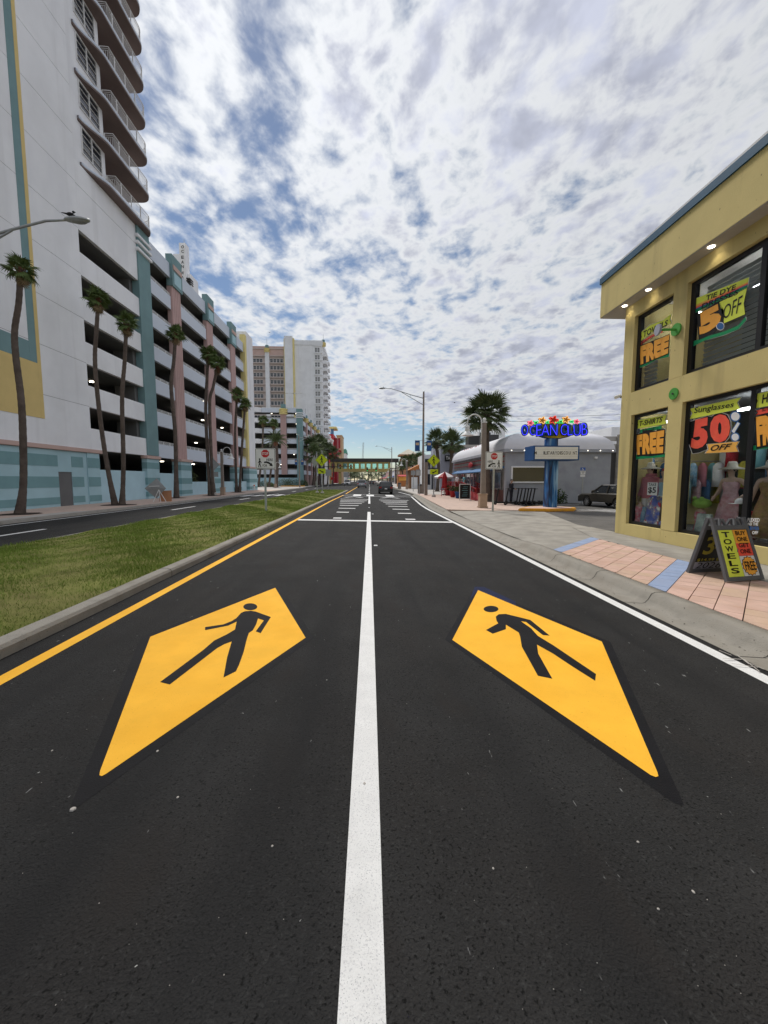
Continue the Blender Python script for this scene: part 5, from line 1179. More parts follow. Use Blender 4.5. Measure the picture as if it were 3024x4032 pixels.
def palmP(pp, lab, **k):
    b = basepx(*pp[0]); path = [b]+[onY(x, y, b.y) for x, y in pp[1:]]; return palm(path, label=lab, **k)
palmP([(78,2024),(92,1900),(90,1700),(82,1560),(62,1400),(58,1300),(74,1190),(80,1062)], 'thin palm beside the grey door in front of the yellow painted panel', r0=.15, r1=.11, n=22, sc=.8, seed=1, wind=.2, group=G1)
palmP([(453,1988),(425,1850),(400,1690),(380,1514),(374,1400),(380,1300),(387,1180)], 'taller palm of the pair rising in a V from one spot', r0=.135, r1=.105, n=26, sc=.9, seed=2, wind=-.25, group=G1)
palmP([(481,1988),(486,1822),(481,1569),(491,1421),(498,1275)], 'shorter palm of the pair rising in a V from one spot', r0=.135, r1=.10, n=24, sc=.85, seed=3, wind=-.3, group=G1)
palmP([(695,1961),(690,1711),(674,1521),(684,1426),(692,1315)], 'single thin palm in front of the first fluted pink column', r0=.17, r1=.13, n=26, sc=1.0, seed=4, group=G1)
palmP([(828,1952),(818,1806),(810,1616),(815,1490),(820,1395)], 'straighter palm of the pair before the second fluted pink column', r0=.17, r1=.13, n=28, sc=1.05, seed=5, group=G1)
palmP([(842,1952),(831,1775),(826,1585),(840,1521),(858,1435)], 'leaning palm of the pair before the second fluted pink column', r0=.17, r1=.13, n=28, sc=1.05, seed=6, group=G1)
palmP([(932,1939),(926,1711),(934,1555)], 'straight palm of the pair before the yellow corner stripe', r0=.17, r1=.13, n=26, sc=1.1, seed=7, group=G1)
palmP([(943,1939),(954,1743),(966,1590)], 'palm leaning away from its neighbour before the yellow corner stripe', r0=.17, r1=.13, n=26, sc=1.05, seed=8, group=G1)
def palmY(px, pyt, Y, lab, dx=0, **k):
    b = onY(px, 1900, Y); b.z = .06; tp = onY(px+dx, pyt, Y); return palm([b, b*.5+tp*.5+Vector((.3,0,0)), tp], label=lab, **k)
palmY(1016, 1655, 92, 'tall palm by the curved decks of the distant garage', 21, r0=.25, r1=.18, n=28, sc=1.6, seed=11)
palmY(1058, 1668, 92, 'slanting palm in front of the distant garage', 20, r0=.25, r1=.18, n=28, sc=1.5, seed=12)
palmY(1086, 1738, 88, 'broad feathery date palm in front of the distant garage', 0, kind='date', r0=.4, r1=.38, n=40, sc=1.35, seed=13, dry=0)
G2 = 'palms in a row beside the distant garage'
for i, (px, py, Y) in enumerate(((1232,1756,118),(1255,1748,124),(1272,1762,132),(1290,1776,142),(1310,1788,152),(1240,1790,112))):
    palmY(px, py, Y, 'dark palm in the leafy row beside the distant garage columns', 0, r0=.3, r1=.22, n=26, sc=2.3, seed=30+i, kind='sabal', dry=2, group=G2)
palmP([(1924,1974),(1922,1900),(1915,1800),(1914,1690),(1918,1632)], 'big shaggy fan palm behind the curved pavement lamp', kind='sabal', r0=.24, r1=.25, n=58, sc=1.3, seed=50, dry=16)
palmY(1722, 1735, 56, 'left palm of the shaggy pair before the tattoo shop', -6, kind='sabal', r0=.24, r1=.24, n=48, sc=1.2, seed=51, dry=10)
palmY(1757, 1748, 52, 'wider palm of the shaggy pair before the tattoo shop', 22, kind='sabal', r0=.24, r1=.24, n=52, sc=1.35, seed=52, dry=10)
G3 = 'palms round the stair tower'
for i, (px, py, Y) in enumerate(((1598,1822,112),(1622,1815,106),(1650,1812,98),(1582,1838,125))): palmY(px, py, Y, 'bushy green palm in the clump before the orange stair tower', 0, kind='sabal', r0=.3, r1=.24, n=34, sc=1.5, seed=60+i, dry=2, group=G3)
G4 = 'far palms along the road'
for i, (px, py, Y) in enumerate(((1405,1868,300),(1425,1864,330),(1450,1862,350),(1462,1866,340),(1490,1862,330),(1503,1866,300),(1380,1866,270),(1530,1864,280),(1395,1872,280))): palmY(px, py, Y, 'tiny far palm seen beneath the footbridge', 0, kind='sabal', r0=.35, r1=.3, n=18, sc=2.6, seed=80+i, dry=0, group=G4)
# shrubs
def shrub(name, label, c, r, h, n, m, seed, cat='shrub', group=None):
    rn = random.Random(seed); f = MB()
    for i in range(n):
        a = rn.uniform(0,6.283); q = rn.random()**.5; z = rn.random(); p = Vector((c[0]+r*q*math.cos(a), c[1]+r*q*math.sin(a), c[2]+h*z*(1-.5*q*q))); s_ = rn.uniform(.05,.12)*max(1, r*.42)
        d = Vector((rn.uniform(-1,1),rn.uniform(-1,1),rn.uniform(-.5,1))).normalized()*s_; e = d.cross(Vector((rn.uniform(-1,1),rn.uniform(-1,1),rn.uniform(-1,1)))).normalized()*s_*.45; f.add([p-e, p+d*.6, p+e, p-d*1.2], [(0,1,2),(0,2,3)])
    t = thing(name, label, cat, c, group=group); obj('foliage', f, m, t); st_ = MB()
    for i in range(6): a = i*1.05; st_.cyl((c[0],c[1],c[2]-.05),(c[0]+.5*r*math.cos(a),c[1]+.5*r*math.sin(a),c[2]+.6*h),.02,.008,5)
    obj('stems', st_, 'bark', t); return t
shrub('shrub', 'loose green bush in the planting bay behind the diamond sign back', (-20.9,44.8,.09), 1.2, 3.4, 1600, 'leaf_pale', 1); shrub('shrub', 'dark bush in the planting bay behind the pavement lamp', (-20.9,53,.09), 1.2, 2.8, 1300, 'leaf', 2)
for i, (px, Y, r, h, lb) in enumerate(((1040,100,2.2,1.6,'low dark hedge clump by the driveway of the distant garage'),(1120,106,2.6,2.2,'pale bush at the foot of the distant garage'),(1150,104,2.2,2.4,'rounded bush under the tall lamp before the distant garage'),(1195,103,1.3,1.9,'small dark bush beside the teal corner pillar'),(1062,94,1.2,1.2,'yellowish low plant near the far curved lamp'))):
    p = onY(px,1900,Y); shrub('shrub', lb, (p.x,Y,.06), r, h, 2200, ['leaf','leaf_pale','leaf','leaf','leaf_pale'][i], 10+i)
yk_ = obj('kerb_planter', MB().box(onY(1105,1910,99).x, onY(1200,1910,99).x, 99, 99.4, .06, .32), 'paint_kerb_yellow'); tag(yk_, 'yellow painted kerb along the planting before the distant garage', 'kerb')
shrub('shrub', 'spiky green plant tucked behind the blue club pillar', (onY(2200,1980,26.9).x, 26.9, .08), .55, 1.1, 320, 'leaf', 31)
# ------------------------------------------------------------------ lamps
def goose(pb, H, label, flip=1, scale=1.0):
    t = thing('pavement_lamp', label, 'street lamp', pb, group='curved neck pavement lamps'); x, y, z = pb; s = scale
    obj('pedestal', MB().box(x-.26*s,x+.26*s,y-.26*s,y+.26*s,z,z+.1).box(x-.22*s,x+.22*s,y-.22*s,y+.22*s,z+.1,z+.78*s).box(x-.25*s,x+.25*s,y-.25*s,y+.25*s,z+.78*s,z+.86*s), 'post_tan', t, bevel=.012)
    obj('post', MB().add([(x+a*.14*s,y+b*.14*s,z+.86*s) for a,b in ((-1,-1),(1,-1),(1,1),(-1,1))]+[(x+a*.105*s,y+b*.105*s,z+H-.25) for a,b in ((-1,-1),(1,-1),(1,1),(-1,1))], [(0,1,5,4),(1,2,6,5),(2,3,7,6),(3,0,4,7),(4,5,6,7)]), 'post_conc', t)
    obj('post_cap', MB().box(x-.13*s,x+.13*s,y-.13*s,y+.13*s,z+H-.25,z+H-.18).ell((x,y,z+H-.06),(.11*s,.11*s,.11*s)), 'white_metal', t)
    f = flip; xo = x-f*.17*s; ar = [(xo,y,z+H-1.45),(xo,y,z+H-.2)]+[(xo-f*(.42-.42*math.cos(a))*s,y,z+H-.2+.45*math.sin(a)*s) for a in [math.pi*i/10 for i in range(1,11)]]+[(xo-f*.84*s,y,z+H-.42)]
    obj('neck', MB().tube(ar,.035*s,8), 'white_metal', t, smooth='all')
    hx, hz = xo-f*.84*s, z+H-.42
    hd = obj('lamp_head', MB().lathe([(.10*s,0),(.13*s,-.04),(.13*s,-.12),(.10*s,-.14),(.14*s,-.18),(.14*s,-.27),(.12*s,-.30),(.20*s,-.42),(.36*s,-.56),(.37*s,-.59),(.33*s,-.585)], (hx,y,hz), 18), 'white_metal', t, smooth=True); return t
pb = onZ(1900,1999,SZ); goose(pb, 5.3, 'cream curved neck lamp on square post before the big fan palm')
p = onY(1602,1926,70); goose((p.x,70,.06), 5.3, 'curved neck lamp beside the brown kiosk', 1)
p = onY(1566,1915,100); goose((p.x,100,.06), 5.3, 'curved neck lamp before the orange snack stand', 1); p = onY(1540,1908,128); goose((p.x,128,.06), 5.3, 'curved neck lamp farthest down the land side pavement', 1)
p = onZ(878,1949,.09); goose((p.x,p.y,.09), 5.0, 'curved neck lamp against the blue garage wall', -1)
p = onY(1085,1926,84); goose((p.x,84,.06), 5.3, 'curved neck lamp near the distant garage shrubs', -1)
def tall(x, y, z, H, arm, d, label, banner=False):
    t = thing('street_light', label, 'street light', (x,y,z), group='tall cantilever street lights')
    obj('pole', MB().cyl((x,y,z),(x,y,z+H),.16,.10,14), 'post_conc', t, smooth=True); obj('pole_cap', MB().ell((x,y,z+H+.05),(.11,.11,.12)), 'galv', t)
    zt = z+H-.7; e = (x+d*arm, y, zt+1.15)
    obj('arm', MB().tube([(x,y,zt),(x+d*arm*.35,y,zt+.42),(x+d*arm*.6,y,zt+.78),(x+d*arm*.85,y,zt+1.1),e],[.055,.05,.045,.04,.04],8), 'galv', t, smooth='all')
    obj('brace', MB().tube([(x,y,zt-.8),(x+d*arm*.35,y,zt+.1),(x+d*arm*.6,y,zt+.75)],[.045,.04,.035],7).bar((x+d*arm*.35,y,zt+.1),(x+d*arm*.35,y,zt+.4),.03), 'galv', t)
    hx = x+d*(arm+.38); hd = obj('lamp_head', MB().ell((hx,y,zt+1.16),(.46,.17,.09),14,8), 'galv', t, smooth='all'); obj('lens', MB().ell((hx+d*.08,y,zt+1.10),(.28,.13,.06),12,6), 'sign_back', hd); obj('photocell', MB().cyl((hx-d*.1,y,zt+1.22),(hx-d*.1,y,zt+1.32),.04), 'dark_gray', hd)
    if banner:
        for s_ in (-1,1):
            bn_ = obj('banner', MB().box(x+s_*.72-.30,x+s_*.72+.30,y-.012,y+.012,z+5.2,z+6.45), 'club_blue', t); obj('banner_rod', MB().bar((x+s_*.12,y,z+6.47),(x+s_*1.05,y,z+6.47),.04).bar((x+s_*.12,y,z+5.18),(x+s_*1.05,y,z+5.18),.04), 'galv', bn_)
            obj('banner_print', MB().box(x+s_*.72-.2,x+s_*.72+.2,y-.017,y-.0125,z+5.9,z+6.2), 'tan_wall', bn_)
    return t
p = onZ(1665,1943.5,SZ); tall(p.x, p.y, SZ, 12.2, 4.6, -1, 'tall street light with blue banners rising beside the right pedestrian sign', True)
p = onY(1542.5,1900,125); tall(p.x, 125, .06, 12.2, 4.6, -1, 'tall street light standing before the far footbridge')
p = onY(1180,1917,90); tall(p.x, 90, .06, 12.0, 4.6, 1, 'tall street light with banners before the distant teal pillar', True)
lh = onX(306, 866, -10.4); tall(-15.55, lh.y, .09, lh.z-1.16+.7-.09, 4.75, 1, 'tall street light whose lamp hangs in front of the white tower')
bd = thing('bird', 'small black bird perched on the street light lamp', 'bird', (-10.62, lh.y, lh.z+.1))
obj('body', MB().ell((-10.66,lh.y,lh.z+.19),(.13,.055,.06),10,8).ell((-10.53,lh.y,lh.z+.26),(.045,.04,.042),8,6).tube([(-10.76,lh.y,lh.z+.2),(-10.95,lh.y,lh.z+.24)],[.035,.012],6).tube([(-10.49,lh.y,lh.z+.26),(-10.44,lh.y,lh.z+.255)],[.014,.003],5), 'black', bd, smooth='all'); obj('leg', MB().cyl((-10.64,lh.y+.02,lh.z+.06),(-10.64,lh.y+.02,lh.z+.15),.006), 'black', bd); obj('leg', MB().cyl((-10.64,lh.y-.02,lh.z+.06),(-10.64,lh.y-.02,lh.z+.15),.006), 'black', bd)
# ------------------------------------------------------------------ signs
WALK = [(.50,.07),(.43,.10),(.36,.17),(.22,.33),(.12,.42),(.17,.47),(.30,.39),(.40,.28),(.43,.45),(.38,.62),(.22,.95),(.36,.97),(.52,.64),(.60,.80),(.62,.98),(.76,.96),(.72,.74),(.60,.52),(.60,.34),(.68,.44),(.86,.50),(.88,.43),(.74,.36),(.64,.20),(.58,.09)]
WALK = [(.46,.20),(.40,.22),(.22,.40),(.13,.50),(.18,.55),(.31,.46),(.40,.36),(.42,.52),(.38,.66),(.22,.97),(.35,.99),(.51,.68),(.60,.80),(.65,1.0),(.78,.97),(.72,.74),(.60,.54),(.58,.36),(.64,.46),(.80,.56),(.84,.50),(.70,.40),(.62,.24),(.54,.19)]
def walker(c, w, h, y, m, par, mir=1):
    pts = [(c[0]+mir*(u-.5)*w, y, c[1]+(.5-v)*h) for u, v in WALK]; f = obj('walking_figure', MB().prism(pts, (0,-.003,0)), m, par)
    obj('figure_head', MB().prism([(c[0]+mir*(.50-.5)*w+.09*h*math.cos(a), y, c[1]+(.5-.09)*h+.09*h*math.sin(a)) for a in [2*math.pi*i/14 for i in range(14)]], (0,-.003,0)), m, par)
def rrect(x0, x1, z0, z1, r, y):
    pts = []
    for cx, cz, a0 in ((x1-r,z1-r,0),(x0+r,z1-r,90),(x0+r,z0+r,180),(x1-r,z0+r,270)):
        for i in range(5): a = R(a0+22.5*i); pts.append((cx+r*math.cos(a), y, cz+r*math.sin(a)))
    return pts
def stop_here(px, py, sx0, sx1, sy0, sy1, z, label, mir):
    b = onZ(px, py, z); Y = b.y; t = thing('stop_sign', label, 'sign', (b.x,Y,z))
    p0, p1 = onY(sx0, sy1, Y), onY(sx1, sy0, Y); x0, x1, z0, z1 = p0.x, p1.x, p0.z, p1.z; W = x1-x0; Hh = z1-z0
    obj('post', MB().box(b.x-.045,b.x+.045,Y+.01,Y+.07,z,z1-.1), 'galv', t)
    pl = obj('sign_plate', MB().prism(rrect(x0,x1,z0,z1,.05,Y), (0,-.005,0)), 'sign_white', t)
    obj('sign_border', MB().prism(rrect(x0+.02,x1-.02,z0+.02,z1-.02,.045,Y-.006), (0,-.001,0)), 'sign_black', pl); obj('sign_face', MB().prism(rrect(x0+.04,x1-.04,z0+.04,z1-.04,.035,Y-.008), (0,-.001,0)), 'sign_white', pl)
    cx, cz = x0+W*.5, z0+Hh*.74; ro = Hh*.2
    obj('stop_octagon', MB().prism([(cx+ro*math.cos(R(22.5+45*i)), Y-.01, cz+ro*math.sin(R(22.5+45*i))) for i in range(8)], (0,-.002,0)), 'sign_red', pl)
    yq = Y-.013
    def q(u0,v0,u1,v1): return [(x0+W*u0,yq,z1-Hh*v0),(x0+W*u1,yq,z1-Hh*v0),(x0+W*u1,yq,z1-Hh*v1),(x0+W*u0,yq,z1-Hh*v1)]
    text_quad('lettering', 'STOP', q(.345,.195,.655,.325), 'sign_white', pl, nrm=(0,-1,0), bold=.015, lift=.001)
    hu = (.55,.87) if mir > 0 else (.12,.42); fu = (.36,.58) if mir > 0 else (.38,.62)
    text_quad('lettering', 'HERE', q(hu[0],.50,hu[1],.62), 'sign_black', pl, nrm=(0,-1,0), bold=.01, lift=.001); text_quad('lettering', 'FOR', q(fu[0],.78,fu[1],.90), 'sign_black', pl, nrm=(0,-1,0), bold=.01, lift=.001)
    walker((x0+W*(.22 if mir > 0 else .78), z0+Hh*.29), W*.27, Hh*.44, Y-.011, 'sign_black', pl, -mir)
    A = [(.43,.65),(.55,.635),(.68,.67),(.78,.74),(.80,.70),(.86,.87),(.68,.855),(.73,.81),(.65,.75),(.55,.715),(.43,.725)]
    if mir < 0: A = [(1-u, v) for u, v in A]
    obj('arrow', MB().prism([(x0+W*u, Y-.011, z1-Hh*v) for u, v in A], (0,-.002,0)), 'sign_black', pl); return t
stop_here(1047, 2016, 1006, 1084, 1765, 1846, .22, 'white stop here for pedestrians sign standing on the grass median', 1)
stop_here(1941, 2014, 1911, 1980, 1778.5, 1848, SZ, 'white stop here for pedestrians sign on the pavement by the scooters', -1)
def ped_sign(bx, by, cx, cz, hw, px, pz, pw_, ph, z, label, mir):
    b = onZ(bx, by, z); Y = b.y; t = thing('pedestrian_sign', label, 'sign', (b.x,Y,z)); c = onY(cx, cz, Y); s = hw/FPX*Y
    obj('footing', MB().lathe([(.20,0),(.20,.16),(.12,.26)], (b.x,Y+.07,z), 12), 'concrete_light', t); obj('post', MB().cyl((b.x,Y+.07,z),(b.x,Y+.07,c.z+s+.35),.055,n=10), 'galv', t)
    d = [(c.x-s,Y,c.z),(c.x,Y,c.z-s),(c.x+s,Y,c.z),(c.x,Y,c.z+s)]
    pl = obj('diamond_plate', MB().prism(d, (0,-.006,0)), 'sign_lime', t)
    ring = MB(); 
    for k in range(4):
        a, b2 = Vector(d[k]), Vector(d[(k+1)%4]); C_ = Vector(c); f = lambda p, q_: C_+(p-C_)*q_
        ring.prism([f(a,.95)+Vector((0,-.007,0)), f(b2,.95)+Vector((0,-.007,0)), f(b2,.91)+Vector((0,-.007,0)), f(a,.91)+Vector((0,-.007,0))], (0,-.001,0))
    obj('diamond_border', ring, 'sign_black', pl); walker((c.x,c.z), s*.72, s*1.18, Y-.008, 'sign_black', pl, mir if False else 1)
    a = onY(px-pw_, pz+ph, Y); b2 = onY(px+pw_, pz-ph, Y)
    ap = obj('arrow_plate', MB().prism(rrect(a.x,b2.x,a.z,b2.z,.03,Y), (0,-.006,0)), 'sign_lime', t); W = b2.x-a.x; Hh = b2.z-a.z
    A = [(.25,.22),(.58,.58),(.66,.42),(.78,.82),(.38,.76),(.50,.68),(.16,.36)]
    if mir < 0: A = [(1-u, v) for u, v in A]
    obj('arrow', MB().prism([(a.x+W*u, Y-.008, b2.z-Hh*v) for u, v in A], (0,-.002,0)), 'sign_black', ap)
    obj('beacon_bar', MB().box(c.x-.33,c.x+.33,Y-.03,Y+.03,b2.z+.03,b2.z+.13), 'black_metal', t); return t
ped_sign(1269,1945,1266.5,1811.4,25,1267,1855,15,10,.2,'lime pedestrian diamond sign with arrow on the grass median',1)
ped_sign(1708,1957,1708,1814,25.6,1709,1857.7,16,10,SZ,'lime pedestrian diamond sign with arrow on the pavement before the red ramp',-1)
def plain_post(name, label, bx, by, z, top, m='galv', r=.05, Y=None):
    b = onZ(bx, by, z) if Y is None else onY(bx, by, Y)
    t = thing(name, label, 'sign', (b.x,b.y,z)); obj('post', MB().cyl((b.x,b.y,z),(b.x,b.y,onY(bx,top,b.y).z),r,n=8), m, t); return t, b
def back(t, b, cx, cz, hw, hh, diamond=False, dy=.06, m='sign_back', name='sign_plate'):
    Y = b.y-dy; c = onY(cx, cz, Y); w = hw/FPX*Y; h = hh/FPX*Y
    pts = [(c.x-w,Y,c.z),(c.x,Y,c.z-h),(c.x+w,Y,c.z),(c.x,Y,c.z+h)] if diamond else rrect(c.x-w,c.x+w,c.z-h,c.z+h,.03,Y)
    return obj(name, MB().prism(pts, (0,-.006,0)), m, t)
t, b = plain_post('sign_post', 'grey back of a diamond sign with small plate on the left pavement', 846, 1952, .09, 1800); back(t,b,842,1830,22,22,True); back(t,b,844,1868,15,9.5); obj('footing', MB().lathe([(.2,0),(.2,.3),(.1,.38)],(b.x,b.y,.09),10), 'concrete_light', t)
t, b = plain_post('signal_post', 'slim grey post with control box beside the median pedestrian sign', 1249, 1943, .2, 1781, r=.06); obj('control_box', MB().box(b.x-.14,b.x+.02,b.y-.2,b.y-.05,1.1,1.6), 'sign_back', t); back(t,b,1238,1817,12,25,True); obj('footing', MB().lathe([(.2,0),(.2,.16),(.12,.26)],(b.x,b.y,.2),12), 'concrete_light', t)
t, b = plain_post('sign_post', 'grey square sign back on a post at the far end of the median', 1293, 1925, .2, 1848); back(t,b,1293,1861,11,12)
t, b = plain_post('sign_post', 'grey sign back on a thin post past the end of the median grass', 1362, 1917, .06, 1858); back(t,b,1362,1869,9.5,10)
t, b = plain_post('no_entry_sign', 'small round red no entry sign under the footbridge end', 1307, 1904, .06, 1876, Y=122); back(t,b,1307,1884,5,5,m='sign_red'); 
t, b = plain_post('sign_post', 'grey lettered plate on a post beside the tall street light', 1651, 1947, SZ, 1845); p_ = back(t,b,1647,1861,9.5,12); [back(t,b,1647,1855+i*4.5,7.5,.9,dy=.07,m='sign_white',name='text_line') for i in range(4)]
t, b = plain_post('sign_post', 'pale grey sign back beside the farther kerb lamp', 1627, 1935, SZ, 1850); back(t,b,1627,1862,9,9)
p = onZ(1677,1950,SZ); ub = obj('utility_post', MB().box(p.x-.16,p.x+.16,p.y-.16,p.y+.16,SZ,SZ+3.6), 'post_conc', origin=(p.x,p.y,SZ)); tag(ub, 'short square grey post beside the tall street light', 'post')
# accessible parking sign
b = onZ(2290,1984,SZ); t = thing('parking_sign', 'blue accessible parking sign on a thin post by the grey diner wall', 'sign', (b.x,b.y,SZ)); obj('post', MB().bar((b.x,b.y,SZ),(b.x,b.y,onY(2294,1842,b.y).z),.05), 'galv', t)
Yb = b.y-.04; P_ = lambda x, y: onY(*T_(x, y), Yb)
obj('blue_plate', MB().prism([P_(1078,850),P_(1148,850),P_(1148,893),P_(1080,893)], (0,-.005,0)), 'sign_blue', t); obj('white_plate', MB().prism([P_(1080,894),P_(1148,894),P_(1146,945),P_(1080,945)], (0,-.005,0)), 'sign_white', t); obj('white_plate', MB().prism([P_(1076,950),P_(1142,950),P_(1142,980),P_(1076,980)], (0,-.005,0)), 'sign_white', t)
wc = MB(); ring_pts = [P_(1110+13*math.cos(a), 876+11*math.sin(a)) for a in [R(-30+i*24) for i in range(13)]]; wc.tube([p+Vector((0,-.008,0)) for p in ring_pts], .012, 4); wc.bar(P_(1108,860)+Vector((0,-.008,0)),P_(1110,876)+Vector((0,-.008,0)),.03).bar(P_(1110,876)+Vector((0,-.008,0)),P_(1122,877)+Vector((0,-.008,0)),.02).bar(P_(1122,877)+Vector((0,-.008,0)),P_(1127,886)+Vector((0,-.008,0)),.02); obj('wheelchair_mark', wc, 'sign_white', t); [obj('text_line', MB().prism([P_(1088+i*3,902+i*9),P_(1140-i*4,902+i*9),P_(1140-i*4,905+i*9),P_(1088+i*3,905+i*9)], (0,-.008,0)), 'dark_gray', t) for i in range(4)]
# folded road work sign and barricade on the left pavement
b = onZ(610,1976,.09); t = thing('work_sign', 'grey backed diamond road work sign leaning on its stand by the garage wall', 'sign', (b.x,b.y,.09)); c = onY(610,1923,b.y); s_ = 39/FPX*b.y
obj('diamond_plate', MB().prism([(c.x-s_,b.y,c.z),(c.x,b.y+.12,c.z-s_),(c.x+s_,b.y+.1,c.z),(c.x,b.y+.3,c.z+s_)], (0,.02,0)), 'sign_back', t)
for dx in (-.05,.45,.8): obj('stand_leg', MB().bar((c.x+dx,b.y-.25+.3*abs(dx),.09),(c.x+.25,b.y+.05,c.z-.1),.035), 'white_metal', t)
obj('orange_panel', MB().prism([(c.x+.1,b.y+.35,.1),(c.x+1.0,b.y+.4,.1),(c.x+1.0,b.y+.45,.95),(c.x+.1,b.y+.4,.9)], (0,.02,0)), 'brick_orange', t); obj('crossbar', MB().bar((c.x-.4,b.y-.04,c.z+.15),(c.x+.35,b.y-.03,c.z+.18),.05), 'white_metal', t)
b = onZ(990,1930,.09); t = thing('barricade', 'small folding barricade with red and white striped board on the far pavement', 'barricade', (b.x,b.y,.09)); mat('barr_orange', (.75,.15,.03), .5, .05, 3)
obj('frame', MB().bar((b.x-.6,b.y-.25,.09),(b.x-.45,b.y,1.0),.06).bar((b.x-.6,b.y+.25,.09),(b.x-.45,b.y,1.0),.06).bar((b.x+.6,b.y-.25,.09),(b.x+.45,b.y,1.0),.06).bar((b.x+.6,b.y+.25,.09),(b.x+.45,b.y,1.0),.06), 'white_metal', t)
for k in range(6): obj('stripe', MB().prism([(b.x-.6+.2*k,b.y-.08,.72),(b.x-.4+.2*k,b.y-.08,.72),(b.x-.4+.2*k,b.y-.04,.98),(b.x-.6+.2*k,b.y-.04,.98)], (0,-.02,0)), 'barr_orange' if k%2 else 'sign_white', t)
obj('lower_board', MB().box(b.x-.6,b.x+.6,b.y-.16,b.y-.13,.3,.5), 'sign_white', t)
# traffic signal mast before the footbridge
ym = 122; t = thing('traffic_signal', 'long black mast arm with hanging traffic signals before the footbridge', 'traffic light', (onY(1262,1900,ym).x,ym,.06)); x0 = onY(1262,1900,ym).x
obj('pole', MB().cyl((x0,ym,.06),(x0,ym,7.4),.17,.13), 'black_metal', t); za = onY(1340,1838,ym).z; x1 = onY(1390,1838,ym).x; obj('mast_arm', MB().cyl((x0,ym,za),(x1,ym,za+.1),.12,.07), 'black_metal', t)
for px in (1340, 1382):
    x = onY(px,1838,ym).x; h_ = obj('signal_head', MB().box(x-.28,x+.28,ym-.35,ym-.1,za-.75,za+.75), 'black', t)
    for k in range(3): obj('signal_lens', MB().cyl((x,ym-.36,za+.48-.48*k),(x,ym-.40,za+.48-.48*k),.15), ['sign_red','p_amber','fix_green'][k], h_)
t = thing('traffic_signal', 'pair of black traffic signals hung on a wire beneath the footbridge', 'traffic light', (onY(1462,1900,160).x,160,0)); zs = onY(1462,1848,160).z
obj('span_wire', MB().cyl((-16,160,zs+.8),(12,160,zs+.8),.03,n=5), 'black', t)
for px in (1446, 1481): 
    x = onY(px,1850,160).x; h_ = obj('signal_head', MB().box(x-.3,x+.3,159.8,160.1,zs-.9,zs+.75), 'black', t); [obj('signal_lens', MB().cyl((x,159.79,zs+.45-.5*k),(x,159.75,zs+.45-.5*k),.16), ['dark_gray','dark_gray','neon_green'][k], h_) for k in range(3)]
for sx in (-16, 12): obj('pole', MB().cyl((sx,160,0),(sx,160,zs+1.2),.15,.1), 'post_conc', t)
# ------------------------------------------------------------------ vehicles (local: +y forward, origin on the ground)
mat('car_black', (.012,.013,.016), .25, .05, 2, spec=.6); mat('car_silver', (.34,.35,.37), .3, .05, 2, metal=.5, spec=.6); mat('car_bronze', (.060,.055,.045), .28, .05, 2, metal=.45, spec=.6); mat('car_white', (.70,.70,.70), .3, .03, 2, spec=.6); mat('car_grey', (.12,.13,.15), .3, .05, 2, spec=.6); mat('car_maroon', (.16,.02,.025), .3, .05, 2, spec=.6)
mat('tyre', (.015,.015,.015), .9, .1, 9); mat('rim', (.42,.42,.43), .35, .05, 5, metal=.6); mat('tail_red', (.45,.02,.02), .3, .05, 5); mat('head_lens', (.65,.67,.70), .15, .05, 5); mat('car_glass', (.018,.022,.026), .05, 0, spec=.9)
def wheel_meshes(r, w):
    ty = MB(); pr = [(r*.66,-w/2),(r*.92,-w/2),(r,-w*.3),(r,w*.3),(r*.92,w/2),(r*.66,w/2)]
    n = 22
    for (rr, x) in pr:
        for k in range(n): a = 2*math.pi*k/n; ty.v.append((x, rr*math.cos(a), rr*math.sin(a)))
    for i in range(len(pr)):
        for k in range(n): j = (i+1)%len(pr); ty.f.append((i*n+k, i*n+(k+1)%n, j*n+(k+1)%n, j*n+k))
    rm = MB().cyl((-w*.35,0,0),(w*.30,0,0),r*.16,n=10)
    for k in range(7):
        a = 2*math.pi*k/7; d = Vector((0,math.cos(a),math.sin(a))); rm.bar(d*r*.1+Vector((w*.34,0,0)), d*r*.62+Vector((w*.36,0,0)), r*.17, w*.12, up=(1,0,0)); rm.bar(d*r*.1-Vector((w*.34,0,0)), d*r*.62-Vector((w*.36,0,0)), r*.17, w*.12, up=(1,0,0))
    b = len(rm.v)
    for x in (-w*.42, w*.42):
        for rr in (r*.58, r*.67):
            for k in range(n): a = 2*math.pi*k/n; rm.v.append((x, rr*math.cos(a), rr*math.sin(a)))
    for o_ in (0, 2*n):
        for k in range(n): rm.f.append((b+o_+k, b+o_+(k+1)%n, b+o_+n+(k+1)%n, b+o_+n+k))
    ds = MB().cyl((-w*.1,0,0),(w*.1,0,0),r*.6,n=18)
    return ty.mesh('tyre', smooth=True), rm.mesh('rim'), ds.mesh('brake_disc')
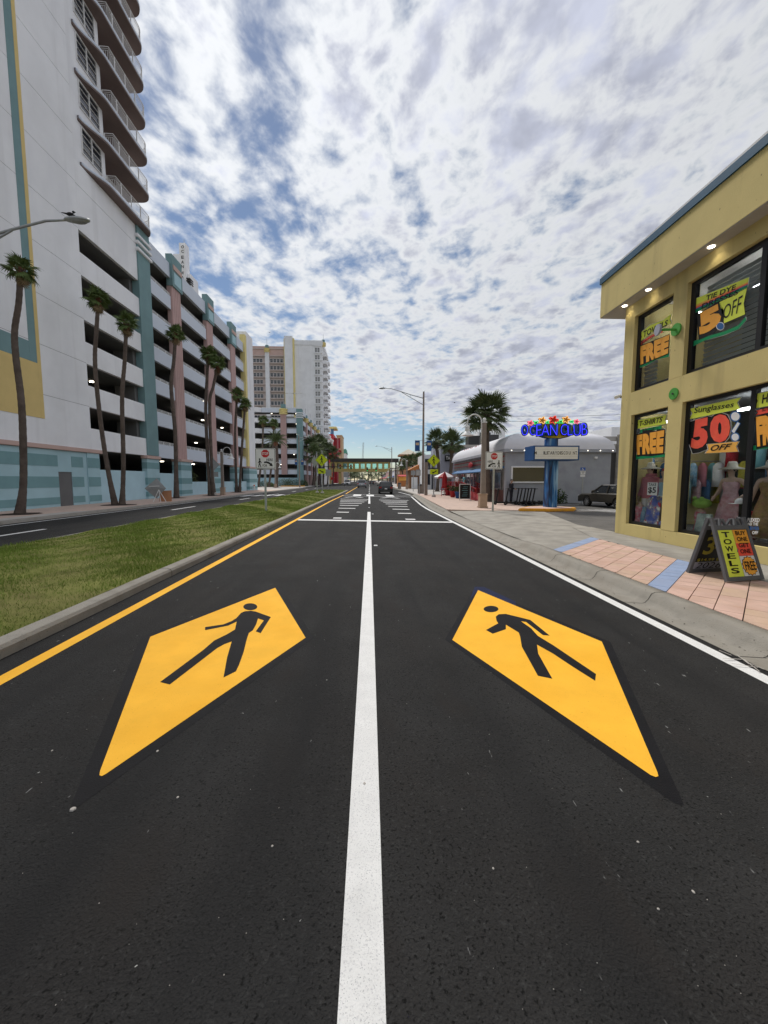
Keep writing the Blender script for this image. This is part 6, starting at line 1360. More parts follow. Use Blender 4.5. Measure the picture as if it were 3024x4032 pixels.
def car(label, m, L_, W, H, belt, hood, prof_front, prof_rear, loc, rz, kind='hatch', group=None, wr=.33, wb=.58):
    t = thing('parked_car' if 'parked' in label else 'car', label, 'car', loc, rz, group); h = L_/2
    yf, yr = h*.60*wb/.58, -h*.60*wb/.58; ra = wr*1.16; gc = .22
    # body side outline with wheel arches
    def arch(yc, d): return [(yc+ra*math.cos(a)*d, wr+ra*math.sin(a)) for a in [math.pi*i/9 for i in range(10)]]
    low = [(-h+.05,gc+.08)]+[p for p in arch(yr,-1) if p[1] > gc]+[p for p in arch(yf,-1) if p[1] > gc]+[(h-.06,gc+.06)]
    top = [(h,.42),(h,hood*.74),(h-.08,hood*.86),(h-.35,hood*.95),(prof_front[0],hood),(prof_front[0]-.1,belt-.02),(prof_rear[0]+.1,belt),(-h+.12,belt*.99),(-h+.02,belt*.86),(-h,.5)]
    out = low+top
    body = MB(); sec = [(-W/2,.90),(-W/2+.0,1),(W/2,1),(W/2,.9)]
    n = len(out); cy = 0; cz = .6
    rings = []
    for x, k in ((-W/2,.0),(-W/2+.09,1),(W/2-.09,1),(W/2,.0)):
        rg = []
        for (y, z) in out:
            if k == 0: y2 = y*(1-.03); z2 = z-(.07 if z > .8*belt else 0)*1+(.0 if z > .4 else .02)
            else: y2, z2 = y, z
            rg.append((x, y2, z2))
        rings.append(rg)
    for rg in rings: body.v += rg
    for i in range(3):
        for k in range(n): body.f.append((i*n+k, i*n+(k+1)%n, (i+1)*n+(k+1)%n, (i+1)*n+k))
    body.f.append(tuple(range(n-1,-1,-1))); body.f.append(tuple(range(3*n,4*n)))
    bo = obj('body', body, m, t, smooth=True, local=True)
    # greenhouse
    ti = .16; f0, f1 = prof_front; r0, r1 = prof_rear
    B = [(-W/2+.07,f0,belt-.03),(W/2-.07,f0,belt-.03),(W/2-.07,r0,belt-.03),(-W/2+.07,r0,belt-.03)]; Tp = [(-W/2+.07+ti,f1,H-.05),(W/2-.07-ti,f1,H-.05),(W/2-.07-ti,r1,H-.05),(-W/2+.07+ti,r1,H-.05)]
    gh = obj('windows', MB().add(B+Tp, [(0,1,5,4),(1,2,6,5),(2,3,7,6),(3,0,4,7),(4,5,6,7),(3,2,1,0)]), 'car_glass', t, local=True)
    rf_ = MB(); rf_.add([(p[0]*1.02,p[1]+(.03 if i<2 else -.05),H-.055) for i, p in enumerate(Tp)]+[(p[0]*.9,p[1]*.92,H) for p in Tp], [(0,1,5,4),(1,2,6,5),(2,3,7,6),(3,0,4,7),(4,5,6,7)]); obj('roof', rf_, m, t, smooth=False, local=True)
    pl = MB()
    for s_ in (0,1):
        pl.bar(B[s_],Tp[s_],.07); pl.bar(B[3-s_],Tp[3-s_],.12,.1)
        mb_ = [(B[s_][i]*.5+B[3-s_][i]*.5) for i in range(3)]; mt_ = [(Tp[s_][i]*.5+Tp[3-s_][i]*.5) for i in range(3)]; pl.bar(mb_, mt_, .05, .09)
        if kind in ('suv','wagon'): a_ = [(B[s_][i]*.2+B[3-s_][i]*.8) for i in range(3)]; b_ = [(Tp[s_][i]*.2+Tp[3-s_][i]*.8) for i in range(3)]; pl.bar(a_, b_, .05, .09)
    obj('pillars', pl, m, t, local=True)
    ty, rm, ds = WH[(wr, .21)]
    for yc in (yf, yr):
        for s_ in (-1, 1):
            w_ = link('wheel', ty, 'tyre', t); w_.location = (s_*(W/2-.11), yc, wr); link('rim', rm, 'rim', w_); link('brake_disc', ds, 'dark_gray', w_)
    for s_ in (-1, 1):
        obj('tail_light', MB().box(min(s_*(W/2-.34),s_*(W/2-.02)),max(s_*(W/2-.34),s_*(W/2-.02)),-h-.015,-h+.16,belt*.74,belt*.92), 'tail_red', t, local=True)
        obj('headlight', MB().box(min(s_*(W/2-.4),s_*(W/2-.04)),max(s_*(W/2-.4),s_*(W/2-.04)),h-.22,h+.012,hood*.70,hood*.84), 'head_lens', t, local=True)
        obj('mirror', MB().ell((s_*(W/2+.09),f0-.32,belt+.08),(.11,.07,.08),10,6), m, t, local=True)
        if kind != 'jeep':
            obj('door_handle', MB().box(s_*(W/2)-.012,s_*(W/2)+.012,-.15,.02,belt-.14,belt-.11), m, t, local=True)
    obj('bumper', MB().box(-W/2+.06,W/2-.06,-h-.05,-h+.1,.3,.52), 'dark_gray' if kind in ('suv','jeep') else m, t, bevel=.03, local=True); obj('bumper', MB().box(-W/2+.06,W/2-.06,h-.1,h+.04,.28,.5), 'dark_gray', t, bevel=.03, local=True)
    obj('number_plate', MB().box(-.16,.16,-h-.02,-h+.0,belt*.62,belt*.62+.15), 'sign_white', t, local=True); obj('grille', MB().box(-.45,.45,h-.02,h+.02,.52,hood*.8), 'black', t, local=True)
    return t
WH = {(r_, .21): wheel_meshes(r_, .21) for r_ in (.33, .36, .40)}
p = onR(1516, 1943); car('black compact crossover driving away in the right lane past the crosswalk', 'car_black', 4.1, 1.77, 1.58, 1.02, .98, (.75,.2), (-1.85,-1.55), (p.x, 50.2, -.05), 0, 'hatch', wr=.33)
p = onR(1439, 1921); car('silver sport utility driving away in the left lane before the footbridge', 'car_silver', 4.6, 1.9, 1.78, 1.12, 1.05, (.9,.35), (-2.15,-1.95), (-1.65, 84, .03), 0, 'suv', wr=.36)
p = onY(1367,1900,118); car('white upright off road car coming towards us beyond the median', 'car_white', 4.2, 1.88, 1.85, 1.15, 1.1, (.6,.45), (-1.9,-1.8), (p.x,118,.0), math.pi, 'jeep', wr=.40)
car('dark car far ahead in the right lane', 'car_black', 4.5, 1.8, 1.5, 1.0, .95, (.8,.2), (-1.6,-1.2), (.9,150,0), 0, 'hatch', wr=.33)
car('white car far ahead just right of the lane dashes', 'car_white', 4.5, 1.8, 1.48, 1.0, .95, (.8,.2), (-1.6,-1.2), (2.2,185,0), 0, 'hatch', wr=.33)
car('white sedan coming towards us under the footbridge', 'car_white', 4.5, 1.8, 1.46, 1.0, .95, (.8,.2), (-1.6,-1.2), (-9.6,175,0), math.pi, 'hatch', wr=.33)
car('grey sedan coming towards us behind the white sedan', 'car_grey', 4.5, 1.8, 1.46, 1.0, .95, (.8,.2), (-1.6,-1.2), (-12.4,205,0), math.pi, 'hatch', wr=.33)
pf, pr_ = onZ(2310,1999,.052), onZ(2419,2011,.052)
car('dark bronze coupe parked nose in beside the grey diner wall', 'car_bronze', 4.5, 1.78, 1.42, .92, .86, (.95,.2), (-1.75,-1.0), (15.05,22.9,.055), R(6), 'hatch', wr=.33)
car('maroon car parked inside the garage behind the white parapet', 'car_maroon', 4.5, 1.8, 1.5, 1.0, .95, (.8,.2), (-1.6,-1.2), (-22.5,30.2,4.12), R(-90), 'hatch', wr=.33)
# ------------------------------------------------------------------ people: one continuous skinned body each
def skin_body(J, E_):
    me = bpy.data.meshes.new('body'); me.from_pydata([j[:3] for j in J], E_, [])
    ob = bpy.data.objects.new('b', me); COL.objects.link(ob); sm = ob.modifiers.new('s','SKIN'); sm.use_smooth_shade = True
    ss = ob.modifiers.new('u','SUBSURF'); ss.levels = 1; ss.render_levels = 1
    for i, v in enumerate(me.skin_vertices[0].data):
        r = J[i][3]; v.radius = (r, r) if not isinstance(r, tuple) else r; v.use_root = (i == 0)
    dg = bpy.context.evaluated_depsgraph_get(); out = bpy.data.meshes.new_from_object(ob.evaluated_get(dg)); bpy.data.objects.remove(ob); bpy.data.meshes.remove(me); return out
def figure(H, arms, legs=((.10,0),( -.10,0)), slim=1.0, fing=True):
    """arms: two lists elbow, hand offsets from the shoulder (fractions of H); faces -y"""
    k = H
    J = [(0,0,.52*k,(.085*k*slim,.062*k*slim)),(0,.005*k,.60*k,(.072*k*slim,.055*k*slim)),(0,.008*k,.70*k,(.085*k*slim,.06*k*slim)),(0,.01*k,.79*k,(.075*k*slim,.052*k*slim)),(0,.004*k,.845*k,.03*k),(0,-.005*k,.89*k,(.043*k,.05*k)),(0,-.008*k,.945*k,(.045*k,.055*k)),(0,-.005*k,.985*k,(.028*k,.03*k))]
    E_ = [(0,1),(1,2),(2,3),(3,4),(4,5),(5,6),(6,7)]
    hands = []
    for s_, (el, ha) in zip((-1,1), arms):
        i = len(J); sh = Vector((s_*.115*k*slim,.01*k,.80*k)); e = sh+Vector(el)*k; h_ = sh+Vector(ha)*k; d = (h_-e).normalized()
        J += [(*sh,.034*k),(*e,.026*k),(*h_,.018*k),(*(h_+d*.035*k),(.022*k,.013*k))]; E_ += [(3,i),(i,i+1),(i+1,i+2),(i+2,i+3)]
        pv = Vector((s_*1,0,0)); fw_ = d.cross(pv).normalized() if abs(d.dot(pv)) < .95 else Vector((0,-1,0))
        for f in range(4):
            j = len(J); o_ = fw_*(f-1.5)*.012*k; b_ = h_+d*.035*k+o_; ln = (.042,.05,.047,.036)[f]*k
            J += [(*(b_+d*ln*.5),.0065*k),(*(b_+d*ln+fw_.cross(d)*-.008*k),.0055*k)]; E_ += [(i+3,j),(j,j+1)]
        j = len(J); J += [(*(h_+d*.02*k+fw_*-.03*k),.007*k),(*(h_+d*.045*k+fw_*-.038*k),.006*k)]; E_ += [(i+3,j),(j,j+1)]
    for s_, (dy, ky) in zip((-1,1), legs):
        i = len(J); J += [(s_*.055*k,0,.47*k,.056*k*slim),(s_*.06*k,ky*k,.27*k,.036*k),(s_*.06*k,dy*k*.5,.045*k,.024*k),(s_*.065*k,dy*k*.5-.07*k,.02*k,.02*k)]; E_ += [(0,i),(i,i+1),(i+1,i+2),(i+2,i+3)]
    return skin_body(J, E_)
mat('skin', (.42,.26,.19), .6, .06, 9); mat('skin_manq', (.62,.44,.34), .5, .03, 9); mat('hair_grey', (.16,.15,.14), .8, .2, 20); mat('hair_dark', (.03,.02,.018), .8, .2, 20); mat('cloth_white', (.78,.78,.80), .9, .05, 9); mat('cloth_aqua', (.22,.50,.55), .9, .05, 9); mat('cloth_dark', (.02,.022,.03), .9, .1, 9); mat('cloth_red', (.40,.02,.03), .9, .1, 9); mat('cloth_pink', (.55,.20,.24), .9, .1, 9); mat('cloth_blue', (.42,.62,.72), .9, .06, 9); mat('straw', (.62,.58,.50), .9, .12, 20)
mat('dress_pink', (.68,.45,.48), .9, .25, 9, hue=(.50,.14,.20), hamt=.8, hs=7); mat('dress_tan', (.40,.27,.11), .9, .3, 12, hue=(.45,.18,.16), hamt=.7, hs=8)
def shirt(H, m, par, z0=.50, slim=1.0, sl=None, arms=None, loose=1.12):
    k = H; pr = [(.108*k*slim*loose,z0*k),(.104*k*slim*loose,.58*k),(.105*k*slim*loose,.68*k),(.118*k*slim*loose,.76*k),(.112*k*slim*loose,.80*k),(.075*k,.828*k),(.048*k,.838*k)]
    mb = MB().lathe(pr, (0,.006*k,0), 18, 1, .70)
    if arms:
        for s_, (el, ha) in zip((-1,1), arms):
            a = Vector((s_*.10*k*slim,.008*k,.795*k)); e = Vector((s_*.115*k*slim,.01*k,.80*k))+Vector(el)*k; h_ = Vector((s_*.115*k*slim,.01*k,.80*k))+Vector(ha)*k
            pts = [a, a.lerp(e,.5), e] if sl == 'long' else [a, a.lerp(e,.75)]
            if sl == 'long': pts += [e.lerp(h_,.85)]
            mb.tube(pts, [.046*k,.043*k,.038*k,.032*k][:len(pts)], 10)
    return obj('shirt', mb, m, par, smooth=True, local=True)
def trousers(H, m, par, legs, hem=.05, slim=1.0):
    k = H; mb = MB().lathe([(.115*k*slim,.54*k),(.112*k*slim,.50*k),(.09*k*slim,.45*k)], (0,0,0), 14, 1, .72)
    for s_, (dy, ky) in zip((-1,1), legs):
        top = Vector((s_*.055*k,0,.48*k)); kn = Vector((s_*.06*k,ky*k,.27*k)); an = Vector((s_*.06*k,dy*k*.5,.045*k)); pts = [top, kn]+([kn.lerp(an,.9)] if hem < .1 else [])
        if hem >= .1: pts = [top, top.lerp(kn,.95)]
        mb.tube(pts, [.066*k*slim,.05*k,.042*k][:len(pts)] if hem < .1 else [.068*k,.062*k], 10)
    return obj('trousers' if hem < .1 else 'shorts', mb, m, par, smooth=True, local=True)
def head_bits(H, par, hair, hm, long_=False):
    k = H; mb = MB()
    pr = [(.001,.062),(.03,.056),(.046,.035),(.05,.01),(.046,-.02)]
    mb.lathe([(r*k,z*k) for r, z in pr[::-1]], (0,.008*k,.94*k), 14, .92, 1.12)
    if long_: mb.lathe([(.02*k,-.16*k),(.05*k,-.12*k),(.052*k,0)], (0,.03*k,.94*k), 12, 1, .7)
    obj('hair', mb, hm, par, smooth=True, local=True)
    f = MB().ell((-.018*k,-.058*k,.942*k),(.006*k,.004*k,.004*k),8,6).ell((.018*k,-.058*k,.942*k),(.006*k,.004*k,.004*k),8,6); obj('eyes', f, 'hair_dark', par, local=True)
    obj('nose', MB().add([(-.008*k,-.056*k,.915*k),(.008*k,-.056*k,.915*k),(0,-.072*k,.918*k),(0,-.057*k,.942*k)],[(0,1,2),(0,2,3),(1,3,2)]), 'skin', par, local=True); obj('mouth', MB().box(-.014*k,.014*k,-.056*k,-.052*k,.895*k,.899*k), 'cloth_red', par, local=True)
    obj('ears', MB().ell((-.046*k,.0,.935*k),(.006*k,.012*k,.018*k),8,6).ell((.046*k,.0,.935*k),(.006*k,.012*k,.018*k),8,6), 'skin', par, local=True)
A_DOWN = [((-.03,.0,-.17),(-.03,-.03,-.32)),((.03,.0,-.17),(.03,-.03,-.32))]
def person(label, loc, rz, H, top, bot, arms, legs, hair, sl='short', hem=.04):
    t = thing('person', label, 'person', loc, rz); b = link('body', figure(H, arms, legs), 'skin', t)
    shirt(H, top, t, sl=sl, arms=arms); trousers(H, bot, t, legs, hem); head_bits(H, t, None, hair)
    sh = MB()
    for s_, (dy, ky) in zip((-1,1), legs): sh.ell((s_*.063*H,dy*H*.5-.03*H,.022*H),(.03*H,.075*H,.022*H),10,6)
    obj('shoes', sh, 'black', t, local=True, smooth='all'); return t
pm = onZ(2017,1982,SZ); person('person in black jacket and trousers standing among the parked scooters', (pm.x,pm.y+.25,SZ), R(70), 1.74, 'cloth_dark', 'cloth_dark', [((-.05,-.02,-.16),(-.02,-.14,-.20)),((.05,-.02,-.16),(.02,-.14,-.20))], ((.0,0),(.06,-.01)), 'hair_grey', 'long')
RZ_ = .62
person('person in white shirt standing on the red railed ramp', (onY(1800,1900,38).x,38,RZ_), R(-70), 1.72, 'cloth_white', 'cloth_dark', A_DOWN, ((.0,0),(.08,-.01)), 'hair_grey')
person('person in aqua shirt reaching for the diner door', (onY(1828,1900,36.6).x,36.6,RZ_), R(-100), 1.68, 'cloth_aqua', 'cloth_dark', [((-.06,-.08,-.12),(-.05,-.28,-.12)),((.04,.02,-.16),(.04,-.02,-.31))], ((.0,0),(.05,-.01)), 'hair_dark')
# shoppers' dummies in the window
def mannequin(label, loc, rz, H, arms, kind, m, hat=True, hairm='hair_dark'):
    t = thing('mannequin', label, 'mannequin', loc, rz); link('body', figure(H, arms, ((.02,0),(.02,0)), .92), 'skin_manq', t); k = H
    if kind == 'maxi':
        mb = MB().lathe([(.20*k,.06*k),(.17*k,.25*k),(.13*k,.45*k),(.098*k,.56*k),(.082*k,.64*k),(.10*k,.71*k),(.102*k,.745*k),(.09*k,.77*k)], (0,.004*k,0), 22, 1, .72)
        for i, v in enumerate(mb.v):
            a = math.atan2(v[1], v[0]); f = 1+.06*math.sin(a*9)*max(0, 1-v[2]/(.6*k)); mb.v[i] = (v[0]*f, v[1]*f, v[2])
        obj('dress', mb, m, t, smooth='all', local=True); obj('straps', MB().tube([(-.06*k,-.05*k,.76*k),(-.065*k,.0,.825*k),(-.06*k,.05*k,.76*k)],.006*k,5).tube([(.06*k,-.05*k,.76*k),(.065*k,.0,.825*k),(.06*k,.05*k,.76*k)],.006*k,5), m, t, local=True)
    elif kind == 'hoodie':
        shirt(k, m, t, z0=.46, sl='long', arms=arms, loose=1.25); trousers(k, 'cloth_white', t, ((.02,0),(.02,0)), .2); obj('hood', MB().lathe([(.075*k,.80*k),(.085*k,.84*k),(.07*k,.87*k)], (0,.02*k,0), 14), m, t, local=True, smooth='all')
    else:
        mb = MB().lathe([(.19*k,.36*k),(.15*k,.36*k),(.165*k,.43*k),(.125*k,.44*k),(.14*k,.51*k),(.10*k,.53*k),(.082*k,.62*k),(.10*k,.71*k),(.095*k,.76*k)], (0,.004*k,0), 20, 1, .75); obj('dress', mb, m, t, local=True)
    head_bits(k, t, None, hairm, True)
    if hat: obj('sun_hat', MB().lathe([(.145*k,.945*k),(.15*k,.952*k),(.06*k,.985*k),(.056*k,1.03*k),(.04*k,1.055*k),(.005*k,1.06*k)], (0,0,0), 22), 'straw', t, smooth='all', local=True)
    return t
FZ = .39
AH = [((-.06,.04,-.15),(-.06,-.06,-.24)),((.12,.03,-.14),(.05,-.08,-.24))]; AD = [((-.05,.02,-.17),(-.07,-.03,-.33)),((.05,.02,-.17),(.07,-.03,-.33))]
mannequin('mannequin in long pink patterned dress and sun hat behind the fifty percent window', (8.55,8.72,FZ), R(-75), 1.70, AH, 'maxi', 'dress_pink')
mannequin('mannequin in tan and rose two tone long dress beside the window mullion', (8.6,7.88,FZ), R(-60), 1.70, AD, 'maxi', 'dress_tan')
mannequin('mannequin in short white tiered dress behind the sandwich board window', (8.6,6.9,FZ), R(-95), 1.70, AH, 'short', 'cloth_white', False)
mannequin('mannequin in rose hoodie, white shorts and sun hat behind the t-shirt window', (8.30,11.0,FZ), R(-80), 1.78, AD, 'hoodie', 'cloth_pink')
mannequin('mannequin in pale blue tiered dress with long red hair', (8.35,10.52,FZ), R(-95), 1.70, AD, 'short', 'cloth_blue', False, 'cloth_red')
# small goods in the windows
mat('towel', (.10,.14,.45), .95, .3, 5, hue=(.75,.55,.12), hamt=.9, hs=6); speckle('towel', [(5, .56, .6, (.55,.05,.08), (1,1,1)), (6, .58, .62, (.7,.75,.7), (1.2,1,1))])
tw_ = obj('beach_towel', MB().prism([(8.0,10.25,.40),(8.0,10.80,.40),(8.12,10.76,1.30),(8.12,10.30,1.30)], (.03,0,.01)), 'towel', origin=(8.0,10.5,.4)); tag(tw_, 'blue beach towel printed with bright flip flops propped in the window', 'towel')
pc = thing('price_card', 'white take five dollars card above the blue beach towel', 'card', (8.0,10.5,1.32)); obj('card', MB().box(8.0,8.006,10.32,10.70,1.32,1.68), 'sign_white', pc)
text_quad('lettering', '$5', [(8.0,10.66,1.55),(8.0,10.36,1.55),(8.0,10.36,1.36),(8.0,10.66,1.36)], 'sign_black', pc, nrm=(-1,0,0), bold=.02, lift=.004); text_quad('lettering', 'TAKE', [(8.0,10.66,1.66),(8.0,10.36,1.66),(8.0,10.36,1.58),(8.0,10.66,1.58)], 'sign_black', pc, nrm=(-1,0,0), bold=.01, lift=.004)
mat('kid_pink', (.75,.18,.24), .9, .3, 14, hue=(.75,.7,.72), hamt=.8, hs=9); mat('print_blue', (.22,.42,.60), .9, .4, 9, hue=(.75,.78,.80), hamt=.8, hs=7); mat('print_leaf', (.55,.66,.62), .9, .2, 9, hue=(.03,.05,.04), hamt=1.0, hs=5); mat('frog', (.28,.50,.10), .9, .15, 8); mat('brick_in', (.16,.09,.06), .9, .3, 5)
for (x, y, lb) in ((8.12,11.12,'small child torso form in pink top by the corner window'),(8.3,9.22,'small child torso form in pink and green suit under the frog hat')):
    t = thing('torso_form', lb, 'mannequin', (x,y,FZ)); obj('torso', MB().lathe([(.12,.0),(.13,.12),(.10,.3),(.13,.5),(.11,.6),(.045,.64),(.04,.70)], (x,y,FZ), 16, 1, .75), 'skin_manq', t, smooth='all'); obj('swimsuit', MB().lathe([(.128,.02),(.14,.12),(.108,.3),(.138,.48),(.12,.57)], (x,y,FZ), 16, 1, .77), 'kid_pink', t, smooth='all')
fg = thing('frog_hat', 'green plush frog hat on top of the small torso form', 'hat', (8.3,9.2,FZ+.7)); obj('crown', MB().ell((8.3,9.2,FZ+.78),(.2,.2,.13),14,8), 'frog', fg, smooth='all'); [obj('eye', MB().ell((8.2,9.2+d,FZ+.9),(.05,.05,.05),8,6), 'frog', fg) for d in (-.1,.1)]
for (y0, y1, m, lb, z1) in ((10.86,11.1,'print_blue','folded blue and white printed beach bag at the window corner',.95),(8.72,9.12,'print_leaf','pale printed bag with dark leaves leaning on the glass',.92)):
    o = obj('printed_bag', MB().prism([(8.05,y0,FZ),(8.05,y1,FZ),(8.12,y1-.02,z1),(8.12,y0+.02,z1)], (.06,0,.01)), m, origin=(8.05,(y0+y1)/2,FZ)); tag(o, lb, 'bag')
bb = thing('beach_ball', 'striped green and orange beach ball beside the blue towel', 'ball', (8.12,10.14,FZ)); obj('ball', MB().ell((8.12,10.14,FZ+.13),(.13,.13,.13),16,10), 'towel', bb, smooth='all'); obj('valve', MB().cyl((8.12,10.14,FZ+.255),(8.12,10.14,FZ+.27),.012), 'sign_white', bb)
sb = thing('surfboard', 'blue surfboard with dark stripe standing against the shop corner', 'surfboard', (8.62,11.33,FZ))
obj('board', MB().tube([(8.62,11.33,FZ),(8.62,11.33,FZ+.5),(8.62,11.33,FZ+1.1),(8.62,11.33,FZ+1.6),(8.62,11.33,FZ+2.05)], [.02,.08,.11,.085,.01], 12), 'blue_pole', sb, smooth='all'); obj('stripe', MB().box(8.60,8.64,11.19,11.23,FZ+.5,FZ+1.8), 'black', sb)
for i, (y, c_) in enumerate(((9.0,'cloth_pink'),(8.4,'blue_awning'),(7.9,'p_olive'),(7.3,'cloth_dark'),(6.8,'teal'),(6.3,'cloth_red'),(10.6,'cloth_red'),(11.1,'cloth_white'))):
    o = MB().lathe([(.26,0),(.24,.3),(.25,.62),(.12,.72),(.05,.74)], (10.7,y,1.5+.5*(i%2)), 12, .35, 1); h_ = obj('hanging_shirt', o, c_, origin=(10.7,y,1.5), smooth='all'); tag(h_, ['rose shirt hung on the back wall behind the pink dress mannequin','dark blue shirt hung low between the two dress mannequins','olive shirt hung behind the tan dress mannequin','black shirt hung behind the mullion','teal shirt hung behind the white tiered dress','red shirt hung nearest the sandwich board window edge','red shirt hung behind the rose hoodie mannequin','white shirt hung in the corner behind the surfboard'][i], 'shirt')
for i in range(15):                               # packed rail of garments on the end wall
    x = 8.75+.15*i; zz0 = 1.55 if i%2 else 1.05; c_ = ['cloth_pink','blue_awning','cloth_aqua','p_olive','cloth_red','cloth_white','teal','print_blue','dress_pink'][i%9]; cn_ = ['rose','dark blue','aqua','olive','red','white','teal','blue and white printed','pink patterned'][i%9]
    h_ = obj('hanging_shirt', MB().lathe([(.25,0),(.23,.3),(.24,.6),(.12,.70),(.05,.72)], (x,11.25,zz0), 12, .28, .6), c_, origin=(x,11.25,zz0), smooth='all'); tag(h_, cn_+' shirt on the packed rail along the shop end wall', 'shirt', 'shirts on the end wall rail')
    h_ = obj('hanging_shirt', MB().lathe([(.25,0),(.23,.3),(.24,.6),(.12,.70),(.05,.72)], (10.3,5.6+.38*i,zz0+.5), 12, .6, .6), c_, origin=(10.3,5.6+.38*i,zz0+.5), smooth='all'); tag(h_, cn_+' shirt on the long rail at the back of the shop', 'shirt', 'shirts on the back rail')
rr = thing('garment_rail', 'steel garment rail carrying the shirts along the shop end wall', 'rail', (9.8,11.25,.4)); obj('rail_bar', MB().cyl((8.6,11.25,2.32),(11.1,11.25,2.32),.015), 'galv', rr); obj('rail_post', MB().cyl((11.0,11.25,.39),(11.0,11.25,2.32),.015), 'galv', rr)
cp = thing('cap', 'white peaked cap on a stand between the dress mannequins', 'hat', (8.35,8.25,1.2)); obj('crown', MB().lathe([(.11,0),(.10,.07),(.05,.12),(.005,.125)], (8.35,8.25,1.22), 14), 'cloth_white', cp, smooth='all'); obj('peak', MB().box(8.15,8.27,8.16,8.34,1.215,1.228), 'cloth_white', cp); obj('stand', MB().cyl((8.35,8.25,FZ),(8.35,8.25,1.22),.03), 'black', cp)
rb = thing('bag_stack', 'stack of red woven bags on the shop floor behind the board', 'bags', (8.45,8.25,FZ)); [obj('bag', MB().lathe([(.14,0),(.19,.3),(.18,.32)], (8.55+.12*i,8.22+.1*i,FZ+.16*i), 12), 'cloth_red', rb) for i in range(3)]
# ------------------------------------------------------------------ scooters
def scooter():
    t = thing('electric_scooter', 'black electric scooter', 'scooter', (0,0,0), group='electric scooters parked in a row')
    d = obj('deck', MB().box(-.10,.10,-.32,.40,.10,.20), 'black', t, bevel=.02, local=True)
    obj('stem', MB().tube([(0,-.42,.2),(0,-.36,.5),(0,-.22,1.12)],.045,8), 'black_metal', t, local=True); obj('neck', MB().bar((0,-.28,.14),(0,-.40,.22),.07), 'black_metal', t, local=True)
    obj('handlebar', MB().cyl((-.24,-.24,1.09),(.24,-.24,1.09),.017).ell((0,-.25,1.10),(.06,.05,.04),8,6), 'black_metal', t, local=True)
    for y in (-.47, .44):
        w = MB(); n = 16
        for rr, x in ((.07,-.03),(.115,-.03),(.125,0),(.115,.03),(.07,.03)):
            for k in range(n): a = 2*math.pi*k/n; w.v.append((x, y+rr*math.cos(a), .125+rr*math.sin(a)))
        for i in range(5):
            for k in range(n): j = (i+1)%5; w.f.append((i*n+k,i*n+(k+1)%n,j*n+(k+1)%n,j*n+k))
        wl = obj('wheel', w, 'tyre', t, local=True, smooth=True); obj('hub', MB().cyl((-.035,y,.125),(.035,y,.125),.07), 'dark_gray', wl, local=True)
    obj('fender', MB().box(-.05,.05,.3,.5,.25,.27), 'black', t, local=True); obj('brake_lever', MB().bar((.12,-.22,1.07),(.22,-.18,1.06),.01), 'galv', t, local=True); return t
s0 = scooter(); sx = [1963,2000,2040,2055,2068,2078,2092,2104]
lbs = ['black electric scooter at the lamp end of the parked row','black electric scooter beside the person in black']+['black electric scooter in the tight row before the grey diner wall']*6
for i, px in enumerate(sx):
    p = onZ(px+10, 1987+(i%2)*1.5, SZ); o = s0 if i == 0 else ctree(s0, (0,0,0)); o.location = (p.x, p.y, SZ); o.rotation_euler = (0, 0, R(-72+6*(i%3))); o['label'] = lbs[i]
# ------------------------------------------------------------------ red ramp, umbrella, planters, menu board
rm_ = thing('entrance_ramp', 'entrance ramp with red metal railings in front of the diner', 'ramp', (9.0,36,.08))
obj('ramp_deck', MB().prism([(8.6,30.5,.085),(8.6,35.2,.62),(8.6,42,.62),(8.6,42,.085)], (1.25,0,0)), 'red_dark', rm_)
def red_rail(pts, h):
    m = MB(); n = len(pts)
    for i in range(n-1):
        a, b = Vector(pts[i]), Vector(pts[i+1])
        for q in (h, h*.55): m.bar(a+Vector((0,0,q)), b+Vector((0,0,q)), .05)
        k = max(2, int((b-a).length/.28))
        for j in range(k+1): p = a.lerp(b, j/k); m.bar(p, p+Vector((0,0,h)), .05 if j%4 == 0 else .02)
    return m
obj('railing', red_rail([(8.55,30.3,.09),(8.55,35.2,.62),(8.55,42,.62)], .95), 'red', rm_); obj('railing', red_rail([(9.8,31,.15),(9.8,35.2,.62)], .95), 'red', rm_); obj('railing', red_rail([(7.4,39,.09),(8.5,39.0,.62)], .95), 'red', rm_)
um = thing('patio_umbrella', 'red and white patio umbrella standing over the diner terrace', 'umbrella', (7.9,44,.08)); cu_ = onY(1752,1860,43); ux, uy = cu_.x, 43.0; um.location = (ux,uy,.08); OFF[um.name] = Vector((ux,uy,.08)); zc = onY(1752,1857,43).z
for k in range(8):
    a, b2 = 2*math.pi*k/8, 2*math.pi*(k+1)/8; o = obj('canopy_panel', MB().add([(ux,uy,zc),(ux+1.35*math.cos(a),uy+1.35*math.sin(a),zc-.62),(ux+1.35*math.cos(b2),uy+1.35*math.sin(b2),zc-.62),(ux+1.33*math.cos(b2),uy+1.33*math.sin(b2),zc-.78),(ux+1.33*math.cos(a),uy+1.33*math.sin(a),zc-.78)],[(0,1,2),(1,4,3,2)]), 'red' if k%2 else 'sign_white', um)
obj('pole', MB().cyl((ux,uy,.08),(ux,uy,zc+.1),.03), 'white_metal', um); fu = onY(1751,1860,41); obj('base', MB().lathe([(.3,0),(.3,.08),(.06,.12)],(ux,uy,.08),14), 'black', um)
cl = thing('closed_umbrella', 'closed red patio umbrella in front of the open one', 'umbrella', (fu.x,41,.08)); z_ = fu.z; obj('folded_canopy', MB().lathe([(.30,z_-1.7-.08),(.28,z_-1.2-.08),(.24,z_-.5-.08),(.12,z_-.1-.08),(.03,z_-.0)], (fu.x,41,.08), 9), 'red', cl); obj('pole', MB().cyl((fu.x,41,.08),(fu.x,41,z_+.1),.03), 'white_metal', cl)
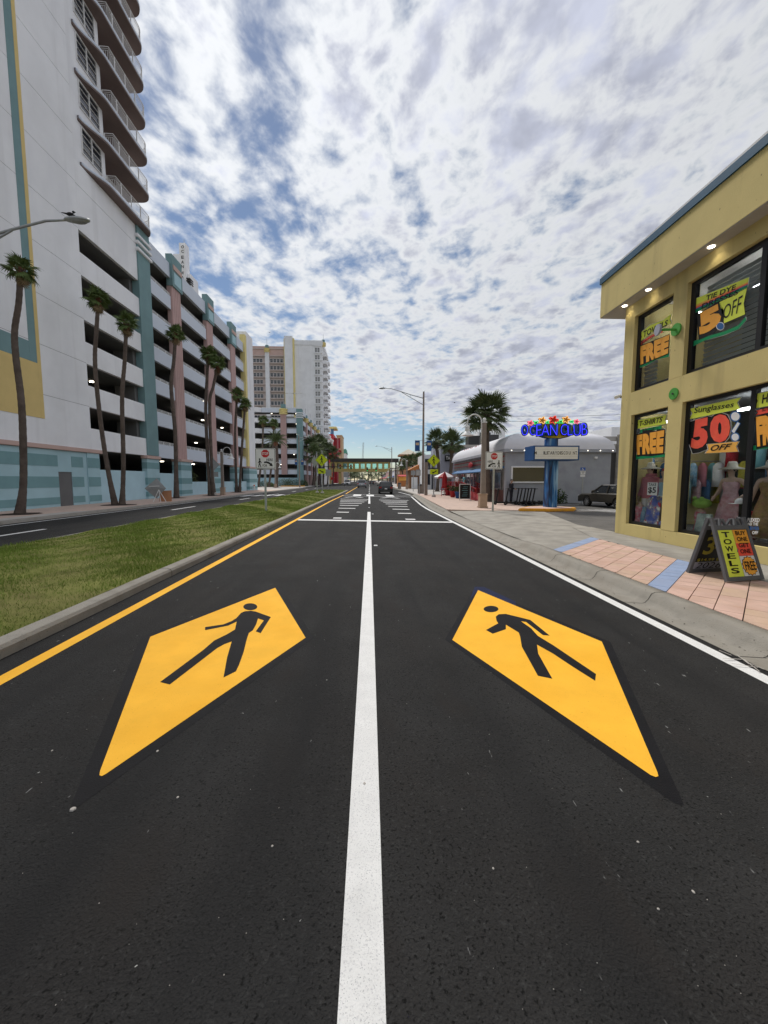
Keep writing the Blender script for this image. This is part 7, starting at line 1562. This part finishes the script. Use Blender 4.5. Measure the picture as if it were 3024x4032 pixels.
for i, (px, py, m, lb) in enumerate(((1762,1951,'red_dark','tapered dark red planter beside the ramp foot with green plant'),(1782,1958,'red','larger red planter with leafy plant before the ramp rail'),(1803,1962,'club_blue','blue glazed planter beside the chalkboard'))):
    b = onZ(px, py, SZ); t = thing('planter', lb, 'planter', (b.x,b.y,SZ), group='glazed planters by the diner ramp'); obj('pot', MB().lathe([(.20,0),(.30,.55),(.33,.6),(.29,.6)], (b.x,b.y,SZ), 16), m, t, smooth=True); rn = random.Random(i); f = MB()
    for j in range(120): a = rn.uniform(0,6.28); r = rn.random()*.38; q = Vector((b.x+r*math.cos(a),b.y+r*math.sin(a),SZ+.6+.45*rn.random())); d = Vector((rn.uniform(-1,1),rn.uniform(-1,1),1)).normalized()*.14; e = d.cross(Vector((rn.uniform(-1,1),rn.uniform(-1,1),0.2))).normalized()*.04; f.add([q-e,q+d,q+e,q-d*.4],[(0,1,2),(0,2,3)])
    obj('foliage', f, 'leaf', t)
b = onZ(1830,1970,SZ); t = thing('chalkboard', 'black menu chalkboard in a white frame at the foot of the ramp', 'sign', (b.x,b.y,SZ)); w_, h_ = .42, 1.30
obj('board', MB().box(b.x-w_,b.x+w_,b.y-.01,b.y+.02,SZ+.12,SZ+h_), 'sign_black', t); obj('frame', MB().box(b.x-w_-.05,b.x-w_,b.y-.03,b.y+.03,SZ,SZ+h_+.05).box(b.x+w_,b.x+w_+.05,b.y-.03,b.y+.03,SZ,SZ+h_+.05).box(b.x-w_,b.x+w_,b.y-.03,b.y+.03,SZ+h_,SZ+h_+.05).box(b.x-w_,b.x+w_,b.y-.03,b.y+.03,SZ+.1,SZ+.14), 'white_metal', t)
for k in range(6): obj('chalk_line', MB().box(b.x-.25+.05*(k%3),b.x+.2+.04*(k%2),b.y-.013,b.y-.0105,SZ+.35+.15*k,SZ+.37+.15*k), 'cloth_aqua', t)
# litter bins and distant street furniture
for (px, Y, lb) in ((1573,72,'stone litter bin beside the kiosk lamp'),(1655,47.5,'brown box bin at the foot of the tall street light')):
    p = onY(px,1915,Y); t = thing('litter_bin', lb, 'bin', (p.x,Y,.06)); obj('bin_body', MB().lathe([(.33,0),(.33,.95),(.28,1.0)],(p.x,Y,.06),12), 'post_conc', t); obj('bin_lid', MB().lathe([(.35,1.0),(.3,1.15),(.08,1.2)],(p.x,Y,.06),12), 'dark_gray', t)
for (x, y, z, lb) in ((onY(1790,1585,70).x,70,onY(1790,1585,70).z,'tiny gull gliding to the left of the big fan palm'),(onY(1061,1309,120).x,120,onY(1061,1309,120).z,'tiny gull gliding above the pink hotel wing')):
    t = thing('bird', lb, 'bird', (x,y,z)); obj('body', MB().ell((x,y,z),(.1,.25,.09),8,6), 'dark_gray', t); obj('wing', MB().add([(x,y-.1,z),(x,y+.12,z),(x-.7,y,z+.18)],[(0,1,2)]), 'dark_gray', t); obj('wing', MB().add([(x,y-.1,z),(x,y+.12,z),(x+.7,y,z+.18)],[(0,2,1)]), 'dark_gray', t)
